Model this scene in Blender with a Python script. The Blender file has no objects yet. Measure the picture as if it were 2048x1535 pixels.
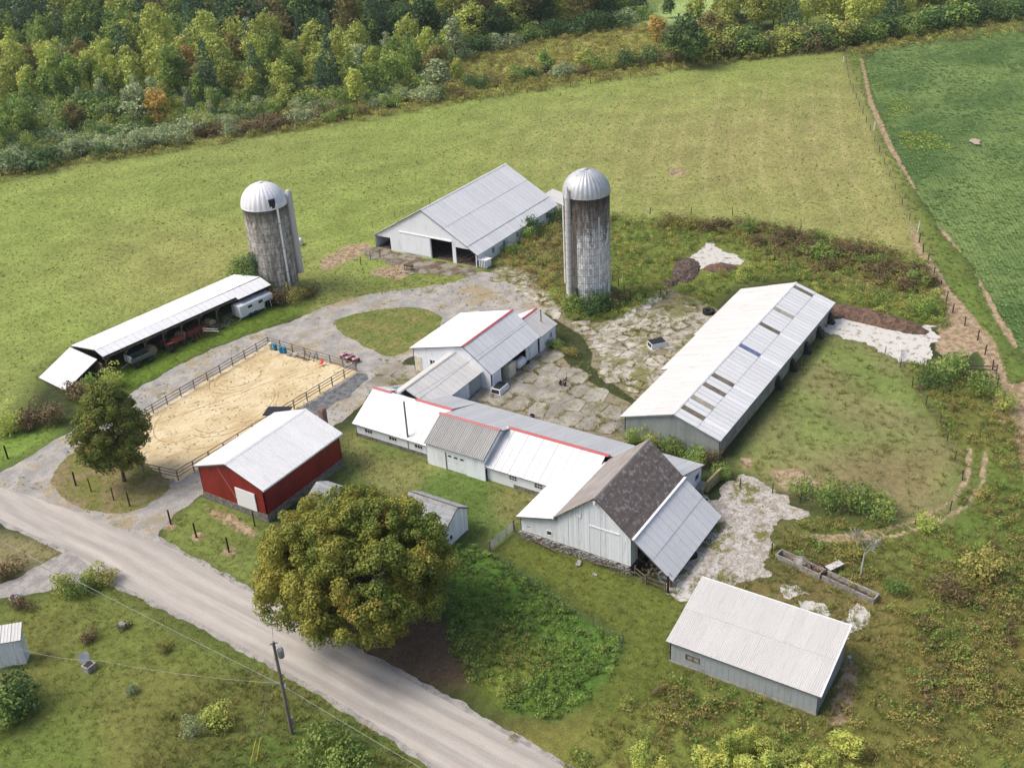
import bpy, math, random
import numpy as np
from mathutils import Vector, Matrix, noise as mnoise
from mathutils.geometry import tessellate_polygon
R = math.radians
S = bpy.context.scene
C = S.collection
rng = np.random.default_rng(7)
random.seed(7)

# ------------------------------------------------------------------ camera
# world X runs along the farm's long axis (up-right in view), world Y across it
IW, IH, FPX = 2048., 1535., 2200.
PIT, ROL, HC, TH = R(28.9), R(-3.4), 70., R(56.3)
def _f(v):          # camera-levelled frame -> farm frame
    x, y, z = v
    return np.array([x*math.cos(TH)+y*math.sin(TH), -x*math.sin(TH)+y*math.cos(TH), z])
_cp, _sp = math.cos(PIT), math.sin(PIT)
_ri = np.array([1, 0, 0.]); _up = np.array([0, _sp, _cp])
CR = _f(math.cos(ROL)*_ri+math.sin(ROL)*_up)
CU = _f(-math.sin(ROL)*_ri+math.cos(ROL)*_up)
CF = _f(np.array([0, _cp, -_sp]))
CP = np.array([0, 0, HC])
cam = bpy.data.objects.new('camera', bpy.data.cameras.new('camera')); C.objects.link(cam)
cam.matrix_world = Matrix(((CR[0], CU[0], -CF[0], 0), (CR[1], CU[1], -CF[1], 0), (CR[2], CU[2], -CF[2], HC), (0, 0, 0, 1)))
cam.data.sensor_width = 36; cam.data.lens = 36*FPX/IW
cam.data.clip_start = 1; cam.data.clip_end = 6000
S.camera = cam

# ------------------------------------------------------------------ light
SUN_AZ_IMG = R(179)      # direction TOWARDS the sun in the levelled view frame, from +x
SUN_EL = R(53)
_sd = _f(np.array([math.cos(SUN_EL)*math.cos(SUN_AZ_IMG), math.cos(SUN_EL)*math.sin(SUN_AZ_IMG), math.sin(SUN_EL)]))
w = bpy.data.worlds.new('World'); S.world = w; w.use_nodes = True
nt = w.node_tree; nt.nodes.clear()
sky = nt.nodes.new('ShaderNodeTexSky'); sky.sky_type = 'NISHITA'; sky.sun_disc = False
sky.sun_elevation = SUN_EL; sky.sun_rotation = math.atan2(_sd[0], _sd[1])
sky.dust_density = 5.0; sky.air_density = 1.0; sky.ozone_density = 1.0
bg = nt.nodes.new('ShaderNodeBackground'); bg.inputs['Strength'].default_value = 0.15
wo = nt.nodes.new('ShaderNodeOutputWorld')
nt.links.new(sky.outputs[0], bg.inputs[0]); nt.links.new(bg.outputs[0], wo.inputs[0])
sl = bpy.data.lights.new('sun', 'SUN'); sl.energy = 1.7; sl.angle = R(24); sl.color = (1, .975, .94)
so = bpy.data.objects.new('sun', sl); C.objects.link(so)
so.rotation_euler = Vector(_sd).to_track_quat('Z', 'Y').to_euler()
S.view_settings.view_transform = 'Standard'; S.view_settings.look = 'None'
S.view_settings.gamma = 1; S.view_settings.use_curve_mapping = False
S.view_settings.exposure = 0.28

# ------------------------------------------------------------------ helpers
def G(px, py, z=0.):
    d = CF+CR*(px-IW/2)/FPX-CU*(py-IH/2)/FPX
    return CP+d*((z-HC)/d[2])
def GX(px, py, x):      # point of a pixel's ray on the plane X = x
    d = CF+CR*(px-IW/2)/FPX-CU*(py-IH/2)/FPX
    return CP+d*(x/d[0])
def GY(px, py, y):
    d = CF+CR*(px-IW/2)/FPX-CU*(py-IH/2)/FPX
    return CP+d*(y/d[1])
def PXN(P):             # world points (N,3) -> pixels, for zoning by the photograph
    q = P-CP; f = q@CF
    return np.stack([IW/2+FPX*(q@CR)/f, IH/2-FPX*(q@CU)/f], 1), f
def lin(h, k=1.):
    h = h.lstrip('#'); o = []
    for i in (0, 2, 4):
        c = int(h[i:i+2], 16)/255
        o.append((c/12.92 if c < .04045 else ((c+.055)/1.055)**2.4)*k)
    return tuple(o)
def PG(l, z=0.): return [tuple(G(x, y, z)[:2]) for x, y in l]

def pip(P, poly):       # vectorised point in polygon
    x, y = P[:, 0], P[:, 1]; r = np.zeros(len(P), bool); n = len(poly)
    for i in range(n):
        x1, y1 = poly[i]; x2, y2 = poly[(i+1) % n]
        if y1 == y2: continue
        c = ((y1 > y) != (y2 > y)) & (x < (x2-x1)*(y-y1)/(y2-y1)+x1)
        r ^= c
    return r
def segd(P, poly, closed=True):
    n = len(poly); best = np.full(len(P), 1e9)
    for i in range(n if closed else n-1):
        a = np.array(poly[i]); b = np.array(poly[(i+1) % n]); d = b-a
        t = np.clip(((P-a)@d)/(d@d+1e-9), 0, 1)
        best = np.minimum(best, np.hypot(*(P-a-t[:, None]*d).T))
    return best
def soft(P, poly, w):   # 1 inside, 0 outside, soft over w metres
    s = segd(P, poly); s = np.where(pip(P, poly), s, -s)
    return np.clip(.5+s/(2*w), 0, 1)

def mesh(name, V, F):
    me = bpy.data.meshes.new(name); me.from_pydata([tuple(v) for v in V], [], [tuple(f) for f in F]); me.update(); return me
def qmesh(name, V, n):  # V: (4n,3) quads
    me = bpy.data.meshes.new(name)
    me.vertices.add(len(V)); me.vertices.foreach_set('co', np.asarray(V, np.float32).ravel())
    me.loops.add(4*n); me.loops.foreach_set('vertex_index', np.arange(4*n, dtype=np.int32))
    me.polygons.add(n); me.polygons.foreach_set('loop_start', np.arange(0, 4*n, 4, dtype=np.int32))
    me.update(); return me
def ob(name, me, mat=None, parent=None, loc=None, M=None):
    o = bpy.data.objects.new(name, me); C.objects.link(o)
    if mat is not None and len(me.materials) == 0: me.materials.append(mat)
    if M is not None: o.matrix_local = M
    elif loc is not None: o.location = loc
    if parent: o.parent = parent
    return o
def tag(o, label=None, cat=None, group=None, kind=None):
    if label: o['label'] = label
    if cat: o['category'] = cat
    if group: o['group'] = group
    if kind: o['kind'] = kind
    return o
def thing(name, label, cat, loc=(0, 0, 0), rz=0., group=None):
    o = bpy.data.objects.new(name, None); C.objects.link(o); o.location = loc; o.rotation_euler = (0, 0, rz)
    o.empty_display_size = .3
    return tag(o, label, cat, group)
def copytree(r, loc=None, rz=None, sc=None, label=None, group=None, parent=None):
    c = r.copy(); C.objects.link(c)
    if parent: c.parent = parent
    if loc is not None: c.location = loc
    if rz is not None: c.rotation_euler = (0, 0, rz)
    if sc is not None: c.scale = (sc, sc, sc) if not hasattr(sc, '__len__') else sc
    if label: c['label'] = label
    if group: c['group'] = group
    for ch in list(r.children): copytree(ch, parent=c)
    return c

class MB:               # collects simple solids into one mesh
    def __init__(s): s.v = []; s.f = []
    def add(s, V, F):
        o = len(s.v); s.v += [tuple(v) for v in V]; s.f += [tuple(i+o for i in f) for f in F]; return s
    def box(s, x0, x1, y0, y1, z0, z1, M=None):
        V = [Vector(p) for p in ((x0, y0, z0), (x1, y0, z0), (x1, y1, z0), (x0, y1, z0), (x0, y0, z1), (x1, y0, z1), (x1, y1, z1), (x0, y1, z1))]
        if M: V = [M@v for v in V]
        return s.add(V, ((3, 2, 1, 0), (4, 5, 6, 7), (0, 1, 5, 4), (1, 2, 6, 5), (2, 3, 7, 6), (3, 0, 4, 7)))
    def bar(s, a, b, r, r2=None, n=6, cap=True):
        a = Vector(a); b = Vector(b); d = b-a; q = d.to_track_quat('Z', 'Y'); r2 = r if r2 is None else r2
        V = [a+q@Vector((r*math.cos(t), r*math.sin(t), 0)) for t in [i*2*math.pi/n for i in range(n)]]
        V += [b+q@Vector((r2*math.cos(t), r2*math.sin(t), 0)) for t in [i*2*math.pi/n for i in range(n)]]
        F = [(i, (i+1) % n, n+(i+1) % n, n+i) for i in range(n)]
        if cap: F += [tuple(range(n-1, -1, -1)), tuple(range(n, 2*n))]
        return s.add(V, F)
    def beam(s, a, b, w, h):
        a = Vector(a); b = Vector(b); d = b-a; L = d.length; q = d.to_track_quat('X', 'Z')
        M = Matrix.Translation(a)@q.to_matrix().to_4x4()
        return s.box(0, L, -w/2, w/2, -h/2, h/2, M)
    def lathe(s, prof, n=24, c=(0, 0, 0), M=None):
        V = []; F = []; m = len(prof)
        for i in range(n):
            t = 2*math.pi*i/n
            for r, z in prof:
                p = Vector((c[0]+r*math.cos(t), c[1]+r*math.sin(t), c[2]+z)); V.append(M@p if M else p)
        for i in range(n):
            j = (i+1) % n
            for k in range(m-1): F.append((i*m+k, j*m+k, j*m+k+1, i*m+k+1))
        return s.add(V, F)
    def torus(s, c, R0, r, axis='Z', n=20, m=8, sq=1.):
        V = []; F = []
        for i in range(n):
            t = 2*math.pi*i/n
            for k in range(m):
                p = 2*math.pi*k/m; rr = R0+r*math.cos(p); h = r*sq*math.sin(p)
                q = (rr*math.cos(t), rr*math.sin(t), h)
                if axis == 'X': q = (q[2], q[0], q[1])
                if axis == 'Y': q = (q[0], q[2], q[1])
                V.append((c[0]+q[0], c[1]+q[1], c[2]+q[2]))
        for i in range(n):
            for k in range(m): F.append((i*m+k, ((i+1) % n)*m+k, ((i+1) % n)*m+(k+1) % m, i*m+(k+1) % m))
        return s.add(V, F)
    def prism(s, pts, z0, z1):
        n = len(pts)
        V = [(p[0], p[1], z0) for p in pts]+[(p[0], p[1], z1) for p in pts]
        return s.add(V, [tuple(range(n-1, -1, -1)), tuple(range(n, 2*n))]+[(i, (i+1) % n, n+(i+1) % n, n+i) for i in range(n)])
    def mesh(s, name): return mesh(name, s.v, s.f)
    def build(s, name, mat=None, parent=None, loc=None, rel=None, smooth=False):
        if rel is not None: s.v = [(v[0]-rel[0], v[1]-rel[1], v[2]-rel[2]) for v in s.v]
        me = s.mesh(name)
        if smooth: me.polygons.foreach_set('use_smooth', [True]*len(me.polygons))
        return ob(name, me, mat, parent, loc)

# ------------------------------------------------------------------ materials
class NT:
    def __init__(s, name):
        s.m = bpy.data.materials.new(name); s.m.use_nodes = True; s.t = s.m.node_tree; s.t.nodes.clear()
        s.out = s.t.nodes.new('ShaderNodeOutputMaterial')
        s.geo = s.t.nodes.new('ShaderNodeNewGeometry')
        s.tc = s.t.nodes.new('ShaderNodeTexCoord')
        s.pos = s.geo.outputs['Position']
    def n(s, ty, **k):
        x = s.t.nodes.new(ty)
        for a, b in k.items(): setattr(x, a, b)
        return x
    def set(s, sock, v):
        if isinstance(v, bpy.types.NodeSocket): s.t.links.new(v, sock)
        elif isinstance(v, (tuple, list)) and sock.type == 'RGBA': sock.default_value = (*v[:3], 1)
        else: sock.default_value = v
    def noise(s, scale, det=4, rough=.6, vec=None, st=None, rot=0., dist=0.):
        v = vec or s.pos
        if st or rot:
            mp = s.n('ShaderNodeMapping'); s.set(mp.inputs[0], v)
            if rot:
                mp0 = mp; mp0.inputs['Rotation'].default_value = (0, 0, rot)
                mp = s.n('ShaderNodeMapping'); s.set(mp.inputs[0], mp0.outputs[0])
            if st: mp.inputs['Scale'].default_value = st
            v = mp.outputs[0]
        x = s.n('ShaderNodeTexNoise'); s.set(x.inputs['Vector'], v)
        x.inputs['Scale'].default_value = scale; x.inputs['Detail'].default_value = det
        x.inputs['Roughness'].default_value = rough; x.inputs['Distortion'].default_value = dist
        return x.outputs[0]
    def vor(s, scale, feat='F1', vec=None, rand=1.):
        x = s.n('ShaderNodeTexVoronoi'); x.feature = feat; s.set(x.inputs['Vector'], vec or s.pos)
        x.inputs['Scale'].default_value = scale; x.inputs['Randomness'].default_value = rand
        return x
    def ramp(s, f, a, b, lo=0., hi=1.):
        x = s.n('ShaderNodeMapRange'); x.interpolation_type = 'SMOOTHSTEP'
        s.set(x.inputs[0], f); x.inputs[1].default_value = a; x.inputs[2].default_value = b
        x.inputs[3].default_value = lo; x.inputs[4].default_value = hi
        return x.outputs[0]
    def math(s, op, a, b=0., c=0.):
        x = s.n('ShaderNodeMath', operation=op); s.set(x.inputs[0], a); s.set(x.inputs[1], b); s.set(x.inputs[2], c); return x.outputs[0]
    def mix(s, f, a, b, mode='MIX'):
        x = s.n('ShaderNodeMix', data_type='RGBA', blend_type=mode); s.set(x.inputs[0], f); s.set(x.inputs[6], a); s.set(x.inputs[7], b); return x.outputs[2]
    def mul(s, c, f):       # colour times scalar
        x = s.n('ShaderNodeVectorMath', operation='SCALE'); s.set(x.inputs[0], c); s.set(x.inputs['Scale'], f); return x.outputs[0]
    def attr(s, name, what=2):
        x = s.n('ShaderNodeAttribute'); x.attribute_name = name; return x.outputs[what] if what else x.outputs[0]
    def rnd(s):
        x = s.n('ShaderNodeObjectInfo'); return x.outputs['Random']
    def finish(s, col, rough=.85, metal=0., bump=None, bd=.05, spec=.3, trans=0., alpha=None):
        p = s.n('ShaderNodeBsdfPrincipled'); s.set(p.inputs['Base Color'], col); s.set(p.inputs['Roughness'], rough)
        s.set(p.inputs['Metallic'], metal); s.set(p.inputs['Specular IOR Level'], spec)
        if bump is not None:
            b = s.n('ShaderNodeBump'); b.inputs['Distance'].default_value = bd; b.inputs['Strength'].default_value = 1.
            s.set(b.inputs['Height'], bump); s.t.links.new(b.outputs[0], p.inputs['Normal'])
        last = p.outputs[0]
        if trans:
            tr = s.n('ShaderNodeBsdfTranslucent'); s.set(tr.inputs[0], col)
            mx = s.n('ShaderNodeMixShader'); mx.inputs[0].default_value = trans
            s.t.links.new(last, mx.inputs[1]); s.t.links.new(tr.outputs[0], mx.inputs[2]); last = mx.outputs[0]
        s.t.links.new(last, s.out.inputs[0])
        return s.m

def simple(name, base, c2=None, scale=1.5, thr=(.45, .7), rough=.8, metal=0., objv=.1, bscale=0, bd=.01, st=None, fine=.12, spec=.3, amt=1.):
    k = NT(name); c = base
    if c2: c = k.mix(k.ramp(k.noise(scale, 5, .65, st=st), thr[0], thr[1], 0, amt), base, c2)
    c = k.mul(c, k.math('ADD', k.math('MULTIPLY', k.noise(scale*5, 3), fine*2), 1-fine))
    if objv: c = k.mul(c, k.math('ADD', k.math('MULTIPLY', k.rnd(), objv), 1-objv/2))
    return k.finish(c, rough, metal, k.noise(bscale, 3) if bscale else None, bd, spec)
def leafmat(name, a, b, c=None, sc=.35, tr=.25, rv=.4, nv=.5, gain=1.4):
    k = NT(name)
    a, b = [tuple(v*gain for v in q) for q in (a, b)]
    if c: c = tuple(v*gain for v in c)
    f = k.ramp(k.noise(sc, 4, .7), .35, .65)
    col = k.mix(f, a, b)
    if c: col = k.mix(k.ramp(k.noise(sc*.7, 5, .75, vec=k.n('ShaderNodeVectorMath', operation='ADD').outputs[0]) if False else k.noise(sc*1.7, 5, .75), .56, .68), col, c)
    col = k.mul(col, k.math('ADD', k.math('MULTIPLY', k.rnd(), rv), 1-rv/2))
    col = k.mul(col, k.math('ADD', k.math('MULTIPLY', k.noise(2.5, 2), nv*2), 1-nv))
    return k.finish(col, .65, trans=tr, spec=.25)

def roofmat(name, base, stain, dirt, amt=.6, dirtamt=.5, thr=(.5, .72), metal=0., rough=.55, objv=.06, seam=.3):
    # streaks run down the slope (panel-local Y); dirt gathers in patches of its own
    k = NT(name); oc = k.tc.outputs['Object']
    v = k.n('ShaderNodeVectorMath', operation='ADD'); k.set(v.inputs[0], oc); rr = k.n('ShaderNodeCombineXYZ'); k.set(rr.inputs[0], k.math('MULTIPLY', k.rnd(), 97.)); k.set(rr.inputs[1], k.math('MULTIPLY', k.rnd(), 41.)); k.t.links.new(rr.outputs[0], v.inputs[1])
    st = k.noise(3.2, 4, .7, vec=v.outputs[0], st=(1, .14, 1)); c = k.mix(k.ramp(st, thr[0], thr[1], 0, amt), base, stain)
    c = k.mix(k.ramp(k.noise(.55, 6, .75), .56, .74, 0, dirtamt), c, dirt)
    c = k.mix(k.ramp(k.noise(2.4, 6, .8, vec=v.outputs[0], st=(1, .2, 1)), .62, .72, 0, .4), c, (.30, .21, .14))
    sx = k.n('ShaderNodeSeparateXYZ'); k.set(sx.inputs[0], oc)
    edge = k.ramp(sx.outputs[0], .01, .05, seam, 0); c = k.mix(k.math('MULTIPLY', edge, k.ramp(k.noise(.8, 3), .35, .6)), c, dirt)
    c = k.mul(c, k.math('ADD', k.math('MULTIPLY', k.rnd(), objv), 1-objv/2)); c = k.mul(c, k.ramp(k.noise(6, 3), .3, .7, .95, 1.04))
    return k.finish(c, rough, metal, None, .01, .3)
M = {}
M['white_roof'] = roofmat('white_roof_metal', (.77, .77, .77), (.66, .65, .63), (.5, .47, .43), .6, .2)
M['white_roof2'] = roofmat('weathered_white_roof', (.55, .535, .51), (.46, .44, .41), (.42, .39, .35), .8, .22, seam=.2)
M['tan_roof'] = roofmat('stained_pale_roof', (.64, .625, .595), (.53, .51, .48), (.42, .37, .31), .8, .35)
M['red_barn_roof'] = roofmat('white_ribbed_roof', (.74, .74, .74), (.62, .61, .6), (.48, .46, .43), .7, .2, seam=.2)
M['grey_roof'] = roofmat('grey_galvanised_roof', (.56, .56, .56), (.44, .44, .435), (.34, .32, .3), .8, .25, objv=.1)
M['dark_rib_roof'] = roofmat('dull_grey_ribbed_roof', (.42, .41, .39), (.30, .29, .275), (.22, .2, .18), .8, .4, objv=.12)
M['shade_roof'] = roofmat('shaded_white_roof', (.69, .69, .685), (.58, .58, .57), (.44, .42, .39), .7, .25, objv=.08)  # greyed white roofing: shade of slopes turned from the sun is coloured in
M['skylight'] = simple('brown_translucent_panel', (.13, .105, .07), (.2, .17, .12), 1.2, (.4, .6), .4, fine=.1)
M['skylight_pale'] = simple('faded_tan_panel', (.42, .39, .30), (.3, .27, .2), 1.2, (.4, .6), .5, fine=.1)
M['blue_panel'] = simple('dark_blue_panel', (.10, .12, .24), (.15, .18, .3), 2.5, (.4, .6), .3, fine=.1)
M['red_ridge'] = simple('red_ridge_cap_paint', (.55, .10, .10), (.42, .14, .13), 2, (.4, .7), .5)
M['white_wall'] = simple('white_painted_siding', (.80, .83, .87), (.62, .64, .66), .8, (.5, .8), .7, st=(1, 1, .3), objv=.08, fine=.07)
M['peel_wall'] = simple('peeling_white_boards', (.80, .825, .86), (.46, .465, .47), 1.6, (.56, .76), .8, st=(2.5, 2.5, .35), objv=.16, fine=.16)
M['grey_wall'] = simple('grey_green_steel_siding', (.30, .325, .31), (.21, .23, .21), .5, (.4, .75), .6, st=(1, 1, .5), objv=.08, fine=.1)
M['bluegrey_wall'] = simple('blue_grey_siding', (.36, .39, .40), (.25, .27, .26), .6, (.45, .75), .65, st=(1, 1, .5), objv=.08, fine=.1)
M['red_wall'] = simple('red_steel_siding', (.25, .022, .016), (.17, .018, .013), .7, (.4, .7), .5, st=(1, 1, .4), fine=.08, objv=.06)
M['trim'] = simple('white_trim', (.8, .8, .8), None, fine=.05)
M['stone'] = simple('fieldstone_foundation', (.24, .22, .19), (.12, .11, .095), 2.6, (.4, .6), .9, bscale=5, bd=.06, fine=.2)
M['conc_wall'] = simple('stained_concrete_wall', (.40, .36, .29), (.25, .21, .16), 1.1, (.4, .65), .9, fine=.15)
M['joint'] = simple('dark_joint', (.16, .155, .145), None, objv=0)  # dark grey behind panel and stave gaps, so the seams show
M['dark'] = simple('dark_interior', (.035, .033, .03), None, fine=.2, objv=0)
M['glass'] = simple('dark_window_glass', (.03, .035, .04), None, rough=.15, fine=.05, spec=.6)
M['wood'] = simple('weathered_wood', (.19, .15, .115), (.10, .08, .06), 3, (.4, .6), .9, st=(1, 1, .3), fine=.2)
M['fence_wood'] = simple('brown_fence_boards', (.19, .145, .12), (.24, .20, .17), 2, (.4, .6), .85, fine=.2)
M['pole_wood'] = simple('grey_brown_pole', (.24, .20, .165), (.15, .12, .10), 3, (.4, .6), .9, st=(2, 2, .2), fine=.2)
M['post_dark'] = simple('dark_brown_post', (.035, .022, .016), None, fine=.2)
M['shingle'] = simple('weathered_slate_shingle', (.165, .135, .118), (.42, .385, .35), 2.2, (.5, .66), .9, fine=.35, objv=.35, amt=.7)
M['shingle_up'] = simple('taupe_asphalt_shingle', (.27, .245, .22), (.34, .31, .29), .5, (.4, .7), .9, fine=.2, objv=.14)
M['shingle_grey'] = simple('grey_slate_shingle', (.36, .37, .37), (.22, .23, .23), 1.3, (.45, .7), .85, fine=.2, objv=.25)
M['dome'] = simple('silo_dome_metal', (.78, .78, .79), (.66, .67, .68), .8, (.45, .75), .45, metal=.03, fine=.05)
M['dome2'] = simple('dull_silo_dome_metal', (.50, .51, .52), (.36, .37, .37), 1.2, (.45, .75), .4, metal=.3, fine=.1)
M['pipe'] = simple('white_pipe', (.76, .76, .76), (.6, .6, .58), 1, (.5, .7), .5, fine=.05)
M['rust'] = simple('rusted_steel', (.16, .075, .045), (.09, .05, .035), 2, (.4, .6), .9, fine=.25)
M['black'] = simple('black_vinyl', (.022, .023, .028), None, rough=.6, fine=.2)
M['rubber'] = simple('tyre_rubber', (.03, .03, .03), (.07, .065, .06), 4, (.5, .7), .9, fine=.2)
M['white_paint'] = simple('white_vehicle_paint', (.74, .75, .77), None, rough=.35, fine=.03)
M['cream'] = simple('cream_enamel', (.66, .62, .48), (.5, .46, .36), 2, (.5, .7), .5, fine=.06)
M['blue'] = simple('blue_plastic', (.03, .20, .36), None, rough=.4, fine=.08)
M['red'] = simple('faded_red_paint', (.30, .05, .045), (.2, .06, .04), 3, (.4, .6), .55, fine=.15)
M['pink'] = simple('pale_pink_plastic', (.6, .33, .35), None, rough=.5, fine=.1)
M['green'] = simple('dark_green_machinery', (.05, .085, .055), (.11, .12, .09), 2, (.4, .6), .6, fine=.2)
M['steel'] = simple('galvanised_steel', (.42, .44, .46), (.3, .31, .32), 2, (.4, .6), .45, metal=.5, fine=.1)
M['orange'] = simple('orange_red_plastic', (.6, .07, .03), None, fine=.05)
M['wire'] = simple('pale_cable', (.42, .42, .40), None, objv=0)
M['darkwire'] = simple('dark_cable', (.10, .10, .10), None, objv=0)
M['brick'] = simple('brown_brick', (.17, .10, .08), (.24, .17, .14), 6, (.4, .6), .9, fine=.25)
M['stone_piece'] = simple('grey_field_stone', (.36, .34, .31), (.22, .2, .18), 3, (.4, .6), .9, fine=.2, objv=.3)
M['bark'] = simple('grey_bark', (.13, .11, .09), (.08, .07, .055), 3, (.4, .6), .95, fine=.25)
M['deadwood'] = simple('bleached_dead_wood', (.5, .47, .43), (.38, .35, .31), 2, (.4, .6), .9)
M['hay'] = simple('dry_hay', (.36, .29, .15), (.25, .2, .1), 2, (.4, .6), 1, bscale=14, bd=.05, fine=.25)
M['manure'] = simple('rotted_manure', (.085, .06, .048), (.2, .15, .12), 2.6, (.45, .62), 1, bscale=3, bd=.35, fine=.45)
M['manure_red'] = simple('reddish_soil_pile', (.20, .125, .085), (.11, .075, .055), 1.8, (.4, .62), 1, bscale=3, bd=.35, fine=.4)
M['yellow'] = simple('yellow_guy_guard', (.65, .5, .06), None)
M['moss_wall'] = simple('mossy_ochre_concrete', (.34, .28, .12), (.2, .19, .11), 2, (.4, .6), .9, fine=.2)
# ------------------------------------------------------------------ ground zones (outlines measured on the ground plane)
def cpal(h, k=.75): return np.array(lin(h, k*1.22))
Z_PAST = PG([(-900, 520), (-300, 420), (0, 362), (200, 325), (400, 292), (600, 258), (760, 235), (900, 205), (1050, 182), (1300, 148), (1500, 118), (1690, 97), (1735, 240), (1790, 360), (1830, 470), (1850, 540), (1600, 470), (1480, 440), (1310, 440), (1120, 430), (980, 520), (940, 560), (750, 590), (640, 640), (560, 560), (450, 560), (130, 700), (60, 780), (0, 870), (-900, 1200)])
Z_BELT = PG([(-900, 430), (0, 300), (420, 250), (620, 215), (820, 200), (1300, 120), (1700, 70), (2100, -20), (2100, 60), (1730, 108), (1690, 105), (1500, 122), (1300, 152), (1050, 188), (900, 212), (760, 240), (600, 262), (400, 296), (200, 328), (0, 366), (-900, 560)])
Z_CLEAR = PG([(900, 210), (850, 160), (960, 110), (1100, 80), (1300, 52), (1340, 100), (1330, 135), (1100, 172), (960, 200)])
Z_MEADOW = PG([(1240, 30), (1300, 12), (1420, -8), (1700, -30), (1640, 5), (1500, 20), (1380, 40), (1290, 55)])
Z_FOREST = PG([(-1500, 520), (-300, 400), (0, 335), (420, 265), (620, 235), (820, 215), (900, 175), (900, 120), (1100, 75), (1300, 40), (1500, 25), (1600, 90), (2100, 30), (2500, -60), (2500, -300), (1000, -300), (-1500, -300)])
Z_TRACK = PG([(1686, 100), (1727, 110), (1745, 190), (1790, 300), (1860, 430), (1925, 510), (1965, 570), (2030, 690), (2110, 780), (2300, 930), (2300, 1050), (2110, 960), (2048, 840), (1960, 700), (1900, 600), (1850, 500), (1800, 380), (1740, 230)])
P_CROP = [(1727, 108), (1850, 74), (2048, 44), (2400, 0), (3200, 600), (3000, 1320), (2500, 1040), (2048, 716), (2010, 645), (1964, 562), (1920, 500), (1862, 430), (1790, 300), (1742, 180)]
Z_WEED1 = PG([(985, 520), (1060, 470), (1122, 425), (1140, 590), (1105, 600), (1070, 572), (1010, 545)])
Z_WEED2 = PG([(1215, 430), (1310, 440), (1390, 452), (1490, 440), (1640, 470), (1760, 490), (1850, 520), (1890, 600), (1900, 660), (1850, 650), (1700, 610), (1640, 590), (1580, 555), (1470, 572), (1395, 640), (1340, 590), (1240, 640), (1140, 640), (1105, 610), (1130, 590), (1220, 560)])
Z_WEED2B = PG([(1330, 440), (1500, 450), (1600, 470), (1780, 500), (1850, 530), (1880, 600), (1760, 590), (1640, 560), (1560, 530), (1480, 480), (1400, 470)])
Z_PADD = PG([(1470, 935), (1560, 800), (1650, 668), (1740, 690), (1800, 725), (1880, 860), (1925, 960), (1900, 1020), (1850, 1045), (1760, 1035), (1640, 1000), (1540, 965)])
Z_PADD_BR = PG([(1520, 930), (1600, 930), (1760, 900), (1890, 900), (1900, 990), (1850, 1040), (1700, 1010), (1560, 970)])
Z_WEEDR = PG([(1800, 725), (1900, 730), (1960, 760), (2030, 850), (2200, 960), (2900, 1400), (2900, 2000), (1500, 2000), (1100, 1560), (1200, 1440), (1400, 1330), (1620, 1440), (1700, 1340), (1700, 1270), (1760, 1200), (1640, 1150), (1560, 1120), (1610, 1040), (1850, 1050), (1925, 960), (1880, 860)])
Z_BROWNR = PG([(1660, 1180), (1800, 1100), (1950, 1110), (2100, 1180), (2200, 1500), (1900, 1480), (1760, 1400), (1720, 1300)])
Z_SE_DRY = PG([(1000, 1480), (1200, 1400), (1330, 1370), (1500, 1430), (1640, 1470), (1900, 1500), (2200, 1560), (2200, 1700), (1200, 1700)])
Z_GARDEN = PG([(900, 1095), (930, 1088), (985, 1110), (1080, 1170), (1160, 1230), (1245, 1285), (1225, 1340), (1180, 1400), (1110, 1440), (1020, 1420), (930, 1350), (890, 1290), (905, 1200)])
Z_GARDEN_Y = PG([(930, 1270), (1010, 1250), (1090, 1290), (1100, 1350), (1000, 1400), (930, 1350)])
Z_LANE = PG([(985, 1105), (1030, 1075), (1180, 1120), (1330, 1180), (1380, 1200), (1340, 1300), (1390, 1380), (1200, 1440), (1180, 1410), (1250, 1285), (1160, 1220), (1080, 1160)])
Z_SAPR = PG([(1545, 1050), (1600, 1045), (1680, 1090), (1700, 1130), (1760, 1195), (1770, 1220), (1720, 1290), (1690, 1300), (1560, 1250), (1400, 1190), (1340, 1190), (1400, 1150), (1530, 1150), (1540, 1110)])
Z_LEAFLIT = PG([(700, 1290), (640, 1240), (560, 1190), (540, 1150), (760, 1180), (900, 1260), (950, 1330), (930, 1370), (860, 1370), (780, 1340)])
Z_LAWN_MID = PG([(680, 870), (720, 860), (1100, 985), (1080, 1020), (1000, 1080), (940, 1075), (800, 1000), (660, 960)])
Z_LAWN_SW = PG([(0, 1210), (210, 1160), (500, 1310), (900, 1545), (900, 1700), (-200, 1700), (-200, 1230)])
Z_SWWEED = PG([(330, 1420), (480, 1330), (560, 1360), (700, 1430), (860, 1545), (860, 1700), (240, 1700), (280, 1500)])
Z_LAWN_TRI = PG([(318, 1082), (350, 1030), (405, 990), (480, 1000), (560, 1060), (560, 1150), (540, 1200), (460, 1160)])
Z_LAWN_NW = PG([(0, 870), (120, 840), (110, 878), (60, 905), (0, 935), (-400, 1100), (-500, 900)])
Z_SHEDFRONT = PG([(150, 800), (240, 730), (480, 600), (560, 620), (640, 590), (660, 600), (540, 655), (400, 705), (260, 785), (180, 850)])
Z_GRASSSTRIP = PG([(1112, 645), (1135, 650), (1165, 690), (1182, 735), (1215, 760), (1270, 792), (1265, 806), (1200, 775), (1150, 745), (1120, 700)])
Z_NORTHLAWN = PG([(640, 600), (700, 575), (790, 560), (870, 545), (930, 560), (960, 575), (900, 590), (800, 585), (700, 600), (620, 640)])
Z_DRYSW = PG([(-100, 1050), (60, 1075), (143, 1102), (60, 1140), (-100, 1190)])
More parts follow.
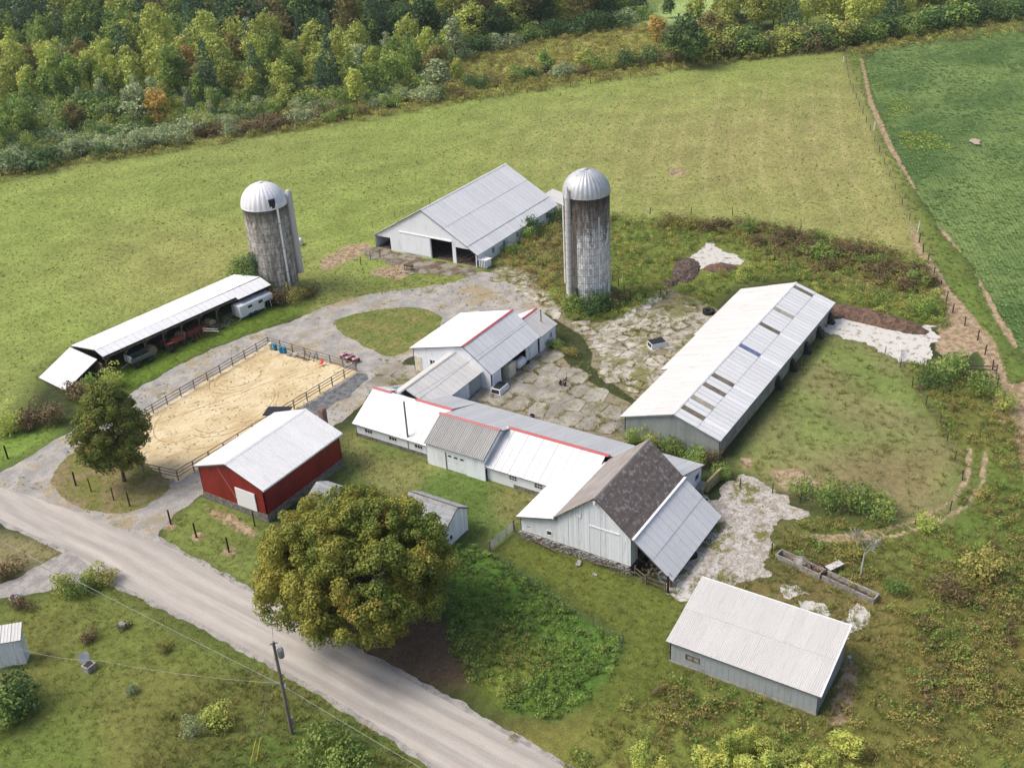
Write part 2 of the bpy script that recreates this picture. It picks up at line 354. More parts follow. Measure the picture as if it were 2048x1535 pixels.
Z_MUD = PG([(640, 520), (700, 488), (745, 485), (760, 500), (820, 515), (960, 540), (950, 555), (880, 548), (800, 535), (700, 545), (650, 545)])
P_SPARSE = PG([(480, 615), (560, 590), (640, 575), (700, 560), (960, 540), (990, 600), (900, 640), (700, 720), (560, 700)])
DIRT = [  # bare soil strips and patches (pixel outline on the ground)
 PG([(1830, 500), (1852, 505), (1880, 545), (1905, 585), (1930, 610), (1960, 650), (1990, 680), (2010, 740), (2035, 830), (2000, 850), (1985, 800), (1965, 720), (1935, 660), (1890, 610), (1865, 560)]),
 PG([(1880, 640), (1900, 610), (1950, 640), (1965, 700), (1900, 720), (1870, 700)]),
 PG([(1815, 440), (1838, 470), (1850, 520), (1838, 520), (1822, 470)]),
 PG([(1718, 115), (1726, 118), (1745, 200), (1785, 290), (1850, 395), (1840, 395), (1778, 300), (1738, 210)]),
 PG([(1870, 430), (1890, 445), (1935, 500), (1925, 508), (1885, 470)]),
 PG([(1950, 545), (1975, 570), (2040, 690), (2030, 700), (1990, 640)]),
 PG([(635, 525), (690, 490), (740, 485), (745, 500), (700, 520), (650, 545)]),
 PG([(740, 540), (800, 528), (825, 545), (800, 560), (745, 550)]),
 PG([(2020, 770), (2060, 760), (2080, 900), (2060, 1000), (2030, 880)]),
 PG([(1480, 915), (1500, 912), (1508, 930), (1488, 940)]),
 PG([(1700, 1310), (1720, 1330), (1700, 1440), (1650, 1460), (1660, 1400)]),
 PG([(1540, 940), (1600, 935), (1640, 965), (1620, 995), (1560, 975)]),
 PG([(1330, 335), (1370, 338), (1375, 350), (1340, 350)]),
 PG([(410, 1010), (470, 1030), (520, 1070), (500, 1075), (430, 1035)]),
]
TYRE = PG([(1620, 1075), (1700, 1075), (1780, 1065), (1860, 1040), (1920, 1005), (1950, 960), (1955, 900)])
BARE = [(95, 983), (247, 1010), (182, 960), (395, 1073), (458, 1102), (340, 1052)]

def gspace(lo, hi, step, out_lo, out_hi, g):
    a = list(np.arange(lo, hi+step, step)); s = step
    while a[-1] < out_hi: s *= g; a.append(a[-1]+s)
    s = step; b = []; x = lo
    while x > out_lo: s *= g; x -= s; b.append(x)
    return np.array(b[::-1]+a)
gx = gspace(34, 175, .5, -3000, 4500, 1.022)
gy = gspace(2, 150, .5, -3000, 4500, 1.03)
XX, YY = np.meshgrid(gx, gy); P2 = np.stack([XX.ravel(), YY.ravel()], 1); NP = len(P2)
col = np.tile(cpal('7d8a4c'), (NP, 1))
def paint(z, h, w=2., k=.75, amt=1.):
    global col
    f = soft(P2, z, w)[:, None]*amt; col = col*(1-f)+cpal(h, k)*f
def blot(seed, sc):     # smooth random field sampled through sines (cheap, irregular)
    r = np.random.default_rng(seed); v = 0
    for i in range(14):
        a = r.uniform(0, 6.28); fr = sc*r.uniform(.5, 2.2); v = v+np.sin((P2[:, 0]*math.cos(a)+P2[:, 1]*math.sin(a))*fr+r.uniform(0, 6.28))
    return np.clip(v/6+.5, 0, 1)[:, None]
for z, h, w_, k in ((Z_FOREST, '4a5233', 6, .6), (Z_BELT, '7f8148', 3, .7), (Z_CLEAR, 'a2a05c', 5, .75), (Z_MEADOW, '9db26c', 5, .8), (Z_PAST, '88934f', 2.5, .74),
  (Z_TRACK, '6f8240', 2, .68), (Z_WEED1, '857d4b', 1, .7), (Z_WEED2, '76803f', 1.5, .7), (Z_WEED2B, '7a6e48', 2, .7), (Z_WEEDR, '74783f', 2, .7), (Z_BROWNR, '79713f', 4, .7), (Z_SE_DRY, '8a8546', 3, .75),
  (Z_SAPR, '80754a', 1.5, .7), (Z_PADD, '7c8a4c', 1.5, .75), (Z_PADD_BR, '8d8159', 3, .75), (Z_LANE, '6c7636', 1, .7), (Z_GARDEN, '5d7f35', .8, .7), (Z_GARDEN_Y, '7f8a3a', 3, .7),
  (Z_LAWN_MID, '848550', 2, .72), (Z_LAWN_SW, '6f7f3c', 2, .7), (Z_SWWEED, '5e7236', 2, .7), (Z_LAWN_TRI, '778344', 1, .72), (Z_LAWN_NW, '7b9443', 2, .75),
  (Z_SHEDFRONT, '67802f', 1, .7), (Z_NORTHLAWN, '7f8748', 2, .72), (Z_DRYSW, '87805a', 1, .75), (Z_LEAFLIT, '766350', 1.2, .7)):
    paint(z, h, w_, k)
pa = soft(P2, Z_PAST, 3)[:, None]
f = pa*blot(3, .055)*.6; col = col*(1-f)+cpal('86994a', .76)*f
f = pa*np.clip(blot(5, .035)*1.6-.7, 0, 1)*.8; col = col*(1-f)+cpal('99905c', .76)*f
dry = np.array([G(1560, 290)[:2]]); dd = np.hypot(*(P2-dry[0]).T)[:, None]
f = pa*np.clip(1.25-dd/62, 0, 1)*.7; col = col*(1-f)+cpal('99905f', .78)*f
md = RDM = np.array(G(1600, 420)[:2])-np.array(G(1560, 200)[:2]); md = md/np.hypot(*md); ph = (P2@np.array([-md[1], md[0]]))+np.sin(P2@md*.05)*1.5
f = pa*np.clip(1.2-dd/75, 0, 1)*np.clip(np.sin(ph*2*np.pi/5.5)[:, None]*1.5-.6, 0, 1)*.3; col = col*(1-f)+cpal('b5a878', .8)*f
f = pa*np.clip(np.sin((P2@np.array([.35, .94]))*2*np.pi/9+np.sin(P2[:, 0]*.04)*2)[:, None], 0, 1)*.16; col = col*(1-f)+cpal('9ba45c', .8)*f
f = soft(P2, Z_WEEDR, 3)[:, None]*blot(11, .2)*.65; col = col*(1-f)+cpal('5f7a36', .7)*f
f = soft(P2, Z_PADD, 2)[:, None]*blot(17, .28)*.7; col = col*(1-f)+cpal('88805a', .75)*f
f = soft(P2, Z_LAWN_MID, 2)[:, None]*blot(19, .3)*.8; col = col*(1-f)+cpal('5f7d38', .7)*f
f = soft(P2, Z_LAWN_SW, 2)[:, None]*blot(23, .22)*.6; col = col*(1-f)+cpal('7f7a45', .7)*f
dirt = np.zeros(NP)
for z in DIRT: dirt = np.maximum(dirt, soft(P2, z, 1.0))
for q, o in ((TYRE, -.8), (TYRE, .8)):
    d = segd(P2, [(a, b+o) for a, b in q], False); dirt = np.maximum(dirt, np.clip(1.0-d/.65, 0, .66))
for b in BARE:
    c = G(*b)[:2]; dirt = np.maximum(dirt, np.clip(1.1-np.hypot(*(P2-c).T)/1.3, 0, .75))
Z_CONC = [PG([(1000, 530), (1050, 542), (1078, 572), (1108, 600), (1140, 640), (1200, 645), (1245, 630), (1290, 596), (1335, 575), (1400, 600), (1440, 620), (1400, 700), (1340, 760), (1270, 800), (1204, 750), (1180, 730), (1186, 708), (1165, 672), (1110, 638), (1050, 598), (1020, 575), (950, 560)]),
          PG([(930, 800), (975, 745), (1085, 690), (1120, 705), (1150, 745), (1200, 775), (1262, 806), (1255, 885), (1240, 895)]),
          PG([(770, 720), (812, 728), (870, 740), (800, 790), (750, 800), (758, 770)])]
conc = np.zeros(NP)
for z in Z_CONC: conc = np.maximum(conc, soft(P2, z, .6))
grav = soft(P2, PG([(960, 540), (1010, 570), (1060, 600), (1100, 640), (1040, 640), (900, 640), (860, 600)]), 1.5)*.9
lit = soft(P2, Z_LEAFLIT, 1.2)
me = bpy.data.meshes.new('ground')
nx, ny = len(gx), len(gy)
V = np.zeros((NP, 3), np.float32); V[:, :2] = P2
me.vertices.add(NP); me.vertices.foreach_set('co', V.ravel())
ii = (np.arange(ny-1)[:, None]*nx+np.arange(nx-1)[None, :]).ravel()
Q = np.stack([ii, ii+1, ii+nx+1, ii+nx], 1).astype(np.int32); nq = len(Q)
me.loops.add(4*nq); me.loops.foreach_set('vertex_index', Q.ravel())
me.polygons.add(nq); me.polygons.foreach_set('loop_start', np.arange(0, 4*nq, 4, dtype=np.int32)); me.update()
a = me.color_attributes.new('tint', 'FLOAT_COLOR', 'POINT'); a.data.foreach_set('color', np.concatenate([col, np.ones((NP, 1))], 1).astype(np.float32).ravel())
a = me.color_attributes.new('mask', 'FLOAT_COLOR', 'POINT'); a.data.foreach_set('color', np.stack([dirt, conc, grav, lit], 1).astype(np.float32).ravel())

k = NT('meadow_ground')
tint = k.attr('tint', 0); at = k.n('ShaderNodeAttribute'); at.attribute_name = 'mask'
sep = k.n('ShaderNodeSeparateColor'); k.t.links.new(at.outputs[0], sep.inputs[0])
n1 = k.noise(.11, 6, .7); n2 = k.noise(1.1, 5, .7); n3 = k.noise(5., 3, .7)
g = k.mul(tint, k.ramp(n1, .3, .7, .82, 1.16)); g = k.mul(g, k.ramp(n2, .3, .7, .78, 1.2)); g = k.mul(g, k.ramp(n3, .3, .7, .78, 1.2))
g = k.mix(k.ramp(k.noise(.35, 6, .75), .55, .72, 0, .5), g, lin('8a7a50', .62))
g = k.mix(k.ramp(k.noise(.6, 5, .75), .58, .75, 0, .35), g, lin('55702c', .6))
soil = k.mix(k.ramp(n2, .4, .6), lin('bda88a', .86), lin('9d8668', .76)); soil = k.mul(soil, k.ramp(n3, .3, .7, .75, 1.2))
def edge(m, amp=.55): return k.ramp(k.math('ADD', m, k.math('MULTIPLY', k.math('SUBTRACT', k.noise(.9, 6, .75), .5), amp*2)), .42, .62)
g = k.mix(edge(sep.outputs[0]), g, soil)
joint = k.mix(k.ramp(k.noise(.7, 6, .75), .46, .6), lin('a59a80', .72), lin('7d7d4a', .68)); joint = k.mul(joint, k.ramp(n3, .3, .7, .7, 1.25))
g = k.mix(edge(sep.outputs[1], .3), g, joint)
gr = k.mul(k.mix(k.ramp(k.noise(.5, 5, .7), .4, .65), lin('b3ada2', .72), lin('948a72', .68)), k.ramp(n3, .3, .7, .8, 1.18))
g = k.mix(edge(sep.outputs[2]), g, gr)
k.finish(g, .95, bump=k.math('ADD', k.noise(1.3, 6, .8), k.noise(.3, 3)), bd=.1, spec=.1)
M['ground'] = k.m
gnd = ob('ground', me, M['ground']); tag(gnd, 'flat farm ground of pasture, lawns and weedy plots', kind='structure')

# ------------------------------------------------------------------ sheets on the ground
def jag(poly, step=.6, amp=.22, seed=0):
    out = []; n = len(poly)
    for i in range(n):
        a = np.array(poly[i]); b = np.array(poly[(i+1) % n]); L = np.hypot(*(b-a)); m = max(1, int(L/step))
        nrm = np.array([-(b-a)[1], (b-a)[0]])/(L+1e-9)
        for j in range(m):
            p = a+(b-a)*j/m; v = mnoise.noise(Vector((p[0]*.5, p[1]*.5, seed)))*amp*2+mnoise.noise(Vector((p[0]*1.7, p[1]*1.7, seed+9)))*amp
            out.append(tuple(p+nrm*v))
    return out
def smooth(poly, it=2):
    for _ in range(it):
        o = []
        for i in range(len(poly)):
            a = np.array(poly[i]); b = np.array(poly[(i+1) % len(poly)]); o += [tuple(a*.75+b*.25), tuple(a*.25+b*.75)]
        poly = o
    return poly
def sheet(name, poly, z, mat, label, amp=.2, seed=0, it=1, step=.6):
    pts = jag(smooth(poly, it), step, amp, seed)
    tri = tessellate_polygon([[Vector((x, y, 0)) for x, y in pts]])
    me = mesh(name, [(x, y, z) for x, y in pts], tri)
    import bmesh
    bm = bmesh.new(); bm.from_mesh(me); bmesh.ops.recalc_face_normals(bm, faces=bm.faces)
    for f in bm.faces:
        if f.normal.z < 0: f.normal_flip()
    bm.to_mesh(me); bm.free()
    return tag(ob(name, me, mat), label, kind='structure')

rd = G(900, 1480)-G(0, 1000); RDA = math.atan2(rd[1], rd[0])
k = NT('limestone_road'); st = k.noise(.8, 5, .65, st=(.03, 1.1, 1), rot=-RDA)
c = k.mix(k.ramp(st, .3, .7), lin('b5afa7', .8), lin('c9c1b6', .84))
c = k.mix(k.ramp(k.noise(.35, 5, .7), .5, .75, 0, .6), c, lin('bdb2a4', .78))
c = k.mul(c, k.ramp(k.noise(7, 3, .7), .3, .7, .93, 1.06)); c = k.mul(c, k.ramp(k.noise(1.4, 4, .7, st=(.3, 1, 1), rot=-RDA), .3, .7, .95, 1.04))
mp_ = k.n('ShaderNodeMapping'); k.set(mp_.inputs[0], k.pos); mp_.inputs['Rotation'].default_value = (0, 0, -RDA); sy_ = k.n('ShaderNodeSeparateXYZ'); k.t.links.new(mp_.outputs[0], sy_.inputs[0])
wv = k.math('SINE', k.math('MULTIPLY', k.math('ADD', sy_.outputs[1], k.math('MULTIPLY', k.noise(.03, 2), 5.)), 3.4)); c = k.mul(c, k.ramp(wv, -1, 1, .9, 1.07))
M['road'] = k.finish(c, .95, bump=k.noise(9, 3), bd=.02, spec=.1)
k = NT('drive_gravel')
c = k.mix(k.ramp(k.noise(.45, 5, .7), .38, .62), lin('a3a19d', .78), lin('beb8ae', .8))
c = k.mix(k.ramp(k.noise(.16, 7, .78), .50, .60, 0, .8), c, lin('b09e78', .78))
c = k.mix(k.ramp(k.noise(.3, 7, .8), .56, .64, 0, .75), c, lin('85844c', .75))
c = k.mul(c, k.ramp(k.noise(6, 4, .75), .3, .7, .78, 1.2))
M['gravel'] = k.finish(c, .95, bump=k.noise(8, 3), bd=.03, spec=.1)
k = NT('arena_sand')
trk = k.noise(1.0, 5, .7, st=(.35, 1.6, 1), rot=.35)
c = k.mix(k.ramp(k.noise(.25, 4, .6), .35, .65), lin('dcc496', .85), lin('eedcb4', .88))
c = k.mix(k.ramp(trk, .52, .68, 0, .55), c, lin('a88a60', .74))
sp = k.math('ADD', k.vor(1.5, vec=None).outputs['Distance'], k.math('MULTIPLY', k.noise(.3, 4, .7), .0))
c = k.mix(k.math('MULTIPLY', k.ramp(sp, .08, .30, .75, 0), k.ramp(k.noise(.22, 5, .7), .44, .58)), c, lin('927650', .7))
M['sand'] = k.finish(c, .97, bump=k.math('ADD', k.noise(2.2, 5, .75, st=(.5, 1.5, 1), rot=.35), k.math('MULTIPLY', k.ramp(sp, .05, .3), .7)), bd=.22, spec=.1)
M['track_sand'] = simple('harrowed_sand_rings', lin('b49a6c', .8), lin('dcc496', .85), .8, (.45, .65), fine=.25)
k = NT('broken_concrete')
c = k.mix(k.ramp(k.noise(.8, 5, .7), .4, .6), lin('cfcbc4', .82), lin('b4aa9c', .76))
c = k.mix(k.ramp(k.noise(2.6, 6, .8), .5, .6, 0, .8), c, lin('94826f', .72))
c = k.mix(k.ramp(k.noise(.22, 7, .82), .535, .57), c, lin('7f7f48', .78))
c = k.mul(c, k.ramp(k.noise(6, 3, .7), .3, .7, .8, 1.18))
M['apron'] = k.finish(c, .95, bump=k.noise(3, 5, .8), bd=.06, spec=.1)
k = NT('cracked_concrete')
c = k.mix(k.ramp(k.noise(.35, 5, .65), .35, .65), lin('b7b2a6', .8), lin('9b9588', .74))
c = k.mix(k.ramp(k.noise(.9, 7, .8), .5, .62, 0, .75), c, lin('978c68', .74)); c = k.mix(k.ramp(k.noise(.16, 7, .82), .53, .58, 0, .8), c, lin('87854e', .74))
c = k.mul(c, k.math('ADD', k.math('MULTIPLY', k.rnd(), .25), .88)); c = k.mul(c, k.ramp(k.noise(7, 3, .7), .3, .7, .85, 1.13))
M['slab'] = k.finish(c, .93, bump=k.noise(4, 4, .8), bd=.02, spec=.12)
k = NT('bright_broken_concrete')
c = k.mix(k.ramp(k.noise(.5, 5, .65), .35, .65), lin('c8c2b4', .84), lin('aaa292', .76))
c = k.mix(k.ramp(k.noise(1.0, 7, .8), .5, .6, 0, .8), c, lin('958a66', .72)); c = k.mix(k.ramp(k.noise(.13, 7, .82), .5, .56, 0, .85), c, lin('85834c', .72))
c = k.mul(c, k.math('ADD', k.math('MULTIPLY', k.rnd(), .3), .86)); c = k.mul(c, k.ramp(k.noise(7, 3, .7), .3, .7, .85, 1.13))
M['slab2'] = k.finish(c, .93, bump=k.noise(4, 4, .8), bd=.02, spec=.12)

road_poly = PG([(-500, 830), (-60, 950), (0, 968), (60, 990), (150, 1022), (240, 1050), (317, 1084), (366, 1108), (467, 1167), (544, 1206), (627, 1258), (700, 1296), (800, 1350), (900, 1405), (1010, 1468), (1130, 1535), (1500, 1760), (1200, 1760),
                (893, 1545), (800, 1480), (700, 1416), (593, 1352), (523, 1314), (411, 1251), (300, 1196), (206, 1153), (143, 1103), (60, 1065), (0, 1038), (-60, 1015), (-500, 880)])
sheet('road', road_poly, .016, M['road'], 'pale limestone country road crossing the lower left', .08, 1, 0)
k = NT('road_shoulder_gravel'); c = k.mul(k.mix(k.ramp(k.noise(.8, 5, .7), .4, .6), lin('9d9894', .8), lin('b9b3aa', .8)), k.ramp(k.noise(7, 3, .7), .3, .7, .8, 1.15))
M['shoulder'] = k.finish(c, .95, bump=k.noise(9, 3), bd=.02)
rc = [np.array(p) for p in road_poly]
def offs(poly, d):
    o = []
    n = len(poly); cx = np.mean(poly, 0)
    for i in range(n):
        a, b, c_ = np.array(poly[i-1]), np.array(poly[i]), np.array(poly[(i+1) % n]); t = (c_-a)/np.hypot(*(c_-a)); nr = np.array([t[1], -t[0]])
        o.append(b+nr*d)
    A = lambda q: sum(q[i][0]*q[(i+1) % n][1]-q[(i+1) % n][0]*q[i][1] for i in range(n))
    return [tuple(p) for p in (o if (abs(A(o)) > abs(A(poly))) == (d > 0) else offs(poly, -d) if d > 0 else o)]
sheet('road_shoulder', offs(road_poly, .55), .008, M['shoulder'], 'grey gravel shoulder along the pale road', .16, 4, 0, .3)
drive_poly = PG([(-40, 962), (30, 930), (80, 900), (110, 880), (200, 825), (263, 784), (339, 741), (402, 708), (464, 683), (517, 663), (605, 634), (664, 605), (752, 584), (840, 576), (927, 560), (957, 542), (985, 545), (1020, 562), (1060, 590), (1100, 625), (1060, 640), (1000, 640), (940, 640), (880, 668), (870, 690), (822, 712), (775, 748), (735, 792), (692, 838), (655, 860), (600, 890), (480, 960), (405, 988), (350, 1028), (322, 1062), (318, 1090), (230, 1052), (100, 1005), (0, 975)])
sheet('driveway', drive_poly, .022, M['gravel'], 'grey gravel drive looping round the riding arena', .25, 2, 1)
M['lawn'] = M['ground']
k = NT('mown_lawn'); c = k.mix(k.ramp(k.noise(.4, 6, .75), .4, .62), lin('778643', .8), lin('969058', .82)); c = k.mul(c, k.ramp(k.noise(1.4, 5, .75), .3, .7, .75, 1.2)); c = k.mul(c, k.ramp(k.noise(6, 3, .7), .3, .7, .75, 1.2))
M['lawn'] = k.finish(c, .95, bump=k.noise(4, 5, .8), bd=.12, spec=.1)
ISL = PG([(664, 643), (690, 634), (722, 625), (765, 618), (810, 615), (850, 617), (872, 624), (884, 640), (872, 662), (840, 685), (810, 703), (778, 716), (755, 705), (737, 696), (715, 684), (693, 672), (672, 658)])
sheet('lawn', ISL, .034, M['lawn'], 'oval grass island inside the gravel drive', .25, 3, 1)
TRI = PG([(99, 955), (144, 905), (200, 880), (260, 905), (300, 935), (352, 965), (300, 1010), (244, 1030), (174, 1019), (132, 998), (104, 975)])
k = NT('dry_lawn'); c = k.mix(k.ramp(k.noise(.3, 6, .75), .42, .58), lin('7e8145', .84), lin('9a8a66', .82)); c = k.mul(c, k.ramp(k.noise(1.4, 5, .75), .3, .7, .8, 1.18)); M['drylawn'] = k.finish(c, .95, bump=k.noise(4, 5, .8), bd=.12, spec=.1)
sheet('lawn', TRI, .034, M['drylawn'], 'triangle of lawn under the left maple tree', .22, 5, 1)
sheet('side_drive', PG([(215, 1160), (206, 1120), (143, 1095), (60, 1140), (0, 1170), (-200, 1230), (-200, 1300), (-60, 1215), (0, 1196), (70, 1188), (139, 1174)]), .012, M['shoulder'], 'short grey gravel drive leading off the road at left', .25, 6, 1)
ARN = [(99.3, 107.9), (98.6, 91.3), (68.2, 93.1), (66.0, 108.0)]
sheet('arena_sand', [(99.6, 108.2), (98.9, 91.0), (68.0, 92.8), (65.7, 108.3)], .030, M['sand'], 'pale sand floor of the fenced riding arena', .12, 7, 0)
def ring(cx, cy, rx, ry, w_, rot, t0=0, t1=6.283, n=60):
    o = []; 
    for s_, seq in ((1, range(n+1)), (-1, range(n, -1, -1))):
        for i in seq:
            t = t0+(t1-t0)*i/n; r_ = 1+s_*w_/rx/2; x, y = rx*r_*math.cos(t), ry*r_*math.sin(t)
            o.append((cx+x*math.cos(rot)-y*math.sin(rot), cy+x*math.sin(rot)+y*math.cos(rot)))
    return o
rm = MB()
for i, (px, py, rx, ry, t0, t1) in enumerate([(482, 752, 3.2, 2.5, .2, 5.6), (478, 755, 3.7, 2.9, 1.4, 5.2), (474, 757, 4.3, 3.3, 1.8, 4.9), (470, 815, 6.5, 4.2, 2.8, 5.9), (468, 818, 7.2, 4.7, 3.0, 5.7), (440, 800, 11, 5.6, 2.0, 4.4), (455, 830, 8.5, 5.2, 3.1, 5.3)]):
    c0 = G(px, py); q = ring(c0[0], c0[1], rx, ry, .2, .1, t0, t1); n = 61
    V_ = [(x, y, .034+i*.0012) for x, y in q]; rm.add(V_, [(j, j+1, 2*n-2-j, 2*n-1-j) for j in range(n-1)])
a0, a1 = G(310, 850), G(600, 742)
rm.add([(a0[0], a0[1], .045), (a1[0], a1[1], .045), (a1[0]+.02, a1[1]+.14, .045), (a0[0]+.02, a0[1]+.14, .045)], [(0, 1, 2, 3)])
tag(rm.build('harrow_rings', M['track_sand']), 'curved tyre and harrow rings marked in the arena sand', kind='structure')
PADM = simple('pale_concrete_pad', lin('d8d4cb', .82), lin('9a8e74', .72), 1.1, (.52, .66), .9, fine=.12); APM = simple('muddy_concrete_apron', lin('a39c8e', .75), lin('7a6c58', .62), .5, (.42, .58), .95, fine=.2)
for nm, zz, lab, sd in (('concrete_apron', [(1400, 985), (1430, 1000), (1455, 965), (1485, 950), (1530, 968), (1572, 990), (1612, 1028), (1590, 1042), (1560, 1035), (1545, 1050), (1548, 1085), (1530, 1120), (1540, 1150), (1500, 1165), (1440, 1170), (1400, 1180), (1360, 1190), (1330, 1185), (1380, 1110), (1430, 1030)], 'broken leaf-strewn concrete apron behind the big barn', 8),
                 ('concrete_pad', [(1375, 515), (1405, 492), (1425, 480), (1440, 500), (1492, 520), (1480, 532), (1430, 532), (1395, 540)], 'small pale concrete pad among weeds beside dark manure heap', 9),
                 ('concrete_pad', [(1650, 640), (1700, 638), (1760, 655), (1830, 668), (1850, 652), (1872, 652), (1868, 690), (1852, 728), (1800, 725), (1735, 688), (1655, 668)], 'long pale concrete pad behind the long grey barn', 10),
                 ('concrete_pad', [(1295, 600), (1320, 580), (1340, 578), (1330, 592), (1262, 640), (1240, 650), (1230, 640)], 'narrow pale concrete strip by the white-streaked silo', 11),
                 ('concrete_pad', [(1568, 1178), (1590, 1172), (1622, 1190), (1600, 1198), (1572, 1195)], 'small pale concrete patch just behind the low shed roof', 20),
                 ('concrete_pad', [(1600, 1205), (1620, 1198), (1650, 1212), (1648, 1232), (1600, 1218)], 'second pale concrete patch behind the low shed roof', 21),
                 ('concrete_pad', [(1690, 1215), (1725, 1208), (1742, 1225), (1710, 1262), (1695, 1280), (1690, 1245)], 'pale concrete patch at the right corner of the low shed', 22),
                 ('concrete_pad', [(1355, 1170), (1400, 1160), (1380, 1200), (1345, 1190)], 'pale concrete scrap at the left corner of the low shed', 23),
                 ('barn_apron', [(725, 500), (760, 495), (860, 520), (950, 535), (955, 550), (900, 552), (850, 548), (790, 530), (735, 515)], 'grey concrete apron before the white cattle barn doors', 12)):
    sheet(nm, PG(zz), .02+.004*(sd % 7), M['apron'] if nm == 'concrete_apron' else (PADM if nm == 'concrete_pad' else APM), lab, .5, sd, 0, .3)

EDG = []
sheet('gravel_strip', PG([(575, 832), (640, 795), (700, 755), (722, 744), (742, 752), (700, 790), (640, 826), (596, 850)]), .036, simple('dark_stone_gravel', lin('8e9090', .7), lin('74767a', .6), 1.5, (.4, .6), .95, fine=.25), 'strip of darker crushed stone beside the arena fence', .3, 44, 1, .4)
sheet('field_path', PG([(1380, 44), (1420, 27), (1500, 5), (1600, -12), (1602, -8), (1512, 9), (1430, 34), (1390, 49)]), .03, M['shoulder'], 'pale path crossing the far meadow', .2, 45, 1, 1.)
# cracked slabs: every slab is a piece of its yard
def slabs(name, label, poly, sx, sy, jit, gap, z, lab_seed, rot=0., keep=1., mt='slab'):
    r = np.random.default_rng(lab_seed); p = np.array(poly); x0, y0 = p.min(0)-2; x1, y1 = p.max(0)+2
    pts = []
    nx_, ny_ = int((x1-x0)/sx)+1, int((y1-y0)/sy)+1
    for i in range(nx_):
        for j in range(ny_):
            pts.append((x0+(i+.5)*sx+r.uniform(-jit, jit)*sx, y0+(j+.5+(.5 if i % 2 else 0))*sy+r.uniform(-jit, jit)*sy))
    pts = np.array(pts); ins = pip(pts, poly)
    root = tag(bpy.data.objects.new(name, None), label, kind='structure'); C.objects.link(root); c0 = p.mean(0); root.location = (c0[0], c0[1], 0)
    cnt = 0
    for i in np.where(ins)[0]:
        if r.random() > keep or cnt >= 300: continue
        c = pts[i]; cell = [np.array(c)+np.array(q) for q in ((-2*sx, -2*sy), (2*sx, -2*sy), (2*sx, 2*sy), (-2*sx, 2*sy))]
        d = np.hypot(*(pts-c).T); 
        for j in np.argsort(d)[1:13]:
            m = (pts[j]+c)/2; nn = (pts[j]-c)/d[j]; m = m-nn*gap*r.uniform(.4, 1.6); out = []
            for a_ in range(len(cell)):
                A, B = cell[a_], cell[(a_+1) % len(cell)]; da, db = (A-m)@nn, (B-m)@nn
                if da <= 0: out.append(A)
                if da*db < 0: out.append(A+(B-A)*da/(da-db))
            cell = out
            if len(cell) < 3: break
        if len(cell) < 3: continue
        EDG.append([tuple(v) for v in cell]); q = jag([tuple(v) for v in cell], .35, .09, cnt)
        if len(q) > 34: q = q[::2]
        tx, ty = r.normal(0, .006, 2); zt = z+r.uniform(0, .03)
        n = len(q); V_ = [(x-c0[0], y-c0[1], 0.0) for x, y in q]+[(x-c0[0], y-c0[1], zt+tx*(x-c[0])+ty*(y-c[1])) for x, y in q]
        ob('slab', mesh('slab', V_, [tuple(range(n, 2*n))]+[(a_, (a_+1) % n, n+(a_+1) % n, n+a_) for a_ in range(n)]), M[mt], root); cnt += 1
    return root
SY1 = PG([(930, 800), (975, 745), (1085, 690), (1112, 706), (1140, 745), (1195, 778), (1258, 812), (1250, 885), (1235, 890)])
slabs('concrete_yard', 'cracked concrete cow yard enclosed by the white sheds', SY1, 3.3, 2.6, .2, .035, .05, 31)
SY2 = PG([(1003, 532), (1050, 545), (1070, 568), (1112, 600), (1140, 640), (1200, 650), (1248, 634), (1300, 610), (1400, 612), (1430, 630), (1395, 700), (1340, 755), (1272, 790), (1215, 755), (1190, 735), (1192, 708), (1172, 672), (1115, 636), (1055, 597), (1025, 575), (990, 560)])
slabs('concrete_lane', 'lane of broken concrete slabs winding past the white silo', SY2, 2.1, 1.6, .45, .05, .05, 32, keep=.94, mt='slab2')
SY3 = PG([(770, 722), (812, 728), (868, 742), (800, 790), (752, 800), (760, 770)])
slabs('concrete_walk', 'beige concrete pad beside the low connecting shed', SY3, 4, 3.4, .15, .02, .06, 33)

# crop field
k = NT('soybean_field'); 
rows = k.n('ShaderNodeTexWave'); rows.wave_type = 'BANDS'
fa, fb = G(1760, 200), G(1900, 470); fd = math.atan2(fb[1]-fa[1], fb[0]-fa[0])
mp = k.n('ShaderNodeMapping'); k.set(mp.inputs[0], k.pos); mp.inputs['Rotation'].default_value = (0, 0, -fd+math.pi/2)
k.t.links.new(mp.outputs[0], rows.inputs['Vector']); rows.inputs['Scale'].default_value = .5; rows.inputs['Distortion'].default_value = 1.5; rows.inputs['Detail'].default_value = 3; rows.inputs['Detail Scale'].default_value = .3
n5 = k.noise(.05, 5, .65)
c = k.mix(k.ramp(n5, .35, .65), lin('5c7a42', .72), lin('869c5a', .78))
c = k.mul(c, k.ramp(rows.outputs[1], .2, .8, .95, 1.03)); c = k.mul(c, k.ramp(k.noise(.5, 5, .75, st=(.25, 1.3, 1), rot=-fd+.9), .3, .7, .84, 1.12)); c = k.mul(c, k.ramp(k.noise(1.2, 5, .75), .3, .7, .82, 1.14))
M['crop'] = k.finish(c, .9, bump=k.math('ADD', k.math('MULTIPLY', rows.outputs[1], .22), k.math('MULTIPLY', k.noise(1.5, 5, .8), 1.2)), bd=.25, spec=.15)
cp_ = PG(P_CROP); sheet('crop_field', cp_, .05, M['crop'], 'green crop field at the upper right', .3, 12, 1, 1.5)
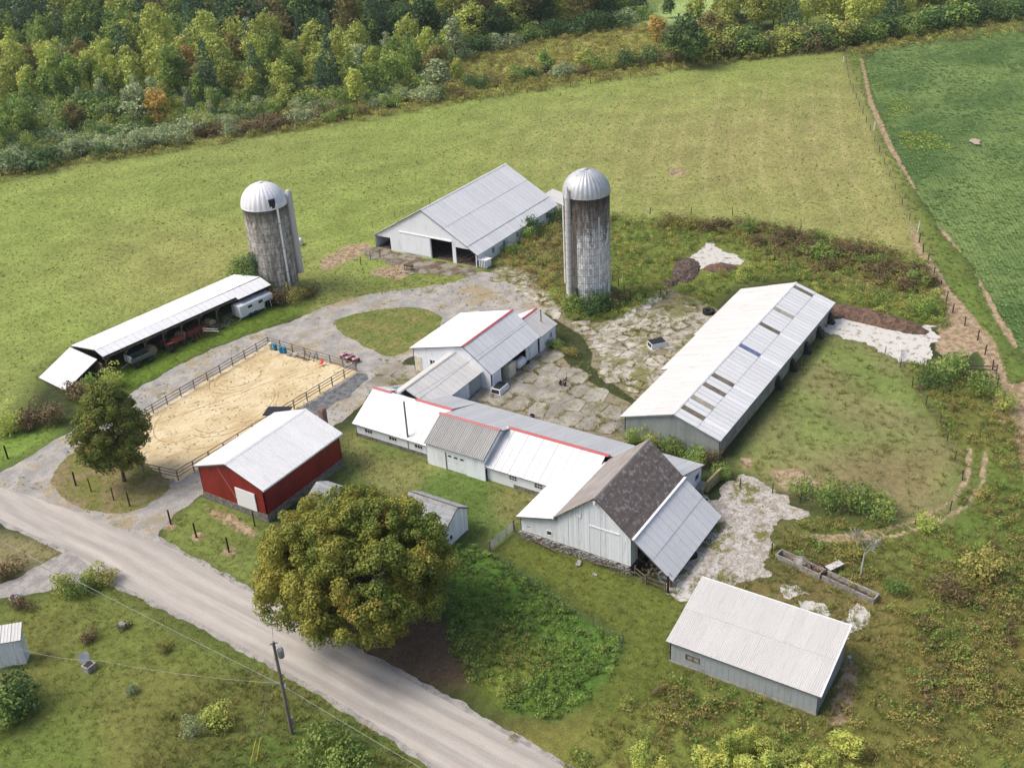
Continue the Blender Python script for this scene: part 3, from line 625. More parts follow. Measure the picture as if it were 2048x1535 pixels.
# ------------------------------------------------------------------ building parts
_pm = {}
def panel_mesh(w_, L, pitch, h, mat):
    key = (round(w_, 3), round(L, 3), pitch, h, mat.name)
    if key in _pm: return _pm[key]
    n = max(1, round(w_/pitch)); p = w_/n; xs = []
    for i in range(n):
        x = i*p; xs += [(x, 0), (x+p*.55, 0), (x+p*.66, h), (x+p*.89, h)]
    xs.append((w_, 0)); m = len(xs)
    V_ = [(x, 0, z) for x, z in xs]+[(x, L, z) for x, z in xs]+[(0, 0, -.02), (w_, 0, -.02)]
    F = [(i, i+1, m+i+1, m+i) for i in range(m-1)]+[tuple([2*m, 2*m+1]+list(range(m-1, -1, -1)))]
    me = mesh('roof_panel', V_, F); me.materials.append(mat); _pm[key] = me; return me

def roof(root, a, b, r, mat, w_=1., pitch=.25, h=.03, courses=1, rel=(0, 0, 0), skip=(), special={}, deck=True, name='roof_panel', lap=.12, jit=.006, fascia=None, gap=.02):
    """a,b = ends of the eave, r = ridge end above a; panels run up the slope"""
    a, b, r = Vector(a), Vector(b), Vector(r)
    if (b-a).cross(r-a).z < 0: off = b-a; a, b, r = b, a, r+off
    X = (b-a); L = X.length; X.normalize(); Y = (r-a); Y = Y-X*Y.dot(X); SL = Y.length; Y.normalize(); Z = X.cross(Y)
    sk = (r-a).dot(X)
    n = max(1, round(L/w_)); pw = L/n; out = []
    for c_ in range(courses):
        y0 = SL*c_/courses; ln = SL/courses+(lap if c_ < courses-1 else 0)
        me = panel_mesh(pw-gap, ln, pitch, h, mat)
        for i in range(n):
            if (i, c_) in skip: continue
            P = a+X*(i*pw)+Y*y0+Z*(.05+.012*(c_)*0+(.015 if (c_ == 0 and courses > 1) else 0)*-1+random.uniform(-jit, jit)+ (.02 if c_ else 0)*1)
            m_ = Matrix((X, Y, Z)).transposed().to_4x4(); m_.translation = P-Vector(rel)
            mm = me
            if (i, c_) in special: mm = panel_mesh(pw-gap, ln, pitch, h, special[(i, c_)])
            o = ob(name, mm, None, root, M=m_@Matrix.Rotation(random.uniform(-.0012, .0012), 4, 'Z')); out.append(o)
    if deck:
        mb = MB(); m_ = Matrix((X, Y, Z)).transposed().to_4x4(); m_.translation = a-Vector(rel)
        mb.box(.02, L-.02, .02, SL-.02, -.10, .015, m_); mb.build('roof_deck', fascia or M['joint'], root)
    return out

def ridge_cap(root, a, b, mat, rel=(0, 0, 0), w_=.22, drop=.1, name='ridge_cap'):
    a, b = Vector(a), Vector(b); X = (b-a).normalized(); N = Vector((-X.y, X.x, 0)); up = Vector((0, 0, 1)); R_ = Vector(rel)
    mb = MB(); V_ = []
    for p in (a-X*.05, b+X*.05):
        for s_, zz in ((-w_, -drop), (0, 0), (w_, -drop)):
            V_.append(p+N*s_+up*(zz+.13)-R_)
        for s_, zz in ((-w_, -drop-.03), (0, -.05), (w_, -drop-.03)):
            V_.append(p+N*s_+up*(zz+.13)-R_)
    F = [(0, 1, 7, 6), (1, 2, 8, 7), (4, 3, 9, 10), (5, 4, 10, 11), (0, 6, 9, 3), (2, 5, 11, 8), (0, 3, 4, 1), (1, 4, 5, 2), (6, 7, 10, 9), (7, 8, 11, 10)]
    mb.add(V_, F); return mb.build(name, mat, root)

def wall(root, a, b, zb, top, mat, ops=(), w_=.3, t=.12, sep=False, rel=(0, 0, 0), name='wall', proud=.012, gap=0., zbf=None):
    """vertical siding strips from a to b (2D); outward side is to the RIGHT of a->b; top(s) and bottom may vary"""
    a = np.array(a, float); b = np.array(b, float); L = np.hypot(*(b-a)); d = (b-a)/L; nrm = np.array([d[1], -d[0]])
    if not callable(top): tv = top; top = lambda s_: tv
    bot = zbf or (lambda s_: zb)
    br = set([0, L])
    for o in ops: br |= {max(0, o[0]), min(L, o[1])}
    br = sorted(br); cuts = []
    for i in range(len(br)-1):
        m = max(1, round((br[i+1]-br[i])/w_)); cuts += [br[i]+(br[i+1]-br[i])*j/m for j in range(m)]
    cuts.append(L); big = MB(); outs = []
    for i in range(len(cuts)-1):
        s0, s1 = cuts[i]+gap/2, cuts[i+1]-gap/2; mid = (s0+s1)/2
        segs = [[(bot(s0), bot(s1)), (top(s0), top(s1))]]
        for o in ops:
            if o[0]-1e-6 <= mid <= o[1]+1e-6:
                ns = []
                for lo, hi in segs:
                    if max(lo) < o[2]: ns.append([lo, (min(o[2], hi[0]), min(o[2], hi[1]))])
                    if min(hi) > o[3]: ns.append([(max(o[3], lo[0]), max(o[3], lo[1])), hi])
                segs = ns
        pr = proud*(i % 2) + (random.uniform(-.012, .012) if sep else 0)
        for lo, hi in segs:
            if hi[0]-lo[0] < .02 and hi[1]-lo[1] < .02: continue
            o0, o1 = nrm*pr, nrm*(-t); V_ = []
            for s_, k_ in ((s0, 0), (s1, 1)):
                p = a+d*s_
                for oo in (o0, o1):
                    for zz in (lo[k_], hi[k_]): V_.append((p[0]+oo[0]-rel[0], p[1]+oo[1]-rel[1], zz-rel[2]))
            F = [(0, 4, 5, 1), (2, 3, 7, 6), (1, 5, 7, 3), (0, 2, 6, 4), (0, 1, 3, 2), (4, 6, 7, 5)]
            if sep:
                outs.append(MB().add(V_, F).build(name, mat, root))
            else: big.add(V_, F)
    if not sep: outs = big.build(name, mat, root)
    return outs

def window(root, a, b, s, zc, ww, hh, rel=(0, 0, 0), panes=(2, 2), frame='trim', glass='glass', parent=None):
    """frame with bars, glass behind; position s along wall a->b"""
    a = np.array(a, float); b = np.array(b, float); L = np.hypot(*(b-a)); d = (b-a)/L; n = np.array([d[1], -d[0]])
    p = a+d*s; X = Vector((d[0], d[1], 0)); N = Vector((n[0], n[1], 0)); m_ = Matrix((X, Vector((0, 0, 1)), N)).transposed().to_4x4()
    m_.translation = Vector((p[0]-rel[0], p[1]-rel[1], zc-rel[2])); f = .06
    mb = MB(); x0, x1, y0, y1 = -ww/2, ww/2, -hh/2, hh/2
    mb.box(x0-f, x1+f, y1, y1+f, -.06, .05, m_); mb.box(x0-f, x1+f, y0-f, y0, -.06, .06, m_)
    mb.box(x0-f, x0, y0, y1, -.06, .05, m_); mb.box(x1, x1+f, y0, y1, -.06, .05, m_)
    for i in range(1, panes[0]): x = x0+ww*i/panes[0]; mb.box(x-.02, x+.02, y0, y1, -.04, .02, m_)
    for i in range(1, panes[1]): y = y0+hh*i/panes[1]; mb.box(x0, x1, y-.02, y+.02, -.04, .02, m_)
    fo = mb.build('window', M[frame], root)
    g = MB(); g.box(x0+.002, x1-.002, y0+.002, y1-.002, -.055, -.045, m_); g.build('pane', M[glass], fo)
    return fo

def piecewise(pts):
    xs = [p[0] for p in pts]; zs = [p[1] for p in pts]
    return lambda s_: float(np.interp(s_, xs, zs))

# ------------------------------------------------------------------ riding-arena-side red barn
def S0(p, q): return (p[0], p[1], q)
rb = thing('red_barn', 'red steel-sided barn with white ribbed roof and brick chimney beside the riding arena', 'barn', (73.4, 82.7, 0)); rl = (73.4, 82.7, 0)
u0, u1, vr, vl, vm, ze, zr = 66.7, 80.0, 77.35, 87.85, 82.65, 4.35, 6.2
roof(rb, (u0, vr, ze), (u1, vr, ze), (u0, vm, zr), M['red_barn_roof'], 1.1, .275, .085, 1, rl)
roof(rb, (u0, vl, ze), (u1, vl, ze), (u0, vm, zr), M['red_barn_roof'], 1.1, .275, .085, 1, rl)
ridge_cap(rb, (u0, vm, zr), (u1, vm, zr), M['red_barn_roof'], rl)
wu0, wu1, wr, wl = u0+.3, u1-.3, vr+.35, vl-.35
tf = piecewise([(0, ze+.05), (wl-vm, zr-.12), (wl-wr, ze+.05)])
d0 = GX(473, 985, wu0); d1 = GX(518, 1029, wu0); ds0, ds1 = wl-d0[1], wl-d1[1]
print('red door', ds0, ds1, d0, d1)
wall(rb, (wu0, wl), (wu0, wr), .95, tf, M['red_wall'], [(ds0, ds1, .95, 3.35)], .26, rel=rl, zbf=piecewise([(0, .5), (10, 1.1)]), name='siding')
wall(rb, (wu0, wr), (wu1, wr), .3, ze+.02, M['red_wall'], (), .26, rel=rl, name='siding')
wall(rb, (wu1, wr), (wu1, wl), .2, piecewise([(0, ze+.05), (vm-wr, zr-.12), (wl-wr, ze+.05)]), M['red_wall'], (), .26, rel=rl, name='siding')
wall(rb, (wu1, wl), (wu0, wl), .2, ze+.02, M['red_wall'], (), .26, rel=rl, name='siding')
mb = MB(); mb.box(wu0-.06-rl[0], wu1+.02-rl[0], wr-.06-rl[1], wl+.06-rl[1], 0, .98); mb.build('foundation', M['stone'], rb)
mb = MB(); mb.box(wu0-.05-rl[0], wu0-.10-rl[0], wl-ds1-rl[1], wl-ds0-rl[1], 1.0, 3.35)
for i in range(4): mb.box(wu0-.11-rl[0], wu0-.14-rl[0], wl-ds1-rl[1], wl-ds0-rl[1], 1.02+i*.58, 1.55+i*.58)
mb.build('door', M['trim'], rb)
MB().box(u0-.03-rl[0], u1+.03-rl[0], vr-.05-rl[1], vr-.01-rl[1], ze-.12, ze+.04).build('fascia', M['trim'], rb)
ch = MB(); cx, cy = u1+.1-rl[0], vm-2.2-rl[1]; ch.box(cx-.1, cx+.65, cy-.35, cy+.35, 0, 6.5); ch.box(cx-.16, cx+.71, cy-.41, cy+.41, 6.5, 6.62); ch.box(cx, cx+.55, cy-.25, cy+.25, 6.62, 6.7)
ch.build('chimney', M['brick'], rb)
lt = MB(); lt.beam((u1-.3-rl[0], vl-.1-rl[1], ze-.2), (u1+1.9-rl[0], vl+1.-rl[1], 3.9), 3., .12); lt.build('lean_roof', M['black'], rb)
for yy in (-.6, 2.1): MB().box(u1+1.6-rl[0], u1+1.75-rl[0], vl-.2+yy-rl[1], vl-.05+yy-rl[1], 0, 3.8).build('lean_post', M['wood'], rb)
br = MB(); q0 = GX(434, 935, wu0-.15); q1 = GX(476, 1000, wu0-.15); br.bar((q0[0]-rl[0], q0[1]-rl[1], q0[2]), (q1[0]-rl[0], q1[1]-rl[1], q1[2]), .02); br.build('service_conduit', M['wire'], rb)

# ------------------------------------------------------------------ long grey barn
gb = thing('livestock_barn', 'very long low grey barn with pale panelled roof and brown skylights', 'barn', (121.7, 45.3, 0)); rl = (121.7, 45.3, 0)
u0, u1, vr, vm, zE, zR, zL = 100.9, 142.4, 39.3, 45.2, 2.55, 4.5, 2.35
nR = 47; pw = (u1-u0)/nR
sky_px = [(1385, 832), (1405, 808), (1424, 782), (1439, 762), (1500, 706), (1532, 660), (1560, 625), (1595, 581)]
sp = {}; kinds = ['skylight', 'skylight_pale', 'skylight', 'skylight', 'blue_panel', 'skylight', 'skylight_pale', 'skylight']
for (px, py), kd in zip(sky_px, kinds):
    p = G(px, py, 3.8); i = int((p[0]-u0)/pw); sp[(i, 1)] = M[kd]; print('sky', p, i)
    if kd != 'skylight_pale': sp[(i, 0)] = M['white_roof']
roof(gb, (u0, vr, zE), (u1, vr, zE), (u0, vm, zR), M['shade_roof'], pw, pw, .025, 2, rl, special=sp, fascia=M['grey_wall'])
for (ua, ub, ve) in ((u0, 114.3, 52.1), (114.3, 125.4, 53.1), (125.4, u1, 53.4)):
    n_ = round((ub-ua)/pw); zl = zR-(zR-zL)*(ve-vm)/(52.1-vm)
    spc = {(i_, 0): M['white_roof'] for i_ in range(3, 6)} if ua > 120 else {}
    roof(gb, (ua, ve, zl), (ub, ve, zl), (ua, vm, zR), M['tan_roof'], (ub-ua)/n_, (ub-ua)/n_, .025, 2, rl, special=spc, fascia=M['grey_wall'])
ridge_cap(gb, (u0, vm, zR), (u1, vm, zR), M['shade_roof'], rl, .18, .07)
wr, wl, wu0, wu1 = vr+.25, 51.6, u0+.3, u1-.3
zl_ = zR-(zR-zL)*(wl-vm)/(52.1-vm)-.1
wall(gb, (wu0, wl), (wu0, wr), 0, piecewise([(0, zl_), (wl-vm, zR-.1), (wl-wr, zE)]), M['grey_wall'], (), .3, rel=rl, name='siding')
wall(gb, (wu1, wr), (wu1, wl), 0, piecewise([(0, zE), (vm-wr, zR-.1), (wl-wr, zl_)]), M['grey_wall'], (), .3, rel=rl, name='siding')
wall(gb, (wu0, wr), (wu1, wr), 1.25, zE-.02, M['grey_wall'], (), .3, rel=rl, name='siding')
bp = [(1552, 785), (1581, 744), (1608.7, 712), (1634, 681), (1656.6, 650)]
bu = [GY(px, py, wr)[0] for px, py in bp]; print('butt', bu)
bu = [121.2, 125.6, 129.9, 134.4, 139.6] if not all(110 < b_ < 143 for b_ in bu) else bu
ops = [(b_-wu0-.35, b_-wu0+.35, .05, 1.2) for b_ in bu]
wall(gb, (wu0, wr+.08), (wu1, wr+.08), 0, 1.26, M['conc_wall'], ops, 1.5, .2, rel=rl, name='lower_wall', proud=0)
for b_ in bu:
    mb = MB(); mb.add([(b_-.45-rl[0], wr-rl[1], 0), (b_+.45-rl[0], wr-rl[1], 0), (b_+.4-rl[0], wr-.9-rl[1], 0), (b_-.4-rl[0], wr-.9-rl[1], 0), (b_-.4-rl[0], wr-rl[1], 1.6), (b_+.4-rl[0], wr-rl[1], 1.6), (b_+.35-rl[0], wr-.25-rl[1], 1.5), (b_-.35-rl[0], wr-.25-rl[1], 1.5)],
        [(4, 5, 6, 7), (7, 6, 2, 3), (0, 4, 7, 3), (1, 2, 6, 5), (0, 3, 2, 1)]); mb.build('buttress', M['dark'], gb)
wall(gb, (wu1, wl), (wu0, wl), 0, zl_, M['grey_wall'], [(3+i*5., 5.5+i*5., .8, 1.9) for i in range(8)], .3, rel=rl, name='siding')

# ------------------------------------------------------------------ white cattle barn (far)
fb_ = thing('cattle_barn', 'large white gabled cattle barn with broad pale roof and dark doorways', 'barn', (149, 106.8, 0)); rl = (149, 106.8, 0)
u0, u1, vr, vl, vm, zE, zR = 136., 162.4, 95.95, 117.6, 106.8, 2.2, 8.35
ve2 = vr+2.1; ze2 = zE+(zR-zE)*2.1/(vm-vr)
roof(fb_, (u0, vr, zE), (u1, vr, zE), (u0, ve2, ze2+.02), M['shade_roof'], 1.1, .28, .02, 1, rl)
roof(fb_, (u0, ve2-.15, ze2+.03), (u1, ve2-.15, ze2+.03), (u0, vm, zR), M['shade_roof'], 1.1, .28, .02, 2, rl)
roof(fb_, (u0, vl, zE), (u1, vl, zE), (u0, vm, zR), M['shade_roof'], 1.1, .28, .02, 2, rl)
ridge_cap(fb_, (u0, vm, zR), (u1, vm, zR), M['white_roof'], rl)
wu0, wu1, wr, wl = u0+.25, u1-.3, vr+.25, vl-.25
def vS(px, py, u): return wl-GX(px, py, u)[1]
o1 = [vS(751, 480, wu0), vS(782, 490, wu0)]; o2 = [vS(863, 500, wu0), vS(906, 515, wu0)]; o3 = [vS(913, 520, wu0), vS(950, 528, wu0)]
print('cattle ops', o1, o2, o3)
tp = piecewise([(0, zE+.05), (wl-vm, zR-.12), (wl-wr, zE+.05)])
wall(fb_, (wu0, wl), (wu0, wr), .0, tp, M['white_wall'], [(.15, o1[1], 0, 2.25), (o2[0], o2[1], 0, 3.6), (o3[0], wl-wr-.3, 0, 2.9)], .5, rel=rl, name='siding')
wins = [GY(px, py, wr) for px, py in ((986, 498), (1008, 485), (1034.6, 468), (1074, 443), (1094.5, 432))]
wall(fb_, (wu0, wr), (wu1, wr), 0, zE-.02, M['white_wall'], [(p[0]-wu0-.4, p[0]-wu0+.4, .9, 1.75) for p in wins], .5, rel=rl, name='siding')
for p in wins: window(fb_, (wu0, wr), (wu1, wr), p[0]-wu0, 1.32, .8, .85, rl, (2, 2), 'white_wall')
wall(fb_, (wu1, wr), (wu1, wl), 0, piecewise([(0, zE), (vm-wr, zR-.12), (wl-wr, zE)]), M['white_wall'], (), .5, rel=rl, name='siding')
wall(fb_, (wu1, wl), (wu0, wl), 0, zE-.02, M['white_wall'], (), .5, rel=rl, name='siding')
mb = MB(); mb.box(wu0+.3-rl[0], wu1-.3-rl[0], wr+.3-rl[1], wl-.3-rl[1], .01, .06); mb.build('floor', M['manure'], fb_)
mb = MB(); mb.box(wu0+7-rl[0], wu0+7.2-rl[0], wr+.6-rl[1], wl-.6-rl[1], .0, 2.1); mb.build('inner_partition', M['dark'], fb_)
mb = MB(); y0_, y1_ = wl-o2[0]+.1, wl-o2[0]+6.; mb.box(wu0-.12-rl[0], wu0-.06-rl[0], y0_-rl[1], y1_-rl[1], .25, 3.7); mb.build('sliding_door', M['white_wall'], fb_)
mb = MB(); mb.box(wu0-.2-rl[0], wu0-.02-rl[0], wl-o2[1]-rl[1], y1_+.5-rl[1], 3.72, 3.86); mb.build('door_track', M['trim'], fb_)
for yy in (wl-o2[1]-.25, wl-o3[0]+.0):
    pass
for i in range(3):
    mb = MB(); mb.beam((wu0+.4-rl[0], wl-o3[0]-.3-i*1.6-rl[1], .6+i*.15), (wu0+2.8-rl[0], wl-o3[0]-1.8-i*1.2-rl[1], 1.3), .12, .12); mb.build('stall_rail', M['wood'], fb_)
# lower rear addition
q0, q1 = 162.2, 166.5
roof(fb_, (q0, 94.4, 2.1), (q1, 94.4, 2.1), (q0, 99.5, 3.3), M['tan_roof'], 1.05, .26, .02, 1, rl)
wall(fb_, (q0, 94.7), (q1-.2, 94.7), 0, 2.05, M['white_wall'], (), .5, rel=rl, name='siding'); wall(fb_, (q1-.2, 94.7), (q1-.2, 99.4), 0, piecewise([(0, 2.05), (4.7, 3.2)]), M['white_wall'], (), .5, rel=rl, name='siding')
# calf hutch against the corner
hb = thing('feed_box', 'small white slatted feed box at the cattle barn corner', 'feed box', (*G(966, 533)[:2], 0)); 
mb = MB(); mb.box(-.6, .9, -1.1, .6, .1, 1.35); mb.build('box', M['white_wall'], hb)
mb = MB(); mb.beam((-.75, -.25, 1.5), (1.05, -.25, 1.28), 1.9, .06); mb.build('lid', M['trim'], hb)
for i in range(5): mb = MB(); mb.box(-.64, -.6, -1.0+i*.33, -.9+i*.33, .15, 1.2); mb.build('slat', M['dark'], hb)

# ------------------------------------------------------------------ parlour with red ridge
pl = thing('milking_parlor', 'white gabled building with red ridge line and metal roof coloured darker on its shaded slope', 'farm building', (108.5, 77, 0)); rl = (108.5, 77, 0)
u0, u1, vr, vm, vl, zE, zR, zL = 102.5, 114.75, 71.4, 75.75, 84.6, 2.55, 5.66, 3.4
roof(pl, (u0, vr, zE), (u1, vr, zE), (u0, vm, zR), M['shade_roof'], 1., .25, .02, 2, rl)
roof(pl, (u0, vl, zL), (u1, vl, zL), (u0, vm, zR), M['white_roof'], 1., .25, .02, 1, rl)
ridge_cap(pl, (u0, vm, zR), (u1, vm, zR), M['red_ridge'], rl, .2, .08)
wu0, wu1, wr, wl = u0+.3, u1-.3, vr+.3, vl-.35
zl_ = zL+(.35)*(zR-zL)/(vl-vm)-.1; zr_ = zE+.12
tp = piecewise([(0, zl_), (wl-vm, zR-.12), (wl-wr, zr_)])
pw_ = GX(864.6, 715, wu0); pd = GX(836, 713, wu0); print('parlor win', pw_, pd)
wall(pl, (wu0, wl), (wu0, wr), 0, tp, M['white_wall'], [(wl-pw_[1]-.4, wl-pw_[1]+.4, 1.1, 2.3)], .4, rel=rl, name='siding')
window(pl, (wu0, wl), (wu0, wr), wl-pw_[1], 1.7, .8, 1.2, rl, (2, 2))
mb = MB(); mb.box(wu0-.06-rl[0], wu0-.02-rl[0], pd[1]-.55-rl[1], pd[1]+.55-rl[1], .15, 2.3); mb.build('door', M['cream'], pl)
o_ = [GY(px, py, wr)[0]-wu0 for px, py in ((1003, 760), (1053, 715))]; print('parlor open', o_)
wall(pl, (wu0, wr), (wu1, wr), 0, zr_-.05, M['white_wall'], [(o_[0], o_[1], 0, 2.3)], .4, rel=rl, name='siding')
wall(pl, (wu1, wr), (wu1, wl), 0, piecewise([(0, zr_), (vm-wr, zR-.12), (wl-wr, zl_)]), M['peel_wall'], (), .4, rel=rl, name='siding')
wall(pl, (wu1, wl), (wu0, wl), 0, zl_-.05, M['white_wall'], (), .4, rel=rl, name='siding')
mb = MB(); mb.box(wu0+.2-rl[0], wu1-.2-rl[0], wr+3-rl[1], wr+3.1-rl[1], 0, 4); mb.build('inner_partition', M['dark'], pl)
mb = MB()
for i in range(9): mb.box(wu0+o_[1]+.05+random.uniform(0, 1.)-rl[0], wu0+o_[1]+.45+random.uniform(0, .9)-rl[0], wr-.035-rl[1], wr-.02-rl[1], .2+i*.23, .25+i*.23)
mb.build('missing_paint_strip', M['wood'], pl)
# small annex
an = thing('milk_house', 'small white annex with red ridge behind the white gabled building', 'shed', (117, 74.6, 0)); rl = (117, 74.6, 0)
u0, u1, vr, vl, vm, zE, zR = 114.78, 119.3, 71.3, 78.0, 74.65, 2.5, 4.25
roof(an, (u0, vr, zE), (u1, vr, zE), (u0, vm, zR), M['white_roof2'], .9, .22, .02, 1, rl)
roof(an, (u0, vl, zE), (u1, vl, zE), (u0, vm, zR), M['white_roof'], .9, .22, .02, 1, rl)
ridge_cap(an, (u0, vm, zR), (u1, vm, zR), M['red_ridge'], rl, .18, .08)
wu0, wu1, wr, wl = u0+.05, u1-.25, vr+.25, vl-.25; aw = GY(1101, 665, wr)[0]
wall(an, (wu0, wr), (wu1, wr), 0, zE+.0, M['white_wall'], [(aw-wu0-.35, aw-wu0+.35, 1.1, 1.8)], .4, rel=rl, name='siding'); window(an, (wu0, wr), (wu1, wr), aw-wu0, 1.45, .7, .7, rl, (2, 2))
wall(an, (wu1, wr), (wu1, wl), 0, piecewise([(0, zE+.1), (vm-wr, zR-.12), (wl-wr, zE+.1)]), M['white_wall'], [(.5, 1.4, 0, 2)], .4, rel=rl, name='siding')
wall(an, (wu1, wl), (wu0, wl), 0, zE, M['white_wall'], (), .4, rel=rl, name='siding')
mb = MB(); mb.box(wu1+.02-rl[0], wu1+1.1-rl[0], wr+.4-rl[1], wr+1.5-rl[1], 0, .22); mb.build('doorstep', M['conc_wall'], an)

# ------------------------------------------------------------------ connecting shed
cs = thing('connecting_shed', 'low shed with streaked grey-white roof joining the two white wings', 'shed', (98, 75, 0)); rl = (98, 75, 0)
u0, u1, vr, vm, vl, zE, zR = 90.4, 103.0, 73.0, 77.2, 78.9, 2.5, 4.3
roof(cs, (91.8, vr, zE), (u1-.2, vr, zE), (91.8, vm, zR), M['tan_roof'], .95, .24, .02, 2, rl)
roof(cs, (91.2, vl, 3.55), (u1-.2, vl, 3.55), (91.2, vm, zR), M['white_roof2'], .95, .24, .02, 1, rl)
ridge_cap(cs, (90.6, vm, zR), (u1-.2, vm, zR), M['dark_rib_roof'], rl, .16, .06)
mb = MB(); mb.add([(90.3-rl[0], 77.3-rl[1], 4.58), (92.2-rl[0], 79.3-rl[1], 3.6), (91.9-rl[0], 73.-rl[1], 2.62), (89.4-rl[0], 73.9-rl[1], 4.2), (90.3-rl[0], 77.3-rl[1], 4.50), (92.2-rl[0], 79.3-rl[1], 3.5), (91.9-rl[0], 73.-rl[1], 2.5), (89.4-rl[0], 73.9-rl[1], 4.1)], [(0, 3, 2), (0, 2, 1), (4, 6, 7), (4, 5, 6), (0, 4, 7, 3), (3, 7, 6, 2), (2, 6, 5, 1), (1, 5, 4, 0)])
mb.build('valley_flashing', M['grey_roof'], cs)
wr = vr+.35
wall(cs, (95.4, wr), (102.8, wr), 0, zE+.1, M['bluegrey_wall'], [(.05, .9, 0, 2.2)], .35, rel=rl, name='siding')
mb = MB(); mb.box(96.6-rl[0], 99.8-rl[0], wr-.12-rl[1], wr-.05-rl[1], .1, 2.35); mb.build('sliding_door', M['white_wall'], cs)
wall(cs, (102.6, vl-.2), (92, vl-.2), 0, 3.4, M['white_wall'], (), .4, rel=rl, name='siding')

# ------------------------------------------------------------------ dairy wing, three roofs in a row
UB, ZB = 95.75, 2.45     # back eave
dw = thing('dairy_wing', 'west end of the long white dairy wing with bright white roof and low windows', 'farm building', (90.5, 75, 0)); rl = (90.5, 75, 0)
ur, zr, uf, zf = 90.15, 4.5, 85.4, 1.85
roof(dw, (uf, 80.75, zf), (uf, 68.95, zf), (ur, 80.75, zr), M['white_roof'], 1., .25, .02, 1, rl)
roof(dw, (UB, 73.2, ZB), (UB, 68.95, ZB), (ur, 73.2, zr), M['grey_roof'], 1., .25, .02, 1, rl)
roof(dw, (92.2, 80.75, 3.6), (92.2, 78.6, 3.6), (ur, 80.75, zr), M['white_roof'], 1., .25, .02, 1, rl)
ridge_cap(dw, (ur, 80.75, zr), (ur, 77.9, zr), M['red_ridge'], rl); ridge_cap(dw, (ur, 74.2, zr), (ur, 68.8, zr), M['red_ridge'], rl)
wf = uf+.3; wv1, wv0 = 80.5, 69.0
wins = [wv1-GX(px, py, wf)[1] for px, py in ((737, 860), (785.8, 876), (837.4, 892.5))]; print('dairy wins', wins)
wall(dw, (wf, wv1), (wf, wv0), .5, zf, M['white_wall'], [(s_-.55, s_+.55, .95, 1.45) for s_ in wins], .4, rel=rl, name='siding')
for s_ in wins: window(dw, (wf, wv1), (wf, wv0), s_, 1.2, 1.1, .5, rl, (3, 1))
wall(dw, (wf+.0, wv1+.02), (wf, wv0), 0, .5, M['stone'], (), 1.2, .2, rel=rl, name='foundation', proud=.02)
wall(dw, (95.3, wv1), (wf, wv1), 0, piecewise([(0, 2.4), (95.3-ur, zr-.15), (95.3-wf, zf)]), M['white_wall'], (), .4, rel=rl, name='siding')

dm = thing('dairy_garage', 'middle of the dairy wing with raised grey ribbed roof and overhead door', 'farm building', (88, 65, 0)); rl = (88, 65, 0)
ur2, zr2, uf2, zf2 = 88.15, 5.0, 84.45, 2.95
roof(dm, (uf2, 69.15, zf2), (uf2, 60.75, zf2), (ur2, 69.15, zr2), M['dark_rib_roof'], 1.05, .262, .09, 1, rl)
roof(dm, (UB, 68.95, ZB), (UB, 60.4, ZB), (ur2, 68.95, zr2), M['grey_roof'], 1., .25, .02, 1, rl)
ridge_cap(dm, (ur2, 69.2, zr2), (ur2, 60.8, zr2), M['red_ridge'], rl, .22, .1)
wf2 = uf2+.3
g0, g1 = 69.0-GX(891, 905, wf2)[1], 69.0-GX(931, 925, wf2)[1]; print('garage', g0, g1)
wall(dm, (wf2, 69.0), (wf2, 60.9), 0, zf2, M['white_wall'], [(g0, g1, 0, 2.35)], .6, rel=rl, name='siding')
wall(dm, (wf2+.42, 60.9), (wf2+.42, 57.25), 0, 2.0, M['white_wall'], (), .6, rel=rl, name='siding')
MB().box(wf2-.04-rl[0], wf2-.01-rl[0], 69.0-g0-rl[1], 69.0-g0+.08-rl[1], 0, 2.4).build('door_jamb', M['wood'], dm)
gd = MB(); ya, yb = 69.0-g1-rl[1], 69.0-g0-rl[1]
for i in range(4): MB().box(wf2+.04-rl[0], wf2+.09-rl[0], ya+.06, yb-.06, .05+i*.575, .59+i*.575).build('door_section', M['white_wall'], dm)
for i in range(3): MB().box(wf2+.01-rl[0], wf2+.035-rl[0], ya+.3+i*(yb-ya-.2)/3, ya+.75+i*(yb-ya-.2)/3, 1.85, 2.05).build('door_window', M['glass'], dm)
for (a_, b_, fl) in ((69.0, 69.0, 0), (60.9, 60.9, 1)):
    pass
wall(dm, (UB-.4, 69.05), (wf2, 69.05), 1.5, piecewise([(0, 2.5), (UB-.4-ur2, zr2-.14), (UB-.4-wf2, zf2)]), M['white_wall'], (), .5, rel=rl, name='siding')
wall(dm, (wf2, 60.95), (UB-.4, 60.95), 1.5, piecewise([(0, zf2), (ur2-wf2, zr2-.14), (UB-.4-wf2, 2.5)]), M['white_wall'], (), .5, rel=rl, name='siding')
wall(dm, (UB-.3, 61), (UB-.3, 69), 0, ZB, M['white_wall'], (), .5, rel=rl, name='siding')

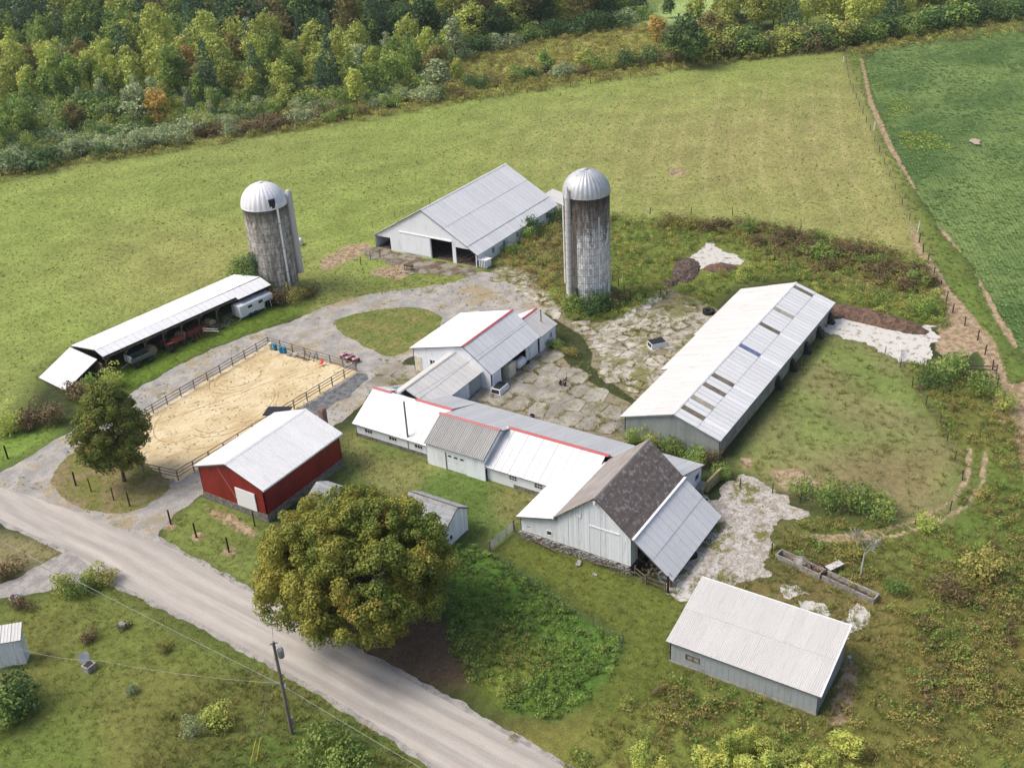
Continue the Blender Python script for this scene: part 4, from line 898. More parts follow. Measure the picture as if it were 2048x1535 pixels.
de = thing('dairy_wing', 'east part of the long white dairy wing with six-pane windows and red ridge', 'farm building', (90, 54, 0)); rl = (90, 54, 0)
ur, zr, uf, zf = 89.75, 4.5, 84.75, 1.95
roof(de, (uf, 60.7, zf), (uf, 48.0, zf), (ur, 60.7, zr), M['white_roof'], 1., .25, .045, 1, rl)
roof(de, (UB, 60.5, ZB), (UB, 39.0, ZB), (ur, 60.5, zr), M['grey_roof'], 1., .25, .02, 1, rl)
ridge_cap(de, (ur, 60.7, zr), (ur, 47.7, zr), M['red_ridge'], rl, .24, .1)
mb = MB(); mb.beam((uf+.0-rl[0], 60.75-rl[1], zf+.12), (ur-rl[0], 60.75-rl[1], zr+.12), .35, .05); mb.build('verge_flashing', M['grey_roof'], de)
wf = uf+.3; wins = [57.3-GX(px, py, wf)[1] for px, py in ((1026, 954), (1077, 969))]; print('de wins', wins)
wall(de, (wf, 57.3), (wf, 51.9), .55, zf, M['white_wall'], [(s_-.5, s_+.5, 1.05, 1.65) for s_ in wins], .4, rel=rl, name='siding')
for s_ in wins: window(de, (wf, 57.3), (wf, 51.9), s_, 1.35, 1.0, .6, rl, (3, 2))
wall(de, (wf, 57.3), (wf, 51.9), 0, .56, M['stone'], (), 1.2, .2, rel=rl, name='foundation', proud=.02)
wall(de, (UB-.3, 39.3), (UB-.3, 60.5), 0, ZB, M['white_wall'], (), .5, rel=rl, name='siding')
wall(de, (ur-2.2, 39.25), (UB-.3, 39.25), 0, piecewise([(0, 3.2), (2.2, zr-.15), (UB-.3-ur+2.2, ZB)]), M['white_wall'], [(6.3, 7.3, 1.2, 2)], .5, rel=rl, name='siding')
roof(de, (uf+1.5, 42.0, 2.8), (uf+1.5, 39.0, 2.8), (ur, 42.0, zr), M['grey_roof'], 1., .25, .02, 1, rl)

# ------------------------------------------------------------------ big bank barn
bb = thing('bank_barn', 'tall white boarded barn with dark slate roof and steep metal lean-to', 'barn', (83.5, 43, 0)); rl = (83.5, 43, 0)
u0, u1, vr, vm, vl, zE, zR = 77.4, 89.6, 38.65, 42.83, 47.6, 4.5, 8.12
def shingles(root, a, b, r, mat, rel, rows=28, name='shingle_course'):
    a, b, r = Vector(a), Vector(b), Vector(r)
    if (b-a).cross(r-a).z < 0: off = b-a; a, b, r = b, a, r+off
    X = (b-a); L = X.length; X.normalize(); Y = (r-a); SL = Y.length; Y.normalize(); Z = X.cross(Y); m_ = Matrix((X, Y, Z)).transposed().to_4x4()
    MBd = MB(); mm = m_.copy(); mm.translation = a-Vector(rel); MBd.box(0, L, 0, SL, -.12, .0, mm); MBd.build('roof_deck', M['wood'], root)
    for j in range(rows):
        y = SL*j/rows; dy = SL/rows; mb = MB(); n = int(L/.45); x = 0.
        while x < L-.05:
            w_ = min(random.uniform(.3, .6), L-x); t0 = .035+random.uniform(0, .012)
            V_ = [(x+.006, y-.03, .0), (x+w_-.006, y-.03, .0), (x+w_-.006, y-.03, t0), (x+.006, y-.03, t0), (x+.006, y+dy, .004), (x+w_-.006, y+dy, .004)]
            mb.add([mm@Vector(v) for v in V_], [(0, 1, 2, 3), (3, 2, 5, 4)]); x += w_
        o = mb.build(name, mat, root)
    return
shingles(bb, (u0, vr, zE), (u1, vr, zE), (u0, vm, zR), M['shingle'], rl)
shingles(bb, (u0, vl, zE-.35), (u1, vl, zE-.35), (u0, vm, zR), M['shingle_up'], rl, 30)
ridge_cap(bb, (u0, vm, zR-.1), (u1, vm, zR-.1), M['shingle_up'], rl, .15, .12)
# upper-left lean
vL2, zL2 = 52.1, 2.75
roof(bb, (u0, vL2, zL2), (89.3, vL2, zL2), (u0, vl-.25, zE-.45), M['white_roof'], 1., .25, .015, 1, rl)
# right lean
vR2, zR2 = 34.4, 1.05
roof(bb, (u0+.05, vR2, zR2), (u1, vR2, zR2), (u0+.05, vr+.12, zE+.03), M['shade_roof'], 1., .25, .018, 2, rl)
mb = MB(); mb.box(u0-rl[0], u1+.05-rl[0], vr-.16-rl[1], vr+.1-rl[1], zE+.0, zE+.14); mb.build('eave_flashing', M['trim'], bb)
wu0, wu1, wr, wl = u0+.3, u1-.3, vr+.35, vl-.35
zl3 = zE-.2
tp = piecewise([(0, zl3), (wl-vm, zR-.16), (wl-wr, zE+.1)])
wall(bb, (wu0, wl), (wu0, wr), 1.0, tp, M['peel_wall'], (), .31, .06, True, rl, 'board', gap=.012)
mb = MB(); mb.box(wu0+.12-rl[0], wu1-.12-rl[0], wr+.12-rl[1], wl-.12-rl[1], .9, 1.); mb.build('floor', M['wood'], bb)
# faint painted door outlines: battens and track
def bat(a_, b_, w_=.07): MB().beam((wu0-.05-rl[0], a_[0]-rl[1], a_[1]), (wu0-.05-rl[0], b_[0]-rl[1], b_[1]), .05, w_).build('batten', M['peel_wall'], bb)
bat((44.9, 4.6), (40.4, 4.15)) if False else bat((43.6, 4.45), (40.2, 4.45), .12)
bat((45.2, 6.3), (45.2, 5.2)); bat((44.5, 6.4), (44.5, 5.1)); bat((45.2, 5.2), (44.5, 5.1))
MB().box(wu0-.35-rl[0], wu0-.02-rl[0], vm-.12-rl[1], vm+.12-rl[1], zR-.75, zR-.45).build('hay_hood', M['trim'], bb)
wall(bb, (wu0, wr), (wu1, wr), 1.0, zE, M['peel_wall'], [(1.5, 4.5, 1, 3.6), (6, 9, 1., 3.6)], .6, .08, rel=rl, name='siding')
wall(bb, (wu1, wr), (wu1, wl), .9, piecewise([(0, zE), (vm-wr, zR-.16), (wl-wr, zl3)]), M['peel_wall'], (), .4, rel=rl, name='siding')
wall(bb, (wu1, wl), (wu0, wl), 1., zl3, M['peel_wall'], (), .6, rel=rl, name='siding')
# left lean front
lf = [wl, 51.85]
wall(bb, (wu0+.1, 51.85), (wu0+.1, wl), .85, piecewise([(0, zL2+.05), (51.85-wl, zl3)]), M['white_wall'], [(3.2, 3.75, 1.45, 2.0), (.75, 1.2, 1.5, 1.65)], .45, .1, rel=rl, name='siding')
window(bb, (wu0+.1, 51.85), (wu0+.1, wl), 3.48, 1.72, .5, .5, rl, (1, 1))
wall(bb, (86.5, 51.85), (wu0+.1, 51.85), .6, zL2, M['white_wall'], (), .45, .1, rel=rl, name='siding')
# rubble foundation: individual stones
fd = MB(); fd.box(wu0+.02-rl[0], wu1-rl[0], wr+.1-rl[1], 51.7-rl[1], 0, .95); fo = fd.build('foundation', M['stone'], bb)
st = []
for i in range(3):
    h_ = MB(); r_ = random.Random(i); V_ = []
    for a_ in range(7):
        for z_ in (-.11, .11): V_.append((.16*math.cos(a_*.9)*r_.uniform(.8, 1.2), .24*math.sin(a_*.9)*r_.uniform(.8, 1.2), z_*r_.uniform(.8, 1.1)))
    st.append(MB().add(V_, [tuple(range(0, 14, 2))[::-1], tuple(range(1, 14, 2))]+[(2*j, (2*j+2) % 14, (2*j+3) % 14, 2*j+1) for j in range(7)]).mesh('stone')); st[-1].materials.append(M['stone_piece'])
yy = wr
while yy < 51.6:
    for row in range(4):
        if random.random() < .9: ob('stone', random.choice(st), None, fo, loc=(wu0-.02-rl[0]+random.uniform(-.06, .04), yy+row*.13-rl[1], .12+row*.23)).rotation_euler = (random.uniform(-.3, .3), 0, random.uniform(-.4, .4))
    yy += .44
# open lean-to: posts and lumber
for i in range(5):
    x_ = u0+.4+i*2.8-rl[0]; MB().bar((x_, vR2+.35-rl[1], 0), (x_, vR2+.35-rl[1], 1.15), .11).build('post', M['wood'], bb)
MB().box(u0+.2-rl[0], u1-.2-rl[0], vR2+.25-rl[1], vR2+.4-rl[1], .95, 1.08).build('girt', M['wood'], bb)
lp = thing('lumber_pile', 'heap of loose brown lumber under the barn lean-to', 'lumber', (78.6, 37, 0))
for i in range(46):
    a_ = Vector((random.uniform(-.8, 2.5), random.uniform(-.9, 1.1), random.uniform(.05, 1.2))); d_ = Vector((random.uniform(-1.3, 1.3), random.uniform(-1.6, 1.2), random.uniform(-.35, .7)))
    MB().beam(a_, a_+d_, .12, .05).build('board', M['wood'], lp)
# timber rails leaning along the foundation
for k_, (p, q, lab) in enumerate((((1035, 1068), (1110, 1108), 'weathered rail lying below the small barn window'), ((1180, 1128), (1270, 1152), 'long weathered rail lying against the big barn wall'))):
    a_, b_ = G(*p), G(*q); tag(MB().beam((a_[0], a_[1], .35), (b_[0], b_[1], .45), .12, .1).build('wood_rail', M['wood']), lab, 'timber')
pc = thing('wooden_pen', 'low weathered rail pen at the corner of the lean-to', 'fence', (*G(1330, 1185)[:2], 0)); o_ = G(1330, 1185)
pts = [G(1270, 1150), G(1292, 1168), G(1330, 1183)]
for i, p in enumerate(pts): MB().bar((p[0]-o_[0], p[1]-o_[1], 0), (p[0]-o_[0], p[1]-o_[1], 1.2), .09).build('post', M['wood'], pc)
for i in range(2):
    for zz in (.45, .95): MB().beam(tuple((pts[i]-o_)[:2])+(zz,), tuple((pts[i+1]-o_)[:2])+(zz,), .05, .13).build('rail', M['wood'], pc)
MB().bar((pts[2][0]-o_[0], pts[2][1]-o_[1]-.3, 0), (pts[2][0]-o_[0], pts[2][1]-o_[1]-.3, 2.), .12).build('corner_post', M['post_dark'], pc)
cw = thing('steel_wheel', 'spoked steel wagon wheel leaning under the steep lean-to', 'wheel', (77.9, 35.3, .1))
MB().torus((0, 0, .75), .75, .09, 'X', 24, 6).build('rim', M['steel'], cw)
for i in range(6): t = i*math.pi/6; MB().bar((0, -.7*math.cos(t), .75-.7*math.sin(t)), (0, .7*math.cos(t), .75+.7*math.sin(t)), .025).build('spoke', M['steel'], cw)

# ------------------------------------------------------------------ low single-slope shed
ls = thing('implement_shed', 'low grey shed with one wide pale sloping roof in the foreground', 'shed', (72, 23.8, 0)); rl = (72, 23.8, 0)
u0, u1, va, vb, zf, zb = 68.15, 75.85, 30.75, 16.85, 2.45, 4.1
um, zm = (u0+u1)/2, (zf+zb)/2
roof(ls, (u0, va, zf), (u0, vb, zf), (u1, va, zb), M['white_roof2'], .93, .19, .022, 2, rl, gap=.002, jit=.002)
MB().box(u1-.02-rl[0], u1+.1-rl[0], vb-rl[1], va-rl[1], zb-.1, zb+.12).build('roof_trim', M['white_roof'], ls)
MB().beam((u0-.02-rl[0], vb-.04-rl[1], zf+.04), (u1+.1-rl[0], vb-.04-rl[1], zb+.04), .1, .16).build('verge_board', M['white_roof'], ls)
wu0, wu1, w0, w1 = u0+.3, u1-.1, va-.25, vb+.3
sw = w0-GX(1384.7, 1324, wu0)[1]; print('low win', sw)
wall(ls, (wu0, w0), (wu0, w1), .15, zf+.02, M['bluegrey_wall'], [(sw-.6, sw+.6, 1.05, 1.5)], .28, rel=rl, name='siding')
window(ls, (wu0, w0), (wu0, w1), sw, 1.28, 1.2, .45, rl, (2, 1), 'wood', 'conc_wall')
wall(ls, (wu0, w1), (wu1, w1), .15, piecewise([(0, zf+.05), (wu1-wu0, zb-.12)]), M['bluegrey_wall'], (), .28, rel=rl, name='siding')
wall(ls, (wu1, w1), (wu1, w0), .15, zb-.12, M['bluegrey_wall'], (), .28, rel=rl, name='siding')
wall(ls, (wu1, w0), (wu0, w0), .15, piecewise([(0, zb-.12), (wu1-wu0, zf+.05)]), M['bluegrey_wall'], (), .28, rel=rl, name='siding')
MB().box(wu0-.05-rl[0], wu1+.05-rl[0], w1-.05-rl[1], w0+.05-rl[1], 0, .17).build('foundation', M['conc_wall'], ls)

# ------------------------------------------------------------------ white slate-roofed coop
cp2 = thing('chicken_coop', 'small white shed with grey slate roof beside the big maple', 'shed', (73.9, 60, 0)); rl = (73.9, 60, 0)
vs, ve, um, zR, zE, ua, ub = 57.3, 63.6, 74.5, 4.1, 2.65, 71.6, 76.4
shingles(cp2, (ua, ve, zE-.25), (ua, vs, zE-.25), (um, ve, zR), M['shingle_grey'], rl, 13)
shingles(cp2, (ub, ve, zE+.2), (ub, vs, zE+.2), (um, ve, zR), M['shingle_grey'], rl, 8)
ridge_cap(cp2, (um, vs, zR-.06), (um, ve, zR-.06), M['wood'], rl, .1, .08)
wall(cp2, (ua+.25, vs+.2), (ub-.2, vs+.2), .1, piecewise([(0, zE-.12), (um-ua-.25, zR-.12), (ub-ua-.45, zE+.18)]), M['peel_wall'], [(1.0, 1.5, .75, 1.35)], .3, .05, True, rl, 'board', gap=.01)
window(cp2, (ua+.25, vs+.2), (ub-.2, vs+.2), 1.25, 1.05, .5, .6, rl, (1, 1))
wall(cp2, (ub-.2, vs+.2), (ub-.2, ve-.2), 0, zE+.1, M['peel_wall'], (), .4, rel=rl, name='siding')
wall(cp2, (ub-.2, ve-.2), (ua+.25, ve-.2), 0, piecewise([(0, zE+.18), (ub-um-.2, zR-.12), (ub-ua-.45, zE-.12)]), M['peel_wall'], (), .4, rel=rl, name='siding')
wall(cp2, (ua+.25, ve-.2), (ua+.25, vs+.2), 0, zE-.2, M['peel_wall'], (), .4, rel=rl, name='siding')
s2 = thing('tool_shed', 'small grey gabled shed between red barn and big maple', 'shed', (72.6, 74.1, 0)); rl = (72.6, 74.1, 0)
shingles(s2, (70.9, 75.2, 1.9), (70.9, 72.8, 1.9), (72.6, 75.2, 2.75), M['shingle_grey'], rl, 9); shingles(s2, (74.2, 75.2, 1.9), (74.2, 72.8, 1.9), (72.6, 75.2, 2.75), M['shingle_grey'], rl, 9)
for a_, b_ in (((71.1, 73), (74, 73)), ((74, 75), (71.1, 75))): wall(s2, a_, b_, 0, piecewise([(0, 1.9), (1.5, 2.6), (2.9, 1.9)]), M['peel_wall'], (), .4, rel=rl, name='siding')
for a_, b_ in (((71.1, 75), (71.1, 73)), ((74, 73), (74, 75))): wall(s2, a_, b_, 0, 1.85, M['peel_wall'], (), .4, rel=rl, name='siding')

# outbuilding corner at the left edge
hc = G(37, 1277, 3.); hs = thing('farm_outbuilding', 'white peeling outbuilding corner with pale roof at the left edge', 'shed', (hc[0], hc[1], 0), R(133))
roof(hs, (-.25, .2, 2.95), (7, .2, 2.95), (-.25, -1.5, 3.7), M['tan_roof'], .9, .3, .02, 1)
wall(hs, (7, 0), (0, 0), 0, 2.9, M['peel_wall'], (), .35, .06, True, (0, 0, 0), 'board', gap=.01)
wall(hs, (0, 0), (0, -1.3), 0, 3.0, M['peel_wall'], (), .35, .06, True, (0, 0, 0), 'board', gap=.01)
MB().box(.1, 6.9, -1.3, -1.2, 0, 3.4).build('rear_wall', M['peel_wall'], hs)

# ------------------------------------------------------------------ open pole shed
ps = thing('pole_shed', 'long open-sided pole shed with bright white roof sheltering farm machinery', 'shed', (81.5, 122, 0)); PSR = R(-6.6)
ps.rotation_euler = (0, 0, PSR)
def psl(x, y, z):       # farm frame -> shed frame
    dx, dy = x-81.5, y-122; c_, s_ = math.cos(-PSR), math.sin(-PSR); return (dx*c_-dy*s_, dx*s_+dy*c_, z)
print('ps', [np.round(psl(*G(px, py, z)), 1) for px, py, z in ((131, 691, 2.6), (183, 706, 3.8), (207, 719, 2.8), (455, 552, 2.6), (500, 568, 3.8), (531, 577, 2.8), (475, 604, 2.8), (467, 599, 2.8), (138, 697, 2.5), (195, 720, 2.6), (78, 768, .3), (150, 775, .3))])
L_ = 29.6
roof(ps, (0.2, 7.6, 2.75), (L_, 7.9, 2.75), (0.2, 1.1, 3.85), M['white_roof'], 1., .25, .015, 1)
roof(ps, (0.2, -.5, 3.3), (23.2, -.5, 3.3), (0.2, 1.2, 3.83), M['white_roof'], 1., .25, .015, 1)
roof(ps, (23.2, -1.1, 3.1), (L_, -1.1, 3.1), (23.2, 1.2, 3.83), M['white_roof'], 1., .25, .015, 1)
roof(ps, (-5.6, 7.4, .35), (-5.6, .6, .35), (-.05, 7.4, 2.7), M['red_barn_roof'], 1., .25, .03, 1)
for i in range(10):
    x_ = .6+i*3.15; MB().bar((x_, -.25, 0), (x_, -.25, 3.1), .1, .09).build('post', M['wood'], ps); MB().bar((x_, 7.4, 0), (x_, 7.4, 2.7), .1, .09).build('post', M['wood'], ps)
    MB().beam((x_, -.3, 2.25), (x_+.9, -.3, 2.95), .08, .1).build('brace', M['wood'], ps)
MB().box(.3, L_-.2, -.35, -.15, 2.8, 2.98).build('beam', M['wood'], ps)
wall(ps, (L_-.3, 7.5), (.3, 7.5), 0, 2.6, M['wood'], (), .3, rel=(0, 0, 0), name='back_boards')
MB().box(-.1, 0, -.3, 7.3, .0, 2.3).build('end_boards', M['wood'], ps)

# ------------------------------------------------------------------ silos
def silo(name, label, cx, cy, r_, h, domemat, stavemat, ribs=26, paint=False):
    t = thing(name, label, 'silo', (cx, cy, 0))
    n = 64; mb = MB(); rows = int(h/.76); dh = h/rows
    for j in range(rows):
        for i in range(n):
            off = .5*(i % 2); z0 = (j+off)*dh; z1 = z0+dh-.035
            if z1 > h: z1 = h
            if j == 0 and off: 
                a0, a1 = i*2*math.pi/n, (i+.88)*2*math.pi/n; mb.add([(r_*math.cos(a0), r_*math.sin(a0), 0), (r_*math.cos(a1), r_*math.sin(a1), 0), (r_*math.cos(a1), r_*math.sin(a1), z0-.03), (r_*math.cos(a0), r_*math.sin(a0), z0-.03)], [(0, 1, 2, 3)])
            if z0 >= h: continue
            a0, a1 = i*2*math.pi/n, (i+.88)*2*math.pi/n; rr = r_+random.uniform(-.008, .008)
            mb.add([(rr*math.cos(a0), rr*math.sin(a0), z0), (rr*math.cos(a1), rr*math.sin(a1), z0), (rr*math.cos(a1), rr*math.sin(a1), z1), (rr*math.cos(a0), rr*math.sin(a0), z1)], [(0, 1, 2, 3)])
    o = mb.build('staves', stavemat, t); o['kind'] = 'stuff'
    MB().lathe([(r_-.045, 0), (r_-.045, h)], 64).build('inner_shell', M['joint'] if paint else M['stone_piece'], t)
    ca = o.data.color_attributes.new('shade', 'FLOAT_COLOR', 'CORNER'); nf = len(o.data.polygons); sv = rng.normal(0, .17, nf); ca.data.foreach_set('color', np.repeat(np.stack([1+sv, 1+sv, 1+sv, np.ones(nf)], 1), [p.loop_total for p in o.data.polygons], 0).astype(np.float32).ravel())
    for j in range(int(h/1.1)):
        z = .5+j*1.1; MB().lathe([(r_+.0, z-.02), (r_+.03, z), (r_+.0, z+.02)], 48).build('hoop', M['rust'], t)
    # ribbed dome
    d = MB(); V_ = []; F = []; nn = ribs*4; m = 14
    for i in range(nn):
        a_ = i*2*math.pi/nn; bump = .05 if i % 4 in (1, 2) else 0.
        for k_ in range(m):
            ph = math.pi/2*k_/(m-1); rr = (r_+.1)*math.cos(ph)+bump*math.cos(ph); V_.append((rr*math.cos(a_), rr*math.sin(a_), h+(r_+.0)*math.sin(ph)*.98+(bump*.4*math.sin(ph))))
    for i in range(nn):
        j = (i+1) % nn
        for k_ in range(m-1): F.append((i*m+k_, j*m+k_, j*m+k_+1, i*m+k_+1))
    d.add(V_, F).build('dome', domemat, t)
    MB().lathe([(r_+.16, h-.12), (r_+.16, h+.04), (r_+.05, h+.06)], 48).build('dome_rim', domemat, t)
    MB().lathe([(0, h+r_*1.03+.08), (.3, h+r_*1.03), (.32, h+r_*.97)], 16).build('cap', domemat, t)
    return t
def stave_mat(name, base, dark, paint=None, h=16.):
    k = NT(name); sepz = k.n('ShaderNodeSeparateXYZ'); k.t.links.new(k.pos, sepz.inputs[0]); z = sepz.outputs[2]
    str_ = k.noise(1.6, 5, .7, st=(1, 1, .12)); c = k.mix(k.ramp(str_, .35, .65), base, dark)
    c = k.mix(k.ramp(z, h*.80, h*1.02, 0, .85), c, lin('4d4439', .6))
    c = k.mul(c, k.ramp(k.noise(2.2, 3, .7), .3, .7, .75, 1.2)); c = k.mul(c, k.ramp(k.noise(9, 3, .7, st=(1, 1, .6)), .3, .7, .8, 1.2))
    if paint:
        f = k.math('ADD', k.math('MULTIPLY', k.math('SUBTRACT', 1, k.math('DIVIDE', z, h)), .75), k.math('ADD', k.math('MULTIPLY', k.noise(1.1, 5, .75, st=(1, 1, .16)), .9), k.math('MULTIPLY', k.noise(4.5, 3, .8, st=(1, 1, .8)), .5)))
        c = k.mix(k.ramp(f, .86, 1.06), c, paint)
    c = k.mix(1., c, k.attr('shade', 0), 'MULTIPLY')
    return k.finish(c, .9, spec=.15)
s1c = G(557, 578); s1 = silo('silo', 'grey stave silo with white dome and vine at its base beside the pole shed', s1c[0], s1c[1], 3.4, 14.4, M['dome'], stave_mat('grey_silo_staves', lin('c6c1b8', .98), lin('959086', .9), None, 14.4), 26)
s2c = G(1177, 596); s2_ = silo('silo', 'tall silo with streaked white paint and ribbed dome near the long barn', s2c[0], s2c[1], 3.35, 16.9, M['dome2'], stave_mat('painted_silo_staves', lin('a09b93', .85), lin('6a645b', .75), lin('e4e4e2', .88), 16.9), 30, True)
# direction from silo towards camera, for pipes and chutes
def sdir(c, deg): a_ = math.atan2(-c[1], -c[0])+R(deg); return math.cos(a_), math.sin(a_)
x_, y_ = sdir(s1c, 30); r_ = 3.4; 
MB().bar((x_*(r_+.25), y_*(r_+.25), 1.2), (x_*(r_+.25), y_*(r_+.25), 14.8), .17, .17, 10).build('blower_pipe', M['pipe'], s1)
MB().bar((x_*(r_+.25), y_*(r_+.25), 14.8), (x_*(r_-.9), y_*(r_-.9), 16.1), .2, .26, 10).build('pipe_elbow', M['pipe'], s1)
xx, yy = sdir(s1c, 20); MB().box(-.45, .45, -.5, .5, 14.5, 15.9, Matrix.Translation((xx*(r_-.35), yy*(r_-.35), 0))@Matrix.Rotation(math.atan2(yy, xx), 4, 'Z')).build('hatch', M['black'], s1)
for z_ in (4, 8, 12): MB().torus((x_*(r_+.25), y_*(r_+.25), z_), .2, .04, 'Z', 10, 4).build('clamp', M['rust'], s1)
x_, y_ = sdir(s1c, 88); MB().lathe([(0, 16.2), (.35, 16.0), (.55, 15.5), (.55, 2.4), (0, 2.4)], 14, (x_*(r_+.45), y_*(r_+.45), 0)).build('chute', M['white_roof2'], s1)
x_, y_ = sdir(s2c, -48); r_ = 3.35
MB().lathe([(0, 18.7), (.5, 16.9), (.42, 16.8), (.42, 1.6), (0, 1.6)], 14, (x_*(r_+.3), y_*(r_+.3), 0)).build('chute', M['white_roof2'], s2_)
for z_ in range(3, 16): MB().torus((x_*(r_+.3), y_*(r_+.3), z_), .51, .02, 'Z', 14, 4).build('band', M['wood'], s2_)
x_, y_ = sdir(s2c, -78); MB().bar((x_*(r_+.15), y_*(r_+.15), 3), (x_*(r_+.15), y_*(r_+.15), 15.2), .13, .13, 8).build('pipe', M['pipe'], s2_)
x_, y_ = sdir(s2c, -33); MB().box(-.03, .05, -.3, .3, 0, 15.3, Matrix.Translation((x_*r_, y_*r_, 0))@Matrix.Rotation(math.atan2(y_, x_), 4, 'Z')).build('door_column', M['rust'] if False else M['wood'], s2_)
x_, y_ = sdir(s2c, -30); MB().box(-.02, .12, -.2, .2, .9, 3, Matrix.Translation((x_*r_, y_*r_, 0))@Matrix.Rotation(math.atan2(y_, x_), 4, 'Z')).build('door_gap', M['dark'], s2_)
x_, y_ = sdir(s2c, 30); MB().bar((x_*(r_+.08), y_*(r_+.08), 2), (x_*(r_+.08), y_*(r_+.08), 14), .06).build('conduit', M['pipe'], s2_)
# ------------------------------------------------------------------ foliage
LF = {}
LF['maple'] = leafmat('maple_leaves', lin('6a7c36', .66), lin('979242', .72), lin('a07e3c', .62), .16, gain=1.5)
LF['maple2'] = leafmat('left_maple_leaves', lin('6c7c3a', .66), lin('8e9048', .7), lin('948244', .64), .4, gain=1.85)
LF['dark'] = leafmat('dark_green_leaves', lin('46633a', .64), lin('5f7842', .64), gain=1.7)
LF['mid'] = leafmat('mid_green_leaves', lin('657f40', .68), lin('87964a', .7), gain=1.85)
LF['light'] = leafmat('yellow_green_leaves', lin('8c9a4c', .72), lin('a9aa58', .74), gain=1.85)
LF['olive'] = leafmat('olive_brown_leaves', lin('7f7a44', .66), lin('887c4a', .64), gain=1.75)
LF['pine'] = leafmat('blue_green_needles', lin('50694a', .62), lin('647d58', .64), gain=1.7)
LF['orange'] = leafmat('orange_leaves', lin('b5845a', .72), lin('968448', .7), gain=1.7)
LF['gold'] = leafmat('golden_leaves', lin('c0a458', .78), lin('ab9450', .75), gain=1.75)
LF['willow'] = leafmat('grey_green_leaves', lin('84916c', .72), lin('9aa276', .74), gain=1.8)
LF['brown'] = leafmat('reddish_brown_scrub', lin('7d6a4c', .7), lin('6b6142', .66), gain=1.6)
LF['rod'] = leafmat('goldenrod', lin('a39c56', .7), lin('8f8c4c', .68), gain=1.5)
LF['weed'] = leafmat('green_weeds', lin('6b8440', .68), lin('84964a', .7), gain=1.65)
LF['weeddry'] = leafmat('dry_weeds', lin('968752', .7), lin('84774a', .66), gain=1.65)
LF['leafy'] = leafmat('broad_green_leaves', lin('6a8a44', .66), lin('8a9f54', .68), lin('98a050', .68), .35, .35, gain=1.3)

def crown(name, r, blobs, ls, per, up=.35, flat=1.):
    """leaf faces on many small rounded sprays"""
    Vs = []
    for (c, br) in blobs:
        n = max(6, int(per*br*br)); d = r.normal(size=(n, 3)); d[:, 2] += up; d /= np.linalg.norm(d, axis=1)[:, None]
        rad = br*r.uniform(.72, 1.08, n)[:, None]; p = np.array(c)+d*rad*np.array([1, 1, flat])
        nn = d+r.normal(size=(n, 3))*.45; nn /= np.linalg.norm(nn, axis=1)[:, None]
        t = np.cross(nn, r.normal(size=(n, 3))); t /= np.linalg.norm(t, axis=1)[:, None]; b = np.cross(nn, t)
        s = ls*r.uniform(.6, 1.25, n)[:, None]
        q = np.stack([p-t*s*.5, p+b*s*.36, p+t*s*.5, p-b*s*.36], 1); Vs.append(q.reshape(-1, 3))
    V_ = np.concatenate(Vs); return qmesh(name, V_, len(V_)//4)
def ell_blobs(r, n, R0, rz, zc, br, inner=.55, squash=0.):
    o = []
    for i in range(n):
        d = r.normal(size=3); d /= np.linalg.norm(d); k_ = r.uniform(inner, .92)
        z = d[2]*rz*k_; w_ = 1-squash*max(0, d[2]*k_)
        o.append(((d[0]*R0*k_*w_, d[1]*R0*k_*w_, zc+z), br*r.uniform(.7, 1.3)))
    return o
def trunk_mesh(r, H, r0, R0, limbs=7, zc=.35):
    mb = MB(); top = Vector((r.normal(0, .15), r.normal(0, .15), H*.75)); pts = [Vector((0, 0, -.1)), Vector((r.normal(0, .1), r.normal(0, .1), H*zc)), top]
    mb.bar(pts[0], pts[1], r0, r0*.75, 8, False); mb.bar(pts[1], pts[2], r0*.75, r0*.2, 7, False)
    for i in range(limbs):
        a_ = i*2.4+r.uniform(0, .5); z0 = H*r.uniform(zc*.8, .6); b0 = pts[0].lerp(pts[1], 1) if z0 < H*zc else pts[1].lerp(pts[2], (z0-H*zc)/(H*(.75-zc)))
        e = b0+Vector((math.cos(a_)*R0*.75, math.sin(a_)*R0*.75, H*r.uniform(.1, .28))); m_ = b0.lerp(e, .5)+Vector((0, 0, H*.03))
        mb.bar(b0, m_, r0*.38, r0*.22, 5, False); mb.bar(m_, e, r0*.22, r0*.06, 5, False)
    return mb.mesh('trunk')
def mk_tree(kind, mat, H, R0, n, ls, seed, per=26, br=None, shape='round', low=.18, trunkr=.16, barkm='bark'):
    r = np.random.default_rng(seed); br = br or R0*.36
    if shape == 'round': bl = ell_blobs(r, n, R0, H*(1-low)/2, H*(1+low)/2-.2, br, .5, .38)
    elif shape == 'col': bl = ell_blobs(r, n, R0, H*(1-low)/2, H*(1+low)/2, br, .35, .35)
    elif shape == 'cone':
        bl = []
        for i in range(n):
            f = (i+.5)/n; z = H*(low+(1-low)*f); rr = R0*(1-f)**.8; a_ = i*2.4; k_ = r.uniform(.5, .95); bl.append(((rr*k_*math.cos(a_), rr*k_*math.sin(a_), z), br*(1-.65*f)*r.uniform(.8, 1.2)))
    elif shape == 'bush': bl = [((x*R0*.62, y*R0*.62, abs(z)*H*.55+H*.2), br*r.uniform(.8, 1.25)) for x, y, z in r.normal(size=(n, 3))*.6]
    cm = crown(kind+'_crown', r, bl, ls, per, flat=.6 if shape == 'cone' else .9); cm.materials.append(mat)
    tm = trunk_mesh(r, H, trunkr, R0*.8) if trunkr else None
    if tm: tm.materials.append(M[barkm])
    return cm, tm
